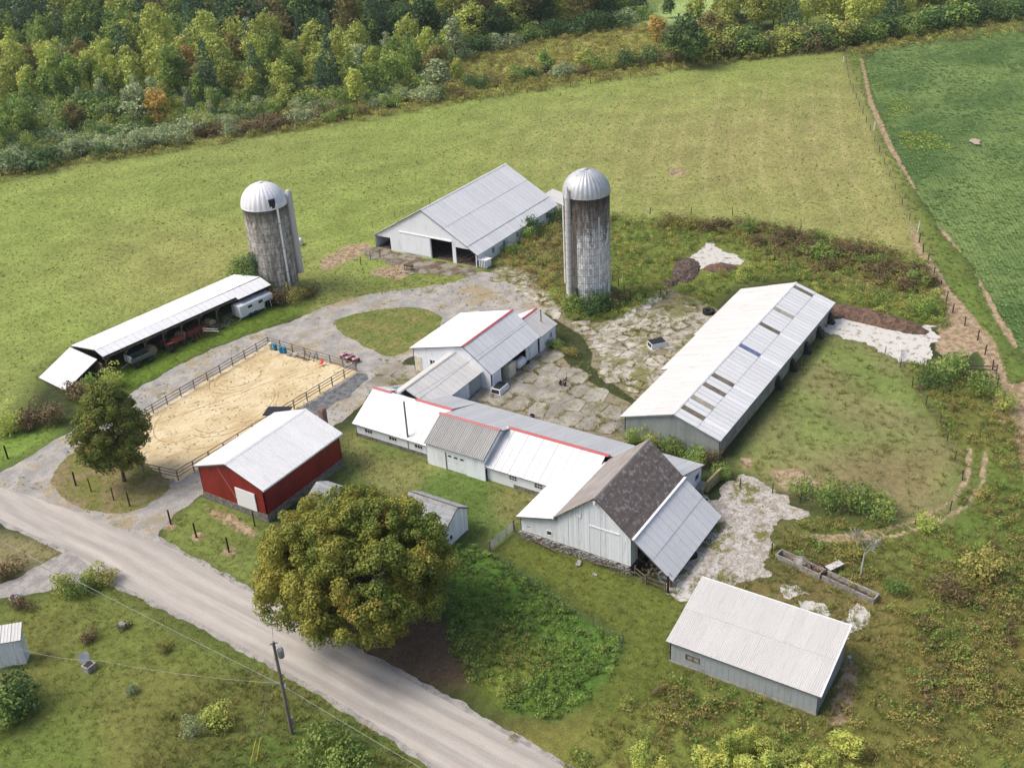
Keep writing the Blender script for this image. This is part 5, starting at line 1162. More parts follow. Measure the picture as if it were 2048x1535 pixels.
def put_tree(name, me, label, cat, p, rz=0., sc=1., group=None):
    t = thing(name, label, cat, (p[0], p[1], 0), rz, group); t.scale = (sc, sc, sc) if not hasattr(sc, '__len__') else sc
    ob('crown', me[0], None, t)
    if me[1]: ob('trunk', me[1], None, t)
    return t

# the big maple
r = np.random.default_rng(5)
bl = []
def lobed(nl, RX, RZ, zc, lr, nb, br, taper=0., low=-.5):
    out = []
    for i in range(nl):      # big boughs spaced over the crown, each a cluster of leafy sprays
        t = (i+.5)/nl; z = 1-(1-low)*t; ph = i*2.39996+r.normal(0, .2); s_ = math.sqrt(max(0, 1-z*z)); w_ = 1-taper*max(0, z)
        c = np.array([math.cos(ph)*s_*RX*w_, math.sin(ph)*s_*RX*w_, zc+z*RZ])*np.array([1, 1, 1]); R_ = lr*r.uniform(.75, 1.3)
        for j in range(nb):
            d = r.normal(size=3); d /= np.linalg.norm(d); d[2] = abs(d[2])*.9-.25; out.append((tuple(c+d*R_*r.uniform(.55, 1.05)), br*r.uniform(.65, 1.35)))
    return out
bl = lobed(46, 7.1, 5.3, 7.2, 2.1, 20, .74, 0., -.66)
for i in range(70): d = r.normal(size=3); d /= np.linalg.norm(d); bl.append(((d[0]*5., d[1]*5., 7.0+d[2]*3.6), 1.3))
mc = crown('maple_crown', r, bl, .25, 300, .5); mc.materials.append(LF['maple'])
tm = trunk_mesh(r, 11, .55, 6.5, 12, .28); tm.materials.append(M['bark'])
bt = G(722, 1268); put_tree('maple_tree', (mc, tm), 'huge round maple with orange-tinged crown standing beside the road', 'tree', (bt[0]+.8, bt[1]+.1))
# left maple
bl = lobed(40, 3.2, 5.2, 7.0, 1.2, 19, .5, .45, -.8)
for i in range(40): d = r.normal(size=3); d /= np.linalg.norm(d); bl.append(((d[0]*2.2, d[1]*2.2, 6.6+d[2]*4.), .85))
mc = crown('maple_crown', r, bl, .25, 250, .35); mc.materials.append(LF['maple2']); tm = trunk_mesh(r, 9.5, .24, 3.2, 9, .18); tm.materials.append(M['bark'])
put_tree('maple_tree', (mc, tm), 'oval green maple by the drive beside the riding arena', 'tree', G(249, 962)[:2])

# forest kinds
K = {}
spec = {'mid': (LF['mid'], 'round'), 'dark': (LF['dark'], 'round'), 'light': (LF['light'], 'round'), 'olive': (LF['olive'], 'round'), 'pine': (LF['pine'], 'cone'), 'orange': (LF['orange'], 'round'), 'gold': (LF['gold'], 'col'), 'midcol': (LF['mid'], 'col'), 'lightcol': (LF['light'], 'col'), 'willowt': (LF['willow'], 'col')}
for i, (kk, (m_, sh)) in enumerate(spec.items()):
    K[kk] = [mk_tree(kk, m_, 11 if sh != 'cone' else 13, 3.6 if sh == 'round' else (2.3 if sh == 'col' else 3.6), 44 if sh != 'cone' else 60, .62, 50+i*3+j, per=22, br=1.25 if sh == 'round' else (1.0 if sh == 'col' else 1.35), shape=sh, low=.12) for j in range(2)]
KB = {}
for i, (kk, m_) in enumerate((('willow', 'willow'), ('brown', 'brown'), ('mid', 'mid'), ('rod', 'rod'), ('dark', 'dark'), ('light', 'light'))):
    KB[kk] = [mk_tree(kk, LF[m_], 2.6, 2.2, 18, .27, 90+i*3+j, per=75, br=.85, shape='bush', trunkr=0)[0] for j in range(2)]
WORD = {'mid': 'mid-green rounded', 'dark': 'dark green rounded', 'light': 'yellow-green rounded', 'olive': 'olive-brown rounded', 'pine': 'blue-green pointed pine', 'orange': 'orange autumn', 'gold': 'golden narrow', 'midcol': 'slender mid-green', 'lightcol': 'slender yellow-green', 'willowt': 'slender grey-green'}
def jitter_pts(poly, sp, seed, jit=.45, clipfn=None):
    r = np.random.default_rng(seed); p = np.array(poly); x0, y0 = p.min(0); x1, y1 = p.max(0)
    gx_, gy_ = np.meshgrid(np.arange(x0, x1, sp), np.arange(y0, y1, sp)); P = np.stack([gx_.ravel(), gy_.ravel()], 1); P = P+r.uniform(-jit, jit, P.shape)*sp
    return P[pip(P, poly)]
# special trees of the wood edge
def sp_tree(k_, px, py, sc, label, v=0, name='tree'): put_tree(name, K[k_][v], label, 'tree', G(px, py)[:2], random.uniform(0, 6), sc)
SPEC = [('gold', 322, 262, (1.25, 1.25, 1.0), 'golden narrow tree standing at the front of the left wood'), ('orange', 384, 170, (1.25, 1.25, 1.05), 'orange maple glowing in the left wood'),
 ('willowt', 285, 262, (1.6, 1.6, 1.0), 'grey-green willow-like tree left of the golden tree'), ('dark', 1372, 135, (1.55, 1.55, 1.35), 'dense dark green round tree on the far pasture edge'),
 ('pine', 62, 95, (1.6, 1.6, 1.5), 'large blue-green pine at the upper left corner'), ('pine', 262, 170, (1.3, 1.3, 1.25), 'blue-green pine behind the orange maple'), ('pine', 850, 80, (1.4, 1.4, 1.35), 'tall dark pine at the back of the left wood'),
 ('olive', 318, 75, (1.2, 1.2, 1.3), 'rust-brown tree high in the left wood'), ('mid', 553, 160, (1.0, 1.0, 1.25), 'full green tree in the middle of the left wood'), ('mid', 780, 185, (1.15, 1.15, .95), 'spreading green tree at the right front of the left wood'),
 ('willowt', 722, 165, (1.5, 1.5, .9), 'pale silvery tree left of the spreading green tree'), ('lightcol', 715, 215, (1.1, 1.1, .9), 'yellow-tinged slender tree below the pale silvery tree'), ('light', 915, 165, (.6, .6, .6), 'small yellow-green tree beside the goldenrod clearing'),
 ('midcol', 1092, 155, (.9, .9, .75), 'lone slim green tree in the goldenrod clearing'), ('light', 1170, 140, (.9, .9, .55), 'thin light green tree near the pasture fence'), ('olive', 1420, 105, (1.1, 1.1, 1.1), 'olive-brown tree right of the dense dark tree'),
 ('gold', 1312, 90, (1.2, 1.2, .8), 'golden-brown tree left of the dense dark tree'), ('mid', 1558, 90, (.7, .7, .55), 'small bright green tree in the far hedgerow'), ('pine', 1560, 45, (1.0, 1.0, 1.0), 'dark pine behind the far hedgerow'),
 ('light', 1712, 65, (1.2, 1.2, 1.1), 'large pale green tree above the corner of the crop field'), ('willowt', 878, 190, (1.6, 1.6, .8), 'grey-green tree at the right end of the left wood front'),
 ('olive', 1500, 40, (1.0, 1.0, 1.2), 'brownish bare-topped tree in the far hedgerow'), ('pine', 1925, 18, (1.1, 1.1, 1.0), 'dark pine beyond the crop field at upper right'), ('olive', 1840, 30, (1.2, 1.2, 1.0), 'olive tree above the far edge of the crop field')]
SHORT = ['golden tree', 'orange maple', 'willow-like tree', 'dark round tree', 'corner pine', 'middle pine', 'tall dark pine', 'rust-brown tree', 'full green tree', 'spreading green tree', 'pale silvery tree', 'yellow-tinged tree', 'small clearing tree', 'lone clearing tree', 'thin fence tree', 'olive-brown tree', 'golden-brown tree', 'bright green hedgerow tree', 'hedgerow pine', 'pale green corner tree', 'grey-green wood-end tree', 'bare-topped hedgerow tree', 'upper right pine', 'crop-side olive tree']
taken = []
for k_, px, py, sc, lab in SPEC:
    sp_tree(k_, px, py, sc, lab); taken.append(G(px, py)[:2])
taken = np.array(taken)
cand = jitter_pts(PG([(-420, 420), (-150, 335), (0, 300), (200, 262), (420, 238), (620, 212), (780, 195), (880, 165), (905, 130), (1000, 90), (1150, 62), (1280, 28), (1250, 5), (1290, -80), (1100, -120), (-300, -40)]), 6.5, 3)
cand2 = jitter_pts(PG([(1300, 25), (1420, 75), (1500, 72), (1640, 55), (1740, 62), (1900, 35), (2060, 8), (2200, -10), (2200, -60), (1700, -60), (1660, 10), (1560, 30), (1480, 28), (1380, 48)]), 6.5, 4)
allc = np.concatenate([cand, cand2]); iscr = np.concatenate([np.zeros(len(cand)), np.ones(len(cand2))])
dd = np.hypot(allc[:, None, 0]-taken[None, :, 0], allc[:, None, 1]-taken[None, :, 1]).min(1); kp = dd > 4.2; allc = allc[kp]; iscr = iscr[kp]
pxs, _ = PXN(np.concatenate([allc, np.zeros((len(allc), 1))], 1))
depth = np.hypot(*allc.T); order = np.argsort(depth); far_pts = []; nind = 0; r = np.random.default_rng(8)
kinds_all = list(spec)
for i in order:
    px, py = pxs[i]; P = allc[i]
    if iscr[i]: pr = [.24, .12, .2, .22, .1, 0, .02, .04, .03, .03]; sc = r.uniform(.7, 1.15)
    elif py > 215: pr = [.16, .02, .2, .06, 0, 0, 0, .2, .2, .16]; sc = r.uniform(.45, .85)
    elif py > 110: pr = [.32, .07, .25, .10, .07, .0, .0, .08, .12, .07]; sc = r.uniform(.75, 1.2)
    else: pr = [.28, .24, .10, .14, .2, 0, 0, .03, .01, 0]; sc = r.uniform(1.0, 1.5)
    if px > 640 and not iscr[i] and py > 90: sc *= .85
    pr = np.array(pr, float)+1e-4; gv = [mnoise.noise(Vector((P[0]*.03, P[1]*.03, 2.7*q))) for q in range(10)]; pr = pr*np.exp(np.array(gv)*5.); pr[5] = pr[6] = 0; pr = pr/sum(pr); sc *= r.choice([.72, .9, 1.05, 1.25], p=[.25, .3, .3, .15]); kk = kinds_all[r.choice(10, p=pr)]; v = int(r.integers(2)); rz = r.uniform(0, 6.28)
    sc3 = (sc*r.uniform(.9, 1.15), sc*r.uniform(.9, 1.15), sc*r.uniform(.9, 1.2))
    if nind < 280 and -80 < px < 2130 and py > -60:
        zone = 'hedgerow behind the far fields' if iscr[i] else ('front edge of the left wood' if py > 215 else ('middle of the left wood' if py > 110 else 'back of the left wood'))
        szw = 'low' if sc < .8 else ('medium' if sc < 1.12 else 'tall')
        jn_ = int(np.argmin(np.hypot(*(taken-P).T))); lm = SHORT[jn_]; q_ = PXN(np.array([[*taken[jn_], 0]]))[0][0]; ddx, ddy = px-q_[0], py-q_[1]
        rel = ('left of' if ddx < 0 else 'right of') if abs(ddx) > 2*abs(ddy) else ('behind' if ddy < 0 else 'in front of')
        if abs(ddx) > abs(ddy)*.7 and rel in ('behind', 'in front of'): rel += (' and left of' if ddx < 0 else ' and right of')
        far_ = 'close' if np.hypot(ddx, ddy) < 75 else 'well'
        put_tree('tree', K[kk][v], f'{szw} {WORD[kk]} tree {far_} {rel} the {lm}', 'tree', P, rz, sc3, f'{WORD[kk]} trees in the {zone}'); nind += 1
    else: far_pts.append((P[0], P[1], kinds_all.index(kk)*2+v, sc, rz))
print('trees', nind, 'far', len(far_pts))

# ------------------------------------------------------------------ scattering (uncountable cover)
def scatter(name, pts, variants, label, cat):
    """pts rows: x,y,z,variant,scale,rot -> instances of variants"""
    pts = np.asarray(pts, np.float32)
    me = bpy.data.meshes.new(name); me.vertices.add(len(pts)); me.vertices.foreach_set('co', pts[:, :3].ravel())
    for nm_, c_, ty in (('vi', 3, 'INT'), ('sc', 4, 'FLOAT'), ('rz', 5, 'FLOAT')):
        a = me.attributes.new(nm_, ty, 'POINT'); a.data.foreach_set('value', pts[:, c_].astype(np.int32 if ty == 'INT' else np.float32))
    me.update(); o = ob(name, me)
    ng = bpy.data.node_groups.new(name, 'GeometryNodeTree'); ng.interface.new_socket('Geometry', in_out='INPUT', socket_type='NodeSocketGeometry'); ng.interface.new_socket('Geometry', in_out='OUTPUT', socket_type='NodeSocketGeometry')
    N = ng.nodes.new; Lk = ng.links.new; gi = N('NodeGroupInput'); go = N('NodeGroupOutput'); jn = N('GeometryNodeJoinGeometry')
    av = N('GeometryNodeInputNamedAttribute'); av.data_type = 'INT'; av.inputs[0].default_value = 'vi'
    asc = N('GeometryNodeInputNamedAttribute'); asc.data_type = 'FLOAT'; asc.inputs[0].default_value = 'sc'
    ar = N('GeometryNodeInputNamedAttribute'); ar.data_type = 'FLOAT'; ar.inputs[0].default_value = 'rz'
    cx = N('ShaderNodeCombineXYZ'); Lk(ar.outputs[0], cx.inputs[2])
    for i, v in enumerate(variants):
        src = bpy.data.objects.new('clump_source', v)
        oi = N('GeometryNodeObjectInfo'); oi.inputs[0].default_value = src; oi.inputs['As Instance'].default_value = True
        cmp_ = N('FunctionNodeCompare'); cmp_.data_type = 'INT'; cmp_.operation = 'EQUAL'; Lk(av.outputs[0], cmp_.inputs[2]); cmp_.inputs[3].default_value = i
        ip = N('GeometryNodeInstanceOnPoints'); Lk(gi.outputs[0], ip.inputs['Points']); Lk(cmp_.outputs[0], ip.inputs['Selection']); Lk(oi.outputs['Geometry'], ip.inputs['Instance'])
        Lk(cx.outputs[0], ip.inputs['Rotation']); Lk(asc.outputs[0], ip.inputs['Scale']); Lk(ip.outputs[0], jn.inputs[0])
    Lk(jn.outputs[0], go.inputs[0]); md = o.modifiers.new('scatter', 'NODES'); md.node_group = ng
    return tag(o, label, cat, kind='stuff')
fp = [(x, y, 0, v, s_, rz) for x, y, v, s_, rz in far_pts]
vs_ = []
for kk in kinds_all:
    for v in range(2): vs_.append(K[kk][v][0])
if fp: scatter('distant_woods', fp, vs_, 'mixed green woodland rising behind the nearer trees', 'woods')

def tuft(seed, h, w_, n, mat, spread=.18, broad=False):
    r = np.random.default_rng(seed); V_ = []
    for i in range(n):
        a_ = r.uniform(0, 6.28); b = np.array([math.cos(a_), math.sin(a_), 0])*r.uniform(0, spread); ln = h*r.uniform(.5, 1.2); out = np.array([math.cos(a_), math.sin(a_), 0])*ln*r.uniform(.2, .8)
        tp_ = b+out+np.array([0, 0, ln*(.55 if broad else .85)]); sd = np.array([-math.sin(a_), math.cos(a_), 0])*w_*r.uniform(.6, 1.3)
        md_ = b*.4+tp_*.6+np.array([0, 0, ln*.12])
        if broad: V_ += [b, md_-sd, tp_, md_+sd]
        else: V_ += [b-sd*.6, tp_-sd*.2, tp_+sd*.2, b+sd*.6]
    me = qmesh('tuft', np.array(V_), n); me.materials.append(mat); return me
def clump(seed, R0, H, n, ls, mat, per=40):
    return mk_tree('clump', mat, H, R0, n, ls, seed, per=per, br=R0*.5, shape='bush', trunkr=0)[0]
GM = {}
PADS = [PG([(1568, 1178), (1590, 1172), (1622, 1190), (1600, 1198), (1572, 1195)]), PG([(1600, 1205), (1620, 1198), (1650, 1212), (1648, 1232), (1600, 1218)]), PG([(1690, 1215), (1725, 1208), (1742, 1225), (1710, 1262), (1695, 1280), (1690, 1245)])]
GM['grass'] = leafmat('pasture_grass', lin('87924a', .74), lin('9a9c5a', .76), lin('7e8f48', .74), .05, .4, .12, .12, 1.28)
GM['grassg'] = leafmat('lawn_grass', lin('77823f', .7), lin('8f9152', .72), None, .25, .4, .2, .25, 1.35)
GM['grassd'] = leafmat('dry_grass', lin('ac9d68', .76), lin('98905a', .74), None, .25, .4, .2, .25)
NOGO = [PG([(0, 0)])]
BLD = [(66.7, 80, 77.3, 87.9), (100.9, 142.4, 39.2, 52.5), (136, 162.4, 96, 117.6), (102.5, 119.3, 71.4, 84.6), (91, 103, 73, 79), (85.4, 95.7, 68.9, 80.7), (84.5, 95.7, 57.3, 69), (84.9, 95.7, 38.8, 57.3), (77.4, 89.6, 38, 52), (68.2, 75.9, 16.9, 30.7), (71.6, 76.4, 57.3, 63.6), (160, 166.5, 94.5, 100)]
AVOID = [(smooth(road_poly, 0), -.2), (drive_poly, -.9), (SY1, 0), (SY2, .0), (SY3, 0), ([(99.6, 108.2), (98.9, 91.0), (68.0, 92.8), (65.7, 108.3)], 0)]
def free(P, conc_ok=False):
    ok = np.ones(len(P), bool)
    for a, b, c_, d in BLD: ok &= ~((P[:, 0] > a-.1) & (P[:, 0] < b+.1) & (P[:, 1] > c_-.1) & (P[:, 1] < d+.1))
    for i, (pl_, m_) in enumerate(AVOID):
        if conc_ok and i in (2, 3): continue
        ins = pip(P, pl_)
        if m_ < 0: ins &= segd(P, pl_) > -m_
        ok &= ~ins
    return ok
def cover(name, zones, dens, variants, label, cat, sc=(.7, 1.3), seed=1, avoid=True, z=0., noise_s=None, thr=0., conc_ok=False, minus=()):
    r = np.random.default_rng(seed); out = []
    for zn, dm_ in zones:
        p = np.array(zn); x0, y0 = p.min(0); x1, y1 = p.max(0); n = int((x1-x0)*(y1-y0)*dens*dm_)
        P = np.stack([r.uniform(x0, x1, n), r.uniform(y0, y1, n)], 1)
        px, f = PXN(np.concatenate([P, np.zeros((len(P), 1))], 1)); P = P[(px[:, 0] > -260) & (px[:, 0] < 2420) & (px[:, 1] > -60) & (px[:, 1] < 1800)]
        P = P[pip(P, zn)]
        if avoid: P = P[free(P, conc_ok)]
        for mz in minus: P = P[~pip(P, mz)]
        for q_, o_ in ((TYRE, -.8), (TYRE, .8)):
            if len(P): P = P[segd(P, [(a_, b_+o_) for a_, b_ in q_], False) > .45]
        if noise_s:
            nv = np.array([mnoise.noise(Vector((a*noise_s, b*noise_s, seed*3.1)))+.5*mnoise.noise(Vector((a*noise_s*2.7, b*noise_s*2.7, seed))) for a, b in P]) if len(P) else np.zeros(0)
            P = P[nv > thr]
        out.append(P)
    P = np.concatenate(out); n = len(P); print(name, n)
    if not n: return
    pts = np.concatenate([P, np.full((n, 1), z), r.integers(0, len(variants), (n, 1)), r.uniform(*sc, (n, 1)), r.uniform(0, 6.28, (n, 1))], 1)
    return scatter(name, pts, variants, label, cat)
g1 = [tuft(1, .2, .04, 16, GM['grass'], .18), tuft(2, .16, .05, 16, GM['grass'], .22), tuft(3, .2, .04, 14, GM['grassd'], .18)]
cover('pasture_grass', [(Z_PAST, 1.), (Z_MEADOW, .4)], 2.2, g1, 'tufty grazed pasture grass', 'grass', (.35, .8), 1)
g1b = [tuft(31, .28, .05, 16, GM['grassg'], .2)]
cover('pasture_tussocks', [(Z_PAST, 1.)], .07, g1b, 'darker green tussocks dotted over the pasture', 'grass', (.5, 1.2), 12, noise_s=.06, thr=.0)
g2 = [tuft(4, .13, .03, 16, GM['grassg'], .22), tuft(5, .11, .035, 16, GM['grassg'], .25), tuft(6, .12, .03, 14, GM['grassd'], .2)]
cover('lawn_grass', [(Z_LAWN_MID, 1.), (Z_LAWN_TRI, 1.), (Z_LAWN_NW, .8), (Z_LAWN_SW, 1.1), (Z_SHEDFRONT, 1), (Z_NORTHLAWN, .7), (Z_GRASSSTRIP, 1), (Z_LANE, 1.4), (Z_DRYSW, .5)], 3.2, g2, 'short mown grass around the farm buildings', 'grass', (.7, 1.4), 2)
cover('island_grass', [(ISL, 1.), (TRI, .8)], 3, g2[:2], 'short grass on the drive island and under the maple', 'grass', (.5, 1.), 3, avoid=False, z=.03)
g3 = [clump(7, .55, .8, 7, .17, LF['weed'], 120), clump(8, .5, .6, 6, .17, LF['weeddry'], 120), clump(9, .6, .7, 7, .15, LF['rod'], 120), clump(10, .5, .7, 6, .16, LF['brown'], 120), clump(11, .5, .6, 6, .16, LF['light'], 120)]
BP = [[(a-.3, c_-.3), (b+.3, c_-.3), (b+.3, d+.3), (a-.3, d+.3)] for a, b, c_, d in BLD]
cover('drive_grass', [(drive_poly, 1.)], 1.6, [tuft(51, .12, .04, 14, GM['grassg'], .22), tuft(52, .12, .04, 14, GM['grassd'], .24)], 'thin grass growing in patches through the gravel drive', 'grass', (.5, 1.2), 52, avoid=False, z=.03, noise_s=.13, thr=.06, minus=[ISL, TRI, ARN, road_poly, SY2]+BP)
cover('tall_weeds', [(Z_WEED1, 1.)], 1.6, [g3[1], g3[0], g3[2], g3[3]], 'rank brown-green weeds between cattle barn and silo', 'weeds', (.7, 1.5), 4)
cover('tall_weeds', [(Z_WEED2, 1.)], 1.3, [g3[0], g3[2], g3[4], g3[0]], 'rank green weeds behind the long grey barn', 'weeds', (.7, 1.5), 5, minus=(PG([(1340, 580), (1340, 540), (1375, 505), (1405, 482), (1495, 515), (1480, 540), (1400, 560)]),))
cover('brown_weeds', [(Z_WEED2B, 1.)], 1.0, [g3[3], g3[1], g3[3]], 'band of brown weeds along the pasture edge', 'weeds', (1., 2.1), 6, noise_s=.12, thr=-.1)
cover('rough_weeds', [(Z_WEEDR, 1.)], .8, [g3[0], g3[1], g3[2]], 'rough mixed weeds in the lower right field', 'weeds', (.5, 1.4), 7, noise_s=.16, thr=-.12)
cover('goldenrod', [(Z_BROWNR, 1.3), (Z_SE_DRY, .9), (Z_WEEDR, .3)], 1.3, [g3[2], g3[1], g3[0], g3[3]], 'yellow-brown goldenrod stands at lower right', 'weeds', (.6, 1.5), 8, noise_s=.075, thr=.02)
cover('rough_weeds', [(Z_SAPR, 1.)], 1.1, [g3[1], g3[0], g3[1]], 'brown-green weeds between the low shed and the feed trough', 'weeds', (.35, .8), 24, noise_s=.25, thr=-.15, minus=PADS)
cover('track_grass', [(Z_TRACK, 1.)], 1.6, [tuft(41, .25, .05, 16, GM['grassg'], .22), tuft(42, .22, .05, 16, GM['grass'], .22)], 'green grass growing along the field track', 'grass', (.6, 1.3), 25, minus=DIRT)
cover('rough_grass', [(Z_SAPR, .9), (Z_WEEDR, 1.), (Z_SWWEED, 1.2), (Z_PADD, .3)], 2.2, [tuft(12, .42, .04, 16, GM['grassg'], .25), tuft(13, .42, .04, 16, GM['grassd'], .25), tuft(14, .4, .05, 16, GM['grass'], .25)], 'rough knee-high grass in the right-hand field and verge', 'grass', (.6, 1.4), 9)
bt_ = [tuft(15, .3, .09, 16, LF['leafy'], .3, True), tuft(16, .34, .1, 14, LF['leafy'], .3, True)]
cover('garden_leaves', [(Z_GARDEN, 1.)], 4.5, bt_+[g3[0]], 'leafy green plants filling the fenced garden plot', 'garden plants', (.45, 1.3), 10, noise_s=.22, thr=-.4)
cover('garden_leaves', [(Z_GARDEN_Y, 1.)], 3., [g3[2], g3[4], bt_[0]], 'yellowing plants in the lower garden plot', 'garden plants', (.4, .9), 11)
cover('goldenrod_clearing', [(Z_CLEAR, 1.), (Z_BELT, .7)], .45, [g3[2], g3[4], g3[1]], 'pale goldenrod and tall grass beyond the pasture fence', 'weeds', (1.2, 2.6), 13)
wj = [tuft(17, .16, .04, 12, GM['grassg'], .16), tuft(18, .18, .04, 12, GM['grassd'], .18)]
cover('slab_weeds', [(z, 1.) for z in Z_CONC[:2]], .5, wj, 'short weeds growing in the cracks of the concrete', 'weeds', (.6, 1.5), 14, noise_s=.45, thr=.18, conc_ok=True, z=.03)
ep = []; r = np.random.default_rng(66)
for cell in EDG:
    for i in range(len(cell)):
        a_, b_ = np.array(cell[i]), np.array(cell[(i+1) % len(cell)]); L = np.hypot(*(b_-a_))
        for j in range(int(L*4)):
            q = a_+(b_-a_)*r.random()+r.normal(0, .07, 2); v = mnoise.noise(Vector((q[0]*.28, q[1]*.28, 5)))+.6*mnoise.noise(Vector((q[0]*.9, q[1]*.9, 8)))
            if v > .05: ep.append((q[0], q[1], .03, r.integers(3), r.uniform(.5, 1.5)*(1+v), r.uniform(0, 6.28)))
scatter('crack_weeds', ep, wj+[g2[2]], 'weeds rooted along the cracks between concrete slabs', 'weeds')
cw_ = [tuft(19, .35, .12, 14, leafmat('soy_leaves', lin('668448', .78), lin('8aa25c', .82), None, .06, .3, .15, .2, 1.2), .35, True)]
cover('crop_plants', [(cp_, 1.)], 1.1, cw_, 'rows of leafy green crop plants', 'crop', (.6, 1.1), 15)
yl = [tuft(20, .36, .12, 14, leafmat('yellowing_soy_leaves', lin('a9b050', .76), lin('98aa50', .76), None, .06, .25), .35, True)]
cover('yellow_crop', [(PG([(1762, 200), (1800, 198), (1830, 225), (1780, 240)]), 1), (PG([(1735, 150), (1750, 150), (1768, 175), (1745, 180)]), 1), (PG([(1795, 265), (1840, 262), (1930, 290), (1900, 300), (1810, 300), (1800, 290)]), 1)], 1.6, yl, 'yellowing patches along the crop field edge', 'crop', (.7, 1.2), 16, noise_s=.3, thr=-.2, z=.05)
cover('forest_understory', [(PG([(0, 330), (420, 262), (620, 232), (820, 205), (900, 130), (900, 60), (0, 60)]), 1.)], .12, [KB['mid'][0], KB['dark'][0], KB['willow'][0], KB['light'][1]], 'shrubby undergrowth beneath the left wood', 'undergrowth', (.6, 1.3), 17, avoid=False)
cover('fallen_leaves', [(Z_LEAFLIT, 1.)], 4, [tuft(21, .12, .06, 8, leafmat('fallen_leaf', lin('7a5a44', .65), lin('94745a', .7)), .2, True)], 'brown fallen leaves under the big maple', 'leaves', (.5, 1.), 18)

# shrub belt along the pasture fence: shrubs one can tell apart
BW = {'willow': 'grey-green', 'brown': 'reddish-brown', 'mid': 'green', 'rod': 'yellowish', 'dark': 'dark green', 'light': 'pale green'}
def bush(kk, p, sc, label, group=None, rz=None, z=0.):
    o = ob('bush', KB[kk][random.randrange(2)], None, None, (p[0], p[1], z)); o.rotation_euler = (0, 0, random.uniform(0, 6) if rz is None else rz); o.scale = sc if hasattr(sc, '__len__') else (sc, sc, sc)
    return tag(o, label, 'bush', group)
def hedge(a, b, n, kinds, s0, s1, where, off=6):
    for i in range(n):
        t = (i+random.uniform(.2, .8))/n; px = a[0]+(b[0]-a[0])*t+random.uniform(-6, 6); py = a[1]+(b[1]-a[1])*t+random.uniform(-off, off); kk = random.choice(kinds); s_ = random.uniform(s0, s1)
        bush(kk, G(px, py), (s_*random.uniform(1, 1.4), s_*random.uniform(1, 1.4), s_), f'{"low" if s_ < s0+(s1-s0)*.33 else ("mid-sized" if s_ < s0+(s1-s0)*.66 else "tall")} {BW[kk]} bush {where}', f'{BW[kk]} bushes {where}')
hedge((-30, 345), (380, 278), 26, ['willow', 'willow', 'willow', 'dark'], 1.1, 1.9, 'in the grey-green hedge at the left pasture edge', 10)
hedge((390, 275), (640, 245), 13, ['brown', 'brown', 'willow'], .9, 1.4, 'in the brown scrub beyond the left pasture')
hedge((650, 238), (920, 190), 14, ['brown', 'mid', 'brown', 'willow'], .8, 1.4, 'in the scrub beyond the cattle barn pasture')
hedge((930, 182), (1340, 122), 22, ['mid', 'willow', 'dark', 'rod', 'brown'], .9, 1.7, 'in the hedge beyond the middle of the pasture', 5)
hedge((1350, 122), (1700, 88), 28, ['mid', 'dark', 'brown', 'light', 'rod'], 1.7, 2.8, 'in the tall hedge at the far pasture corner', 4)
hedge((1710, 88), (2060, 30), 26, ['dark', 'mid', 'dark'], 1.5, 2.5, 'in the dark hedge above the crop field', 3)
hedge((0, 255), (250, 235), 12, ['willow', 'dark', 'mid'], 1.4, 2.3, 'in the thicket before the left wood', 14)
hedge((420, 225), (860, 185), 16, ['mid', 'light', 'willow'], .9, 1.6, 'at the foot of the left wood', 10)
hedge((900, 118), (1290, 40), 18, ['willow', 'dark', 'mid'], 1.3, 2.2, 'behind the goldenrod clearing', 6)
hedge((1315, 450), (1480, 462), 11, ['brown', 'brown', 'rod'], .5, .95, 'in the brown scrub at the left of the pasture edge', 6)
hedge((1480, 462), (1860, 575), 30, ['brown', 'brown', 'mid', 'brown'], .5, 1., 'in the brown scrub above the long grey barn', 22)
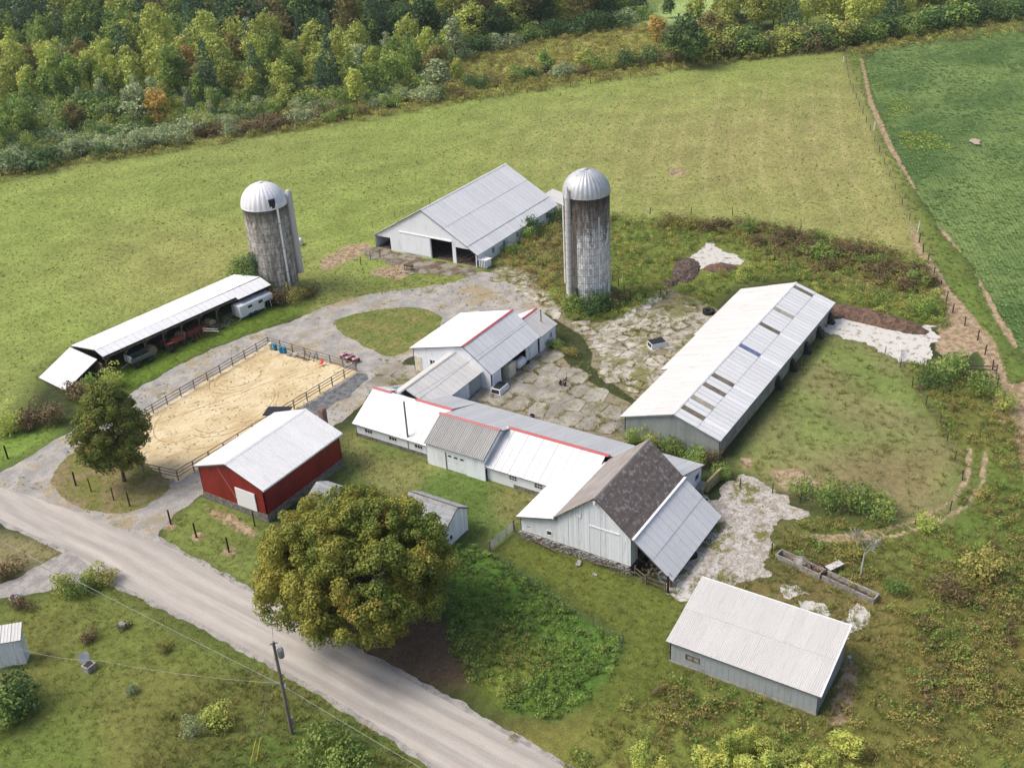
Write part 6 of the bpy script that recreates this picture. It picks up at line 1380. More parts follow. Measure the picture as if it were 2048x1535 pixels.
for px, py, kk, s_, lab in [(100, 845, 'brown', 1.3, 'reddish-brown bush below the tilted end roof of the pole shed'), (60, 855, 'brown', 1.0, 'low brown bush left of the pole shed end'), (20, 865, 'light', 1.2, 'yellow-green bush at the left edge above the lawn'), (160, 800, 'brown', 1.2, 'brown bush under the pole shed end roof'), (225, 775, 'light', 1.0, 'pale green bush before the pole shed corner'), (185, 790, 'mid', .9, 'green bush between pole shed and oval maple'),
  (505, 585, 'dark', 1.3, 'dark bush between pole shed and grey silo'), (535, 598, 'dark', 1.1, 'dark green bush at the front foot of the grey silo'), (560, 606, 'brown', 1.0, 'brownish bush at the foot of the grey silo'), (595, 600, 'rod', 1.0, 'yellowish bush right of the grey silo'), (620, 592, 'brown', .8, 'small brown bush right of the grey silo'), (480, 560, 'mid', 1.2, 'green bush behind the pole shed end'), (515, 560, 'dark', 1.5, 'dark green bush left of the grey silo'),
  (1130, 612, 'rod', .8, 'yellowish bush left of the white-streaked silo'), (1150, 625, 'mid', 1.0, 'green bush before the white-streaked silo'), (1178, 628, 'dark', 1.1, 'dark green bush at the front of the white-streaked silo'), (1208, 622, 'dark', 1.0, 'dark green bush right of the white-streaked silo foot'), (1232, 608, 'brown', .9, 'brownish bush right of the white-streaked silo'), (1110, 600, 'mid', .7, 'small green bush far left of the white-streaked silo'),
  (1062, 470, 'dark', 1.1, 'dark bush against the cattle barn side wall'), (1050, 480, 'mid', .8, 'green bush against the cattle barn side wall'), (1105, 440, 'dark', .8, 'dark bush at the far end of the cattle barn'), (1018, 505, 'mid', .7, 'low green bush by the near cattle barn windows'),
  (1120, 700, 'mid', .5, 'low green bush by the white annex corner'), (1140, 712, 'rod', .6, 'yellow-green bush in the yard grass strip'), (1100, 692, 'mid', .5, 'small bush at the foot of the dark pole'), (975, 768, 'mid', .45, 'small green bush beside the white truck topper'),
  (1270, 885, 'mid', .7, 'green bush by the long barn near corner'), (1345, 905, 'mid', .7, 'green bush between the big barn and long barn'), (1300, 892, 'light', .6, 'pale green bush between the big barn and long barn'), (1385, 928, 'mid', .8, 'green bush right of the big barn roof'), (1425, 925, 'brown', .7, 'brown bush at the long barn corner'), (1440, 955, 'mid', .6, 'green bush beside the mossy wall'),
  (1840, 630, 'mid', 1.0, 'round green bush behind the long pale concrete pad'), (1900, 760, 'mid', 1.2, 'large green bush in the right-hand weeds'), (1960, 790, 'mid', 1.1, 'green bush near the bare soil strip'), (1860, 775, 'dark', 1.0, 'dark green bush inside the right fence line'), (2010, 820, 'light', .9, 'pale green bush at the right edge'),
  (1650, 1010, 'mid', 1.0, 'leafy bush at the lower paddock fence'), (1700, 1020, 'mid', 1.1, 'second leafy bush along the lower paddock fence'), (1750, 1035, 'mid', 1.0, 'leafy bush above the dead tree'), (1600, 995, 'mid', .8, 'leafy bush left along the lower paddock fence'), (1850, 1060, 'light', .7, 'pale bush below the paddock corner'),
  (1790, 1180, 'mid', .6, 'green bush at the end of the concrete feed trough'), (1700, 1120, 'rod', .7, 'yellow-green bush right of the little metal table'), (1960, 1150, 'rod', 1.1, 'tall goldenrod bush right of the dead tree'), (1900, 1200, 'brown', 1.0, 'brown bush in the right-hand field'),
  (130, 1182, 'light', .8, 'pale yellow bush at the mouth of the side drive'), (190, 1168, 'light', .8, 'yellow-green bush at the road corner'), (160, 1185, 'mid', .7, 'green bush behind the road corner'), (220, 1160, 'rod', .6, 'small yellow bush by the road bend'),
  (180, 1280, 'brown', .5, 'small reddish bush on the lower left lawn'), (330, 1298, 'rod', .45, 'small tan bush on the lower left lawn'), (262, 1385, 'willow', .35, 'tiny grey bush on the lower left lawn'), (430, 1450, 'light', .8, 'pale flowering bush at the lower left'), (395, 1465, 'willow', .6, 'grey-green bush at the lower left'),
  (20, 1400, 'dark', 1.3, 'dark green bush below the white outbuilding'), (15, 1455, 'mid', 1.1, 'light green bush at the lower left edge'), (30, 1430, 'dark', 1.0, 'second dark bush below the white outbuilding'), (668, 1520, 'mid', 1.2, 'round green bush right of the utility pole foot'), (700, 1545, 'mid', 1.0, 'green bush at the bottom edge near the road'),
  (15, 1150, 'brown', .8, 'brown bush at the left edge by the side drive'), (40, 1215, 'brown', .6, 'reddish flower bush at the left edge')]:
    bush(kk, G(px, py), s_, lab)
# young sapling thicket at bottom right
rs = random.Random(12)
for i in range(22):
    px, py = rs.uniform(1270, 1740), rs.uniform(1500, 1600)-abs(rs.uniform(-1, 1))*8; k_ = rs.choice(['light', 'lightcol', 'lightcol'])
    put_tree('sapling', K[k_][i % 2], 'yellow-green sapling in the thicket at the bottom edge', 'sapling', G(px, py), i*1.3, (rs.uniform(.2, .42), rs.uniform(.2, .42), rs.uniform(.16, .34)), 'saplings at the bottom edge')
# vine on silo 1
r = np.random.default_rng(77); vb = []
for i in range(90):
    z = r.uniform(0, 1)**1.3*7; a_ = math.atan2(-s1c[1], -s1c[0])+R(-62)+r.normal(0, .26)*(1.25-z/7); vb.append(((3.6*math.cos(a_), 3.6*math.sin(a_), z), .5*r.uniform(.7, 1.4)))
for i in range(60): vb.append(((r.normal(0, 2.6)-2.8, r.normal(0, 1.6)+2.2, r.uniform(.3, 2.6)), .7*r.uniform(.7, 1.3)))
vm_ = crown('vine', r, vb, .3, 90); vm_.materials.append(LF['dark']); tag(ob('vine', vm_, None, None, (s1c[0], s1c[1], 0)), 'dark green vine climbing the left side of the grey silo', 'vine')

# dead tree
dt = thing('dead_tree', 'bare grey dead tree standing in the right-hand weeds', 'tree', (*G(1722, 1150)[:2], 0)); mb = MB(); tk = MB(); r = random.Random(4)
def branch(m_, p, d, ln, rad, dep):
    if dep == 0: return
    rad = max(rad, .022)
    e = p+d*ln; m_.bar(p, e, rad, rad*.7, 5, False)
    for i in range(3 if dep > 2 else 2):
        nd = (d+Vector((r.uniform(-.7, .7), r.uniform(-.7, .7), r.uniform(-.1, .45)))).normalized(); branch(mb, e if i else p.lerp(e, .7), nd, ln*r.uniform(.65, .85), rad*.6, dep-1)
tk.bar((0, 0, 0), (.1, 0, 1.6), .13, .1, 7, False); tk.build('trunk', M['deadwood'], dt)
branch(mb, Vector((.1, 0, 1.55)), Vector((.05, -.05, 1)), 1.3, .09, 6); mb.build('branches', M['deadwood'], dt)
HAZE = .00009
# ------------------------------------------------------------------ props
def P0(px, py, z=0): q = G(px, py); return (q[0], q[1], z)
# arena fence: posts and three rails per bay
AC = [(99.4, 108.0), (98.9, 91.3), (68.1, 93.0), (65.8, 108.1)]
af = thing('arena_fence', 'brown three-rail board fence around the sandy riding arena', 'fence', (83, 100, 0))
pm = MB().box(-.06, .06, -.06, .06, 0, 1.42).mesh('post'); pm.materials.append(M['fence_wood']); rmesh = {}
for i in range(4):
    a, b = np.array(AC[i]), np.array(AC[(i+1) % 4]); L = np.hypot(*(b-a)); n = round(L/2.45); d = (b-a)/L; st_ = L/n; ang = math.atan2(d[1], d[0])
    mk = round(st_, 2)
    if mk not in rmesh: rmesh[mk] = MB().box(0, st_+.04, -.02, .02, -.05, .05).mesh('rail'); rmesh[mk].materials.append(M['fence_wood'])
    for j in range(n):
        p = a+d*st_*j; o = ob('post', pm, None, af, (p[0]-83, p[1]-100, 0)); o.rotation_euler = (0, 0, ang)
        for zz in (.5, .92, 1.34):
            o = ob('rail', rmesh[mk], None, af, (p[0]-83+d[1]*.09, p[1]-100-d[0]*.09, zz)); o.rotation_euler = (0, random.uniform(-.008, .008), ang)
# single posts by the road
for i, (px, py, h, w_, lab) in enumerate([(152, 971, 1.9, .11, 'thick dark post leftmost under the oval maple'), (183, 983, 1.9, .07, 'thin dark post second from left under the oval maple'), (228, 1000, 1.8, .07, 'thin dark post third from left under the oval maple'), (260, 1012, 1.9, .09, 'dark post rightmost under the oval maple'), (342, 1048, 1.9, .1, 'dark post nearest the drive mouth before the red barn'), (393, 1074, 1.9, .1, 'dark post in the middle of the lawn before the red barn'), (458, 1103, 1.9, .1, 'dark post nearest the big maple before the red barn'), (510, 1052, 2.0, .08, 'dark post at the red barn door'), (16, 917, 1.9, .12, 'thick dark post at the left edge above the drive')]):
    tag(ob('post', MB().bar((0, 0, 0), (random.uniform(-.05, .05), 0, h), w_, w_*.9, 8).mesh('post'), M['post_dark'], None, P0(px, py)), lab, 'post')
# utility poles
up = thing('utility_pole', 'grey utility pole with transformer and yellow guys beside the road', 'utility pole', P0(584, 1466)); 
MB().bar((0, 0, 0), (0, 0, 10.2), .17, .12, 10).build('pole', M['pole_wood'], up)
cd_ = -np.array(G(584, 1466)[:2]); cd_ /= np.hypot(*cd_); rt = np.array([-cd_[1], cd_[0]]); rgt = -rt if (rt@CR[:2]) < 0 else rt
tx = Vector((rgt[0]*.42, rgt[1]*.42, 8.9))
MB().lathe([(0, -.42), (.24, -.42), (.26, -.3), (.26, .38), (.2, .46), (0, .48)], 16, tx).build('transformer', M['steel'], up)
for k_ in (-.1, .1): MB().bar((tx[0]+rgt[0]*k_, tx[1]+rgt[1]*k_, 9.35), (tx[0]+rgt[0]*k_, tx[1]+rgt[1]*k_, 9.65), .05, .03).build('bushing', M['white_paint'], up)
MB().beam((-rgt[0]*.3, -rgt[1]*.3, 10.05), (rgt[0]*.35, rgt[1]*.35, 10.05), .1, .1).build('bracket', M['steel'], up)
MB().bar((0, 0, 10.2), (0, 0, 10.45), .06, .05).build('insulator', M['white_paint'], up)
MB().box(rgt[0]*.25-.12, rgt[0]*.25+.12, rgt[1]*.25-.1, rgt[1]*.25+.1, 1.1, 1.75).build('meter_box', M['steel'], up)
MB().box(rgt[0]*.2-.1, rgt[0]*.2+.1, rgt[1]*.2-.08, rgt[1]*.2+.08, 5.2, 5.5).build('cable_box', M['white_paint'], up)
for i, q in enumerate(((500, 1530), (513, 1520))):
    g_ = G(*q)-G(584, 1466); e = Vector((g_[0], g_[1], .0)); top = Vector((0, 0, 9.)); MB().bar(e, e+(top-e)*.22, .035).build('guy_guard', M['yellow'], up); MB().bar(e, top, .008).build('guy_wire', M['wire'], up)
for px, py, h, r_, lab in ((819, 903, 6.9, .13, 'brown wooden pole standing in front of the dairy wing'), (1084, 686, 5.2, .1, 'slim dark pole beside the white annex')):
    p_ = thing('wooden_pole', lab, 'pole', P0(px, py)); MB().bar((0, 0, 0), (0, 0, h), r_, r_*.8, 9).build('shaft', M['pole_wood'], p_); MB().bar((0, 0, h), (0, 0, h+.12), .04).build('insulator', M['steel'], p_)
# wires
def wire(pts, rad, mat, label, sag=.4):
    mb = MB()
    for a, b in zip(pts[:-1], pts[1:]):
        a, b = Vector(a), Vector(b); n = 10; pr = a
        for i in range(1, n+1):
            t = i/n; q = a.lerp(b, t)-Vector((0, 0, sag*4*t*(1-t))); mb.bar(pr, q, rad, rad, 4, False); pr = q
    return tag(mb.build('wire', mat), label, 'wire')
tp = Vector(P0(584, 1466))+Vector((0, 0, 10.45))
def dirpt(px, py, z): q = G(px, py, z); return Vector(q)
wire([dirpt(-250, 830, 10.3), tp, dirpt(1500, 1860, 10)], .012, M['wire'], 'pale power line strung along the road over the pole top')
wire([dirpt(-250, 945, 6.6), tp-Vector((0, 0, 4.9)), dirpt(1300, 1790, 5)], .014, M['wire'], 'lower pale cable strung along the road verge')
wire([dirpt(-250, 955, 6.3), tp-Vector((0, 0, 5.3)), dirpt(1300, 1815, 5)], .018, M['darkwire'], 'lowest dark telephone cable along the road verge')
wire([tp-Vector((0, 0, .3)), dirpt(536, 1160, 5)], .018, M['darkwire'], 'service wire running from the pole into the big maple')
wire([tp-Vector((0, 0, 4.7)), dirpt(200, 1320, 3.9), dirpt(38, 1296, 3.2)], .012, M['wire'], 'pale service wire running to the white outbuilding')
p3 = Vector(P0(1084, 686))+Vector((0, 0, 5.2)); p2 = Vector(P0(819, 903))+Vector((0, 0, 6.9))
wire([p3, p2], .016, M['darkwire'], 'dark wire between the two farmyard poles', .5)
# pasture and lane fence posts + wires
def fence(name, pts, step, h, rad, mat, label, wires=(.5, .95), wmat='darkwire', maxn=60):
    pts = [np.array(G(x, y)[:2]) for x, y in pts]; o0 = pts[0]; f = thing(name, label, 'fence', (o0[0], o0[1], 0)); pm_ = MB().bar((0, 0, 0), (0, 0, h), rad, rad*.9, 6).mesh('post'); pm_.materials.append(mat); wb = MB(); last = None
    for a, b in zip(pts[:-1], pts[1:]):
        L = np.hypot(*(b-a)); n = max(1, round(L/step))
        for i in range(n):
            q = a+(b-a)*i/n-o0; o = ob('post', pm_, None, f, (q[0], q[1], 0)); o.rotation_euler = (random.uniform(-.07, .07), random.uniform(-.07, .07), 0)
        for zz in wires: wb.bar((*(a-o0), zz), (*(b-o0), zz), .012, .012, 4, False)
    if wires: wb.build('wire', M[wmat], f)
    return f
fence('pasture_fence', [(960, 205), (1100, 180), (1300, 152), (1500, 124), (1690, 102)], 6, 1.5, .09, M['wood'], 'line of thin posts along the far pasture hedge')
fence('lane_fence', [(1687, 103), (1700, 170), (1740, 262), (1790, 380), (1835, 475)], 7, 1.3, .07, M['wood'], 'post-and-wire fence between pasture and grass track')
fence('lane_fence', [(1838, 485), (1855, 525), (1880, 580), (1905, 625), (1955, 680), (1985, 740), (2018, 840)], 5, 1.5, .09, M['post_dark'], 'dark-post fence through the bare soil strip at right')
fence('paddock_fence', [(1480, 975), (1545, 985), (1600, 1005), (1700, 1030), (1830, 1048), (1900, 1020), (1925, 960), (1880, 850), (1800, 735), (1740, 685)], 4.5, 1.3, .06, M['post_dark'], 'thin wire fence curving round the right-hand paddock')
fence('garden_fence', [(985, 1110), (1060, 1170), (1130, 1220), (1245, 1285), (1240, 1310)], 4, 1.1, .04, M['wood'], 'low wire fence along the leafy garden plot', (.4, .85), 'darkwire')
fence('weed_fence', [(1225, 560), (1260, 600), (1290, 602), (1320, 595), (1350, 596)], 3., 1.4, .07, M['post_dark'], 'short fence before the weeds by the white-streaked silo')
fence('old_fence', [(722, 530), (742, 520), (760, 515), (770, 528)], 2.6, 1.5, .08, M['wood'], 'old wooden posts before the cattle barn apron')
fence('field_fence', [(745, 455), (790, 435), (860, 408), (905, 385)], 6, 1.2, .06, M['wood'], 'weathered fence posts running behind the cattle barn')
fence('weed_edge_fence', [(1225, 445), (1300, 430), (1465, 430), (1600, 462), (1735, 488)], 9, 1.5, .07, M['wood'], 'thin posts between pasture and brown weeds')
for px, py, h, lab in ((1747, 262, 1.9, 'white marker post leaning by the grass track'), (1835, 465, 1.8, 'white marker post at the bend of the lane fence'), (1686, 125, 1.6, 'pale post at the far corner of the pasture')):
    tag(ob('marker_post', MB().bar((0, 0, 0), (.25, -.1, h), .09).mesh('marker_post'), M['white_paint'], None, P0(px, py)), lab, 'post')
# grey farm gate
ga, gb2 = G(980, 1103), G(1028, 1062); gt = thing('farm_gate', 'grey tubular steel gate at the garden corner', 'gate', (*ga[:2], 0)); d_ = (gb2-ga)[:2]
MB().bar((0, 0, 0), (0, 0, 1.4), .08).build('gate_post', M['wood'], gt); MB().bar((*d_, 0), (*d_, 1.5), .1).build('gate_post', M['wood'], gt)
for i in range(6): MB().bar((0, 0, .3+i*.18), (*d_, .3+i*.18), .03).build('bar', M['steel'], gt)
for t in (0.02, .35, .68, .98): MB().bar((*(d_*t), .3), (*(d_*t), 1.2), .028).build('upright', M['steel'], gt)
# barrels
def barrel(px, py, mat, label, grp=None):
    b = thing('barrel', label, 'barrel', P0(px, py, .03), 0, grp)
    MB().lathe([(0, 0), (.27, 0), (.29, .05), (.3, .3), (.285, .32), (.3, .34), (.3, .6), (.285, .62), (.3, .64), (.29, .86), (.27, .9), (0, .9)], 18).build('drum', mat, b, smooth=False)
    MB().lathe([(.27, .9), (.28, .93), (.25, .93), (.25, .9)], 18).build('rim', mat, b); return b
barrel(541, 698, M['cream'], 'cream barrel in the far corner of the arena', 'arena barrels'); barrel(551, 700, M['blue'], 'blue barrel next to the cream barrel', 'arena barrels')
barrel(563, 705, M['blue'], 'middle blue barrel of the arena corner row', 'arena barrels'); barrel(570, 706, M['blue'], 'rightmost blue barrel of the arena corner row', 'arena barrels')
jp = thing('jump_poles', 'white and grey jump poles heaped along the arena rail', 'jump poles', P0(602, 712, .03))
for i in range(9):
    a_ = random.uniform(-.25, .25); x_ = random.uniform(-1, 1.); MB().bar((x_, -1.6+random.uniform(-1, 1), .08+.06*(i % 3)), (x_+a_, 1.6+random.uniform(-1, 1), .08+.06*(i % 3)), .055).build('pole', M['white_paint'] if i % 2 else M['wood'], jp)
js = thing('jump_stand', 'low grey cavalletti frames by the arena rail', 'jump stand', P0(622, 718, .03))
for i in range(3): MB().beam((-.5, -.9+i*.9, .05), (.5, -.5+i*.9, .75), .1, .1).build('leg', M['wood'], js); MB().beam((.5, -.9+i*.9, .05), (-.5, -.5+i*.9, .75), .1, .1).build('leg', M['white_roof2'], js)
rk = thing('stone_blocks', 'two pale blocks lying in the arena sand', 'blocks', P0(584, 712, .03))
for i in range(2): MB().box(-.3, .3, -.8+i*.9, -.1+i*.9, 0, .3).build('block', M['stone_piece'], rk)
cn = thing('folding_chair', 'small orange-red folding chair standing in the arena', 'chair', P0(643, 732, .03))
MB().box(-.22, .22, -.22, .22, .4, .44).build('seat', M['orange'], cn); MB().beam((.22, 0, .44), (.35, 0, .9), .44, .03).build('backrest', M['orange'], cn)
for x in (-.18, .18):
    for y in (-.18, .18): MB().bar((x, y, 0), (x, y, .4), .02).build('leg', M['orange'], cn)
# red-and-pink quad bike pair
def quad(px, py, rz, label):
    q = thing('quad_bike', label, 'quad bike', P0(px, py, .03), rz, 'quad bikes by the arena')
    MB().box(-.75, .75, -.28, .28, .38, .62).build('body', M['red'], q); MB().box(-.55, .15, -.18, .18, .62, .8).build('seat', M['black'], q)
    for x, w_ in ((-.62, .5), (.6, .45)):
        MB().add([(x-.33, -w_, .6), (x+.33, -w_, .6), (x+.25, w_, .6), (x-.25, w_, .6), (x-.25, -w_*.8, .76), (x+.25, -w_*.8, .76), (x+.2, w_*.8, .76), (x-.2, w_*.8, .76)], [(3, 2, 1, 0), (4, 5, 6, 7), (0, 1, 5, 4), (1, 2, 6, 5), (2, 3, 7, 6), (3, 0, 4, 7)]).build('fender', M['pink'], q)
        for s_ in (-1, 1): wt = MB().torus((x, s_*.48, .28), .19, .1, 'Y', 14, 6).build('wheel', M['rubber'], q); MB().box(x-.09, x+.09, s_*.48-.06, s_*.48+.06, .19, .37).build('rim', M['steel'], wt)
    MB().bar((.45, 0, .7), (.3, 0, 1.0), .03).build('steering_post', M['black'], q); MB().bar((.3, -.35, 1.0), (.3, .35, 1.0), .03).build('handlebar', M['black'], q)
quad(694, 719, R(75), 'left red and pink quad bike parked outside the arena corner'); quad(707, 722, R(75), 'right red and pink quad bike parked outside the arena corner')
# machinery in the pole shed
def wheel(par, c, R0, w_, ax='Y'):
    o = MB().torus(c, R0*.72, R0*.28, ax, 18, 8, w_/(R0*.56)).build('wheel', M['rubber'], par); MB().torus(c, R0*.3, R0*.22, ax, 12, 5, .5).build('rim', M['rust'], o); return o
def ps_w(x, y): c_, s_ = math.cos(PSR), math.sin(PSR); return (81.5+x*c_-y*s_, 122+x*s_+y*c_)
def mach(name, x, y, label, cat, rz=0): q = ps_w(x, y); return thing(name, label, cat, (q[0], q[1], 0), PSR+rz)
mw = mach('farm_wagon', 5.4, -.5, 'dark green farm wagon under the left end of the pole shed', 'farm wagon')
MB().box(-1.7, 1.9, -.8, .8, .8, .95).build('bed', M['green'], mw)
for yy in (-.85, .8): MB().box(-1.7, 1.9, yy, yy+.06, .9, 1.5).build('side_panel', M['green'], mw)
for i in range(3): MB().box(-1.7, 1.9, -.93, -.86, .95+i*.2, 1.0+i*.2).build('side_rib', M['steel'], mw)
for x in (-1., 1.2):
    for y in (-1.05, 1.05): wheel(mw, (x, y, .45), .45, .3)
MB().bar((-1.7, 0, .8), (-3, 0, .5), .06).build('drawbar', M['steel'], mw); MB().box(-1.7, -1.5, -.8, .8, .9, 1.9).build('end_rack', M['white_roof2'], mw)
tr = mach('tractor', 11.0, -.7, 'old orange-red tractor under the middle of the pole shed', 'tractor')
MB().box(-.2, 1.9, -.35, .35, .8, 1.45).build('hood', M['red'], tr); MB().box(-1.2, -.1, -.45, .45, .6, 1.1).build('chassis', M['red'], tr); MB().box(-.9, -.4, -.25, .25, 1.1, 1.2).build('seat', M['black'], tr)
for s_ in (-1, 1): wheel(tr, (-.8, s_*.85, .7), .7, .38); wheel(tr, (1.55, s_*.7, .4), .4, .22); MB().box(-1.35, -.3, s_*.85-.22, s_*.85+.22, 1.4, 1.48).build('fender', M['red'], tr)
MB().bar((-.2, 0, 1.3), (-.45, 0, 1.75), .04).build('steering_post', M['black'], tr); MB().torus((-.47, 0, 1.77), .2, .025, 'Z', 14, 5).build('steering_wheel', M['black'], tr); MB().bar((1.1, .1, 1.4), (1.1, .1, 2.2), .05).build('exhaust', M['rust'], tr)
hr = mach('hay_rake', 15.6, -.9, 'dark red hay machine with pale beams under the pole shed', 'hay machine')
for i in range(5): MB().beam((-1.6+i*.6, -.9, .3), (-1.2+i*.65, 1.1, 1.6), .1, .1).build('arm', M['rust'] if i % 2 else M['red'], hr)
MB().box(-1.8, 1.6, .2, .9, .6, 1.3).build('housing', M['red'], hr); MB().beam((.3, -.6, 1.4), (2.2, -1.4, .7), .14, .14).build('boom', M['cream'], hr); MB().beam((.1, -.9, 1.2), (2.1, -1.8, .5), .14, .14).build('boom', M['cream'], hr)
for i in range(4): MB().torus((-1.2+i*.8, -.2, .6), .5, .035, 'X', 16, 4).build('rake_wheel', M['rust'], hr)
for s_ in (-1, 1): wheel(hr, (-1.6, s_*.7, .35), .35, .2)
for x, y, lab in ((8.0, .4, 'round hay bale behind the green wagon'), (18.4, .2, 'round hay bale right of the red hay machine'), (13.3, .5, 'round hay bale behind the orange-red tractor')):
    q = ps_w(x, y); tag(ob('hay_bale', MB().lathe([(0, -.7), (.6, -.7), (.72, -.6), (.75, 0), (.72, .6), (.6, .7), (0, .7)], 18, (0, 0, .75), Matrix.Translation((0, 0, .75))@Matrix.Rotation(R(90), 4, 'X')@Matrix.Translation((0, 0, -.75))).mesh('hay_bale'), M['hay'], None, (q[0], q[1], 0)), lab, 'hay bale')
jk = mach('scrap_heap', 21.0, -1.2, 'jumble of grey scrap frames and boards at the shed opening', 'scrap')
for i in range(16): a_ = Vector((random.uniform(-1.6, 1.4), random.uniform(-1.5, .8), random.uniform(.05, .5))); MB().beam(a_, a_+Vector((random.uniform(-1.3, 1.3), random.uniform(-.9, .9), random.uniform(0, .8))), .07, .07).build('frame_piece', M['steel'] if i % 2 else M['wood'], jk)
ht = mach('horse_trailer', 26.0, -.9, 'white gooseneck horse trailer parked under the right end of the pole shed', 'trailer')
def rb_box(x0, x1, w_, z0, z1, c_=.25): # rounded-roof body
    pr = [(-w_, z0), (w_, z0), (w_, z1-c_), (w_-c_*.4, z1-c_*.25), (w_-c_, z1), (-w_+c_, z1), (-w_+c_*.4, z1-c_*.25), (-w_, z1-c_)]; n = len(pr)
    return MB().add([(x0, y, z) for y, z in pr]+[(x1, y, z) for y, z in pr], [tuple(range(n)), tuple(range(2*n-1, n-1, -1))]+[(i, n+i, n+(i+1) % n, (i+1) % n) for i in range(n)])
rb_box(-3.4, 1.1, 1.0, .45, 2.3).build('body', M['white_paint'], ht); rb_box(1.0, 3.0, .95, 1.35, 2.25, .3).build('gooseneck', M['white_paint'], ht)
MB().box(.15, .95, -1.02, -.99, 1.5, 1.95).build('window', M['glass'], ht); MB().box(-1.9, -1.1, -1.02, -.99, 1.5, 1.9).build('window', M['glass'], ht)
for y in (-.75, .75): MB().bar((2.6, y, 0), (2.5, y, 1.4), .06).build('jack_leg', M['white_paint'], ht)
MB().bar((1.3, -.8, 0), (1.3, -.8, 1.4), .06).build('jack_leg', M['white_paint'], ht)
for x in (-1.6, -.7):
    for s_ in (-1, 1): wheel(ht, (x, s_*1.02, .38), .38, .22)
MB().box(-2.2, -.1, -1.16, -1.0, .72, .82).build('fender', M['white_paint'], ht)
dh = mach('disc_harrow', 18.3, -1.0, 'rusty disc harrow standing left of the scrap frames', 'farm implement')
for y in (-.5, .5):
    MB().beam((-.9, y, .75), (.9, y, .75), .09, .09).build('frame_bar', M['rust'], dh)
    for i in range(6): MB().lathe([(0, -.02), (.3, -.02), (.3, .02), (0, .05)], 14, (0, 0, 0), Matrix.Translation((-.8+i*.32, y, .32))@Matrix.Rotation(R(80), 4, 'Y')).build('disc', M['steel'], dh)
for x in (-.8, .8): MB().beam((x, -.5, .75), (x, .5, .75), .09, .09).build('frame_bar', M['rust'], dh)
lsx = mach('lumber_stack', 22.6, .9, 'stack of pale boards deep under the pole shed', 'lumber')
for i in range(12): MB().box(-1.3+random.uniform(-.2, .2), 1.4, -.5+(i % 4)*.26, -.27+(i % 4)*.26, .1+(i//4)*.09, .16+(i//4)*.09).build('board', M['hay'], lsx)
# white poly tank behind the silo
tk_ = thing('water_tank', 'white boxy tank behind the right side of the grey silo', 'tank', P0(597, 490)); MB().lathe([(0, 0), (.75, 0), (.8, .1), (.8, 1.0), (.7, 1.15), (.2, 1.25), (0, 1.25)], 8).build('shell', M['white_paint'], tk_); MB().lathe([(.2, 1.25), (.2, 1.35), (0, 1.36)], 10).build('lid', M['white_paint'], tk_)
# truck toppers
def topper(px, py, rz, label, tilt=0, black_roof=False):
    t = thing('truck_topper', label, 'truck topper', P0(px, py, .05), rz); t.rotation_euler = (0, tilt, rz)
    MB().add([(-1.2, -.8, 0), (1.2, -.8, 0), (1.2, .8, 0), (-1.2, .8, 0), (-1.1, -.68, .75), (1.0, -.68, .75), (1.0, .68, .75), (-1.1, .68, .75)], [(4, 5, 6, 7), (0, 1, 5, 4), (1, 2, 6, 5), (2, 3, 7, 6), (3, 0, 4, 7)]).build('shell', M['white_paint'], t)
    MB().add([(-.85, -.74, .22), (.85, -.74, .22), (.78, -.70, .62), (-.8, -.70, .62)], [(0, 1, 2, 3)]).build('side_window', M['glass'], t)
    MB().add([(-.85, .74, .22), (.85, .74, .22), (.78, .70, .62), (-.8, .70, .62)], [(3, 2, 1, 0)]).build('side_window', M['glass'], t)
    MB().add([(-1.185, -.6, .15), (-1.185, .6, .15), (-1.125, .55, .65), (-1.125, -.55, .65)], [(3, 2, 1, 0)]).build('end_window', M['glass'], t)
    (MB().box(-.95, .9, -.55, .55, .75, .82) if not black_roof else MB().box(-1.08, .98, -.66, .66, .75, .86)).build('roof_panel', M['black'], t); return t
topper(1000, 781, R(2), 'white truck topper with black roof panel beside the parlor doorway')
topper(1314, 692, R(-38), 'black-topped truck topper lying on the broken concrete lane', .0, True)
# cabinet and milk tank under the parlour eave
cb = thing('freezer_cabinet', 'cream upright cabinet standing in the parlor doorway', 'cabinet', P0(1019, 752, .05)); MB().box(-.7, .9, -.5, .6, 0, 1.95).build('body', M['cream'], cb); MB().box(-.6, .82, -.55, -.5, .1, 1.85).build('door', M['cream'], cb)
MB().box(.7, .74, -.6, -.55, .9, 1.2).build('handle', M['steel'], cb)
bt2 = thing('milk_tank', 'white rounded tank lying beside the cream cabinet', 'tank', P0(1040, 735, .05)); MB().lathe([(0, -1.05), (.45, -1.0), (.62, -.8), (.65, 0), (.62, .8), (.45, 1.0), (0, 1.05)], 18, (0, 0, 0), Matrix.Translation((0, 0, .75))@Matrix.Rotation(R(90), 4, 'Y')).build('shell', M['white_paint'], bt2, smooth=True)
for x in (-.6, .6): MB().box(x-.06, x+.06, -.4, .4, 0, .3).build('leg', M['steel'], bt2)
MB().torus((0, 0, 1.36), .22, .05, 'Z', 12, 5).build('hatch', M['steel'], bt2)
def tyre(px, py, R0, w_, label): t = thing('tyre', label, 'tyre', P0(px, py, .05)); MB().torus((0, 0, w_/2), R0*.72, R0*.28, 'Z', 24, 8, w_/(R0*.56)).build('casing', M['rubber'], t); \
    [MB().box(R0*.9, R0*1.03, -.05, .05, .02, w_, Matrix.Rotation(i*math.pi/10, 4, 'Z')).build('lug', M['rubber'], t) for i in range(20)]; return t
tyre(1417, 627, .85, .6, 'large tractor tyre lying beside the long grey barn'); tyre(1052, 726, .45, .25, 'small tyre lying beside the parlor doorway')
pw2 = thing('hand_plow', 'rusty old implement standing alone in the concrete yard', 'farm implement', P0(1128, 768, .05))
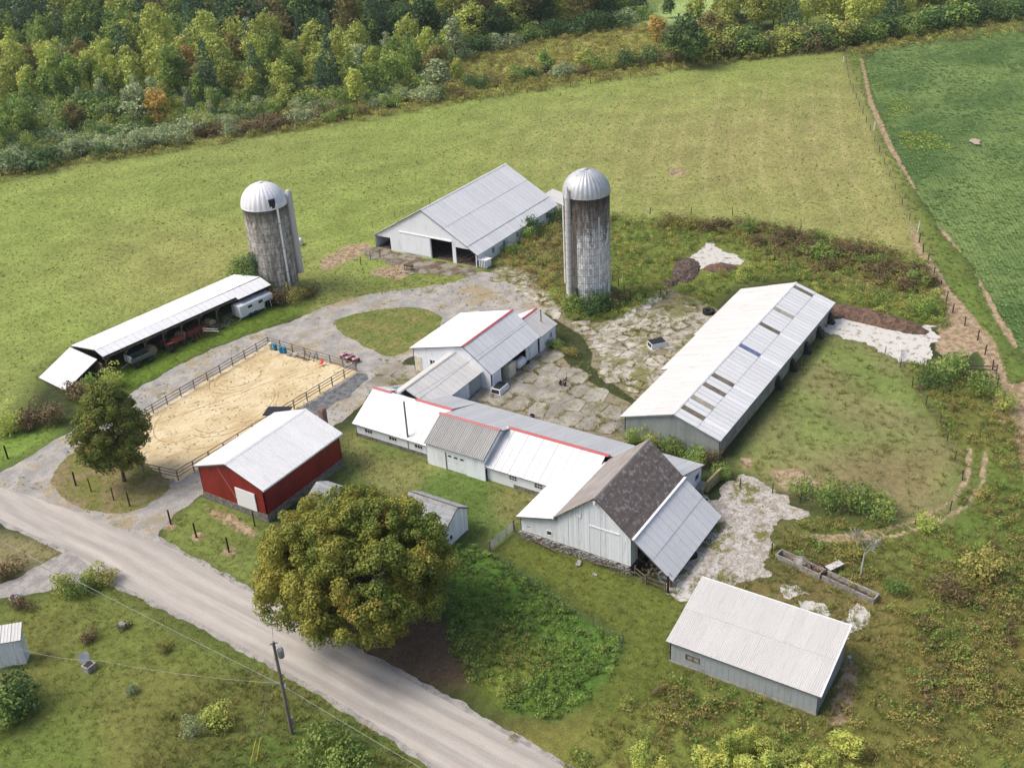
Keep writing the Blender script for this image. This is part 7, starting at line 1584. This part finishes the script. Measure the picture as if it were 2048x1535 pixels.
wheel(pw2, (-.4, .3, .35), .35, .1); wheel(pw2, (-.4, -.4, .3), .3, .1); MB().beam((-.8, 0, .4), (1.0, .1, .5), .1, .1).build('frame', M['rust'], pw2)
for i in range(3): MB().beam((-.2+i*.4, .1, .5), (-.1+i*.4, -.1, .05), .07, .1).build('tine', M['rust'], pw2)
MB().bar((.9, .1, .5), (1.3, .3, 1.0), .03).build('handle', M['rust'], pw2)
kg = thing('bucket', 'dark bucket standing by the dairy wing back wall', 'bucket', P0(1065, 838, .05)); MB().lathe([(0, 0), (.28, 0), (.33, .6), (.3, .6), (.26, .05), (0, .05)], 14).build('pail', M['rubber'], kg); MB().torus((0, 0, .6), .32, .02, 'Z', 14, 4).build('rim', M['steel'], kg)
pg = thing('metal_pallet', 'grey slatted metal gate leaning at the long barn corner', 'gate', (*G(1247, 866)[:2], 0)); 
for i in range(6): MB().beam((-.9+i*.25, -.9, .15), (-.3+i*.25, 1.1, 1.2), .06, .05).build('slat', M['steel'], pg)
for t_ in (0, 1.): MB().beam((-.95+t_*.6, -.9+t_*2, .15+t_*1.05), (.45+t_*.6, -.9+t_*2, .15+t_*1.05), .06, .06).build('rail', M['steel'], pg)
# concrete feed trough
a, b = G(1556, 1112), G(1752, 1203); L = np.hypot(*(b-a)[:2]); ft = thing('feed_trough', 'long cracked concrete feed trough behind the low shed', 'feed trough', (a[0], a[1], 0), math.atan2(b[1]-a[1], b[0]-a[0]))
for y in (-.55, .45): MB().box(0, L*.47, y, y+.12, 0, .62).build('side_wall', M['conc_wall'] if False else M['stone_piece'], ft); MB().box(L*.485, L, y+.05, y+.17, 0, .58).build('side_wall', M['stone_piece'], ft)
for x in (0, L*.45, L-.12): MB().box(x, x+.12, -.43, .45, 0, .6).build('end_wall', M['stone_piece'], ft)
MB().box(.12, L-.12, -.43, .45, 0, .12).build('soil', M['manure'], ft)
tag(ob('post', MB().bar((0, 0, 0), (0, 0, 1.7), .06).mesh('post'), M['post_dark'], None, P0(1543, 1112)), 'thin dark post at the left end of the feed trough', 'post')
tag(ob('post', MB().bar((0, 0, 0), (.2, 0, 1.1), .1).mesh('post'), M['wood'], None, P0(1708, 1190)), 'stubby wooden post beside the feed trough', 'post')
rw = thing('iron_wheel', 'rusty spoked iron wheel beside the feed trough', 'wheel', P0(1636, 1143)); MB().lathe([(.75, 0), (.85, .02), (.85, .5), (.75, .5)], 24).build('drum', M['rust'], rw); MB().torus((0, 0, .5), .5, .06, 'Z', 20, 5).build('rim', M['rust'], rw)
for i in range(3): t = i*math.pi/3; MB().bar((-.5*math.cos(t), -.5*math.sin(t), .5), (.5*math.cos(t), .5*math.sin(t), .5), .04).build('spoke', M['hay'], rw)
tb = thing('metal_table', 'small pale metal table beside the rusty wheel', 'table', P0(1668, 1140), R(-28)); MB().box(-.9, .9, -.4, .4, .62, .67).build('tabletop', M['white_roof2'], tb)
for x in (-.8, .8):
    for y in (-.33, .33): MB().bar((x, y, 0), (x, y, .62), .03).build('leg', M['rust'], tb)
sb = thing('boulder', 'grey boulder behind the feed trough', 'boulder', P0(1601, 1125)); MB().lathe([(0, 0), (.8, .05), (.75, .35), (.35, .55), (0, .6)], 9).build('rock', M['stone_piece'], sb)
wl_ = thing('silage_wall', 'mossy ochre concrete wall stub behind the big barn', 'wall', (*G(1412, 985)[:2], 0)); o_ = G(1412, 985); e_ = G(1440, 958)-o_
MB().beam((0, 0, .65), (e_[0], e_[1], .75), .25, 1.5).build('wall_slab', M['moss_wall'], wl_); MB().box(-.4, 1.2, .2, 2.4, 0, .55).build('ledge', M['slab'], wl_)
# well box and wheelbarrow on the lawn
wb = thing('well_box', 'grey box with open lid on the lower left lawn', 'well box', P0(180, 1338)); MB().box(-.5, .5, -.45, .45, 0, .65).build('box', M['stone_piece'], wb); MB().box(-.38, .38, -.33, .33, .65, .655).build('opening', M['dark'], wb)
MB().beam((.0, .45, .68), (.35, .95, 1.35), .9, .07).build('lid', M['steel'], wb)
wh = thing('wheelbarrow', 'old wheelbarrow holding a pale stone on the lower left lawn', 'wheelbarrow', P0(247, 1256), R(-20)); MB().add([(-.5, -.35, .5), (.5, -.35, .5), (.5, .35, .5), (-.5, .35, .5), (-.3, -.2, .3), (.3, -.2, .3), (.3, .2, .3), (-.3, .2, .3)], [(4, 7, 6, 5), (0, 4, 5, 1), (1, 5, 6, 2), (2, 6, 7, 3), (3, 7, 4, 0)]).build('tray', M['wood'], wh)
MB().torus((.75, 0, .22), .2, .04, 'Y', 14, 5).build('wheel', M['rubber'], wh)
for y in (-.3, .3): MB().bar((.7, y*.2, .25), (-1.1, y, .5), .03).build('handle', M['wood'], wh); MB().bar((-.4, y, .35), (-.45, y, 0), .03).build('leg', M['wood'], wh)
tag(ob('stone', st[0].copy(), None, None, tuple(np.array(P0(247, 1256))+[0, 0, .5])), 'pale stone resting in the wheelbarrow', 'stone').scale = (1.6, 1.6, 1.6)
# heaps
def heap(px, py, rx, ry, h, mat, label, rz, seed):
    n, m = 40, 12; r_ = random.Random(seed); V_ = [(0, 0, h)]; F = []
    for j in range(1, m+1):
        for i in range(n):
            a_ = 2*math.pi*i/n; f = j/m; x, y = rx*f*math.cos(a_), ry*f*math.sin(a_); z = h*(1-f**2.2); k_ = mnoise.noise(Vector((x*.9, y*.9, seed)))*.5+mnoise.noise(Vector((x*2.5, y*2.5, seed)))*.3
            V_.append((x*(1+k_*.25), y*(1+k_*.25), max(-.03, z+k_*h*.7*(1-f*.6)) if j < m else -.05))
    F += [(0, 1+i, 1+(i+1) % n) for i in range(n)]
    for j in range(m-1): F += [(1+j*n+i, 1+(j+1)*n+i, 1+(j+1)*n+(i+1) % n, 1+j*n+(i+1) % n) for i in range(n)]
    o = MB().add(V_, F).build('heap', mat, None, P0(px, py)); o.rotation_euler = (0, 0, rz); return tag(o, label, 'heap', kind='stuff')
heap(1372, 540, 5.2, 2.2, .7, M['manure'], 'dark brown manure heap among weeds behind the long barn', R(18), 1)
heap(1340, 566, 1.6, 1.3, .5, M['manure'], 'small dark manure heap spilling from the larger one', 0, 2)
heap(1440, 537, 2.8, 1.6, .8, M['manure_red'], 'small reddish manure heap beside the pale concrete pad', R(-60), 3)
heap(1745, 640, 1.9, 8.2, 1.3, M['manure_red'], 'long reddish soil bank behind the long grey barn', R(-6), 4)
heap(1906, 742, 1.0, 2.4, .8, M['manure'], 'small dark soil heap in the right-hand weeds', R(-6), 5)
for i, (px, py, s_, lab) in enumerate([(812, 546, 1.8, 'brown rock in the dirt patch before the cattle barn'), (824, 549, 1.5, 'pale rock right of the brown rock before the cattle barn'), (802, 545, 1.2, 'small rock left of the brown rock before the cattle barn'), (766, 608, 1.3, 'pale rock lying on the gravel loop'), (711, 520, 1.6, 'white rock near the old posts by the cattle barn'), (1157, 1128, 2.0, 'pale flat rock lying below the big barn wall'), (1190, 1150, 1.2, 'small pale rock below the big barn wall')]):
    m2 = st[i % 3].copy(); o = ob('rock', m2, None, None, P0(px, py, .05)); o.scale = (s_, s_, s_*.8); o.rotation_euler = (0, 0, i); tag(o, lab, 'rock')
tr2 = thing('water_trough', 'small dark trough on legs before the cattle barn', 'trough', P0(818, 540)); MB().box(-.3, .3, -.8, .8, .7, .95).build('basin', M['rust'], tr2)
for x in (-.25, .25):
    for y in (-.7, .7): MB().bar((x, y, 0), (x, y, .7), .04).build('leg', M['wood'], tr2)
gp = thing('white_gate', 'white metal gate leaning in the paddock fence', 'gate', (*G(1797, 728)[:2], 0)); g2_ = (G(1801, 700)-G(1797, 728))[:2]
for i in range(4): MB().bar((0, 0, .3+i*.25), (*g2_, .3+i*.25), .04).build('bar', M['white_paint'], gp)
for t in (0, .5, 1): MB().bar((*(g2_*t), 0.2), (*(g2_*t), 1.15), .04).build('upright', M['white_paint'], gp)
pr_ = thing('old_pen', 'weathered rail pen in the right-hand weeds', 'fence', (*G(1868, 742)[:2], 0)); a_ = G(1868, 742); q_ = [np.array([0, 0]), (G(1930, 745)-a_)[:2], (G(1992, 748)-a_)[:2]]
for p in q_: MB().bar((*p, 0), (*p, 1.4), .1).build('post', M['wood'], pr_)
for i in range(2):
    for zz in (.6, 1.1): MB().beam((*q_[i], zz), (*q_[i+1], zz), .06, .14).build('rail', M['wood'], pr_)
wk = thing('standpipe', 'short grey standpipe at the right end of the low shed', 'standpipe', P0(1697, 1330)); MB().bar((0, 0, 0), (0, 0, 1.0), .12).build('pipe', M['steel'], wk); MB().torus((0, 0, 1.0), .16, .06, 'Z', 12, 5).build('collar', M['steel'], wk)
fl = thing('flower_planter', 'blue-grey planter among red flowers at the left edge', 'planter', P0(32, 1200)); MB().lathe([(0, 0), (.5, 0), (.6, .45), (.52, .45), (.5, .3), (0, .3)], 14).build('tub', M['bluegrey_wall'], fl)
cr = crown('flowers', np.random.default_rng(3), [((0, 0, .5), .4)], .12, 300); cr.materials.append(M['pink']); ob('flowers', cr, None, fl)
cb_ = thing('rock_cairn', 'bare hole with pale rim in the crop field', 'field patch', (*G(1948, 286)[:2], 0)) if False else None
sheet('bare_patch', PG([(1936, 284), (1948, 281), (1962, 285), (1960, 293), (1948, 293)]), .45, simple('pale_dry_soil', lin('bfae98', .75), None, fine=.2), 'bare pale patch in the crop field', .2, 40, 0)
# ------------------------------------------------------------------ thin summer haze
hz = MB().box(-520, 900, -700, 620, -1.5, 74).build('haze', None)
hm = bpy.data.materials.new('thin_haze'); hm.use_nodes = True; t_ = hm.node_tree; t_.nodes.clear(); pv = t_.nodes.new('ShaderNodeVolumePrincipled'); oo = t_.nodes.new('ShaderNodeOutputMaterial')
pv.inputs['Color'].default_value = (.86, .92, 1, 1); pv.inputs['Density'].default_value = HAZE; pv.inputs['Anisotropy'].default_value = .2; t_.links.new(pv.outputs[0], oo.inputs['Volume'])
hz.data.materials.append(hm); tag(hz, 'thin pale haze over the whole farm', 'haze', kind='stuff')
print('objects', len(bpy.data.objects))
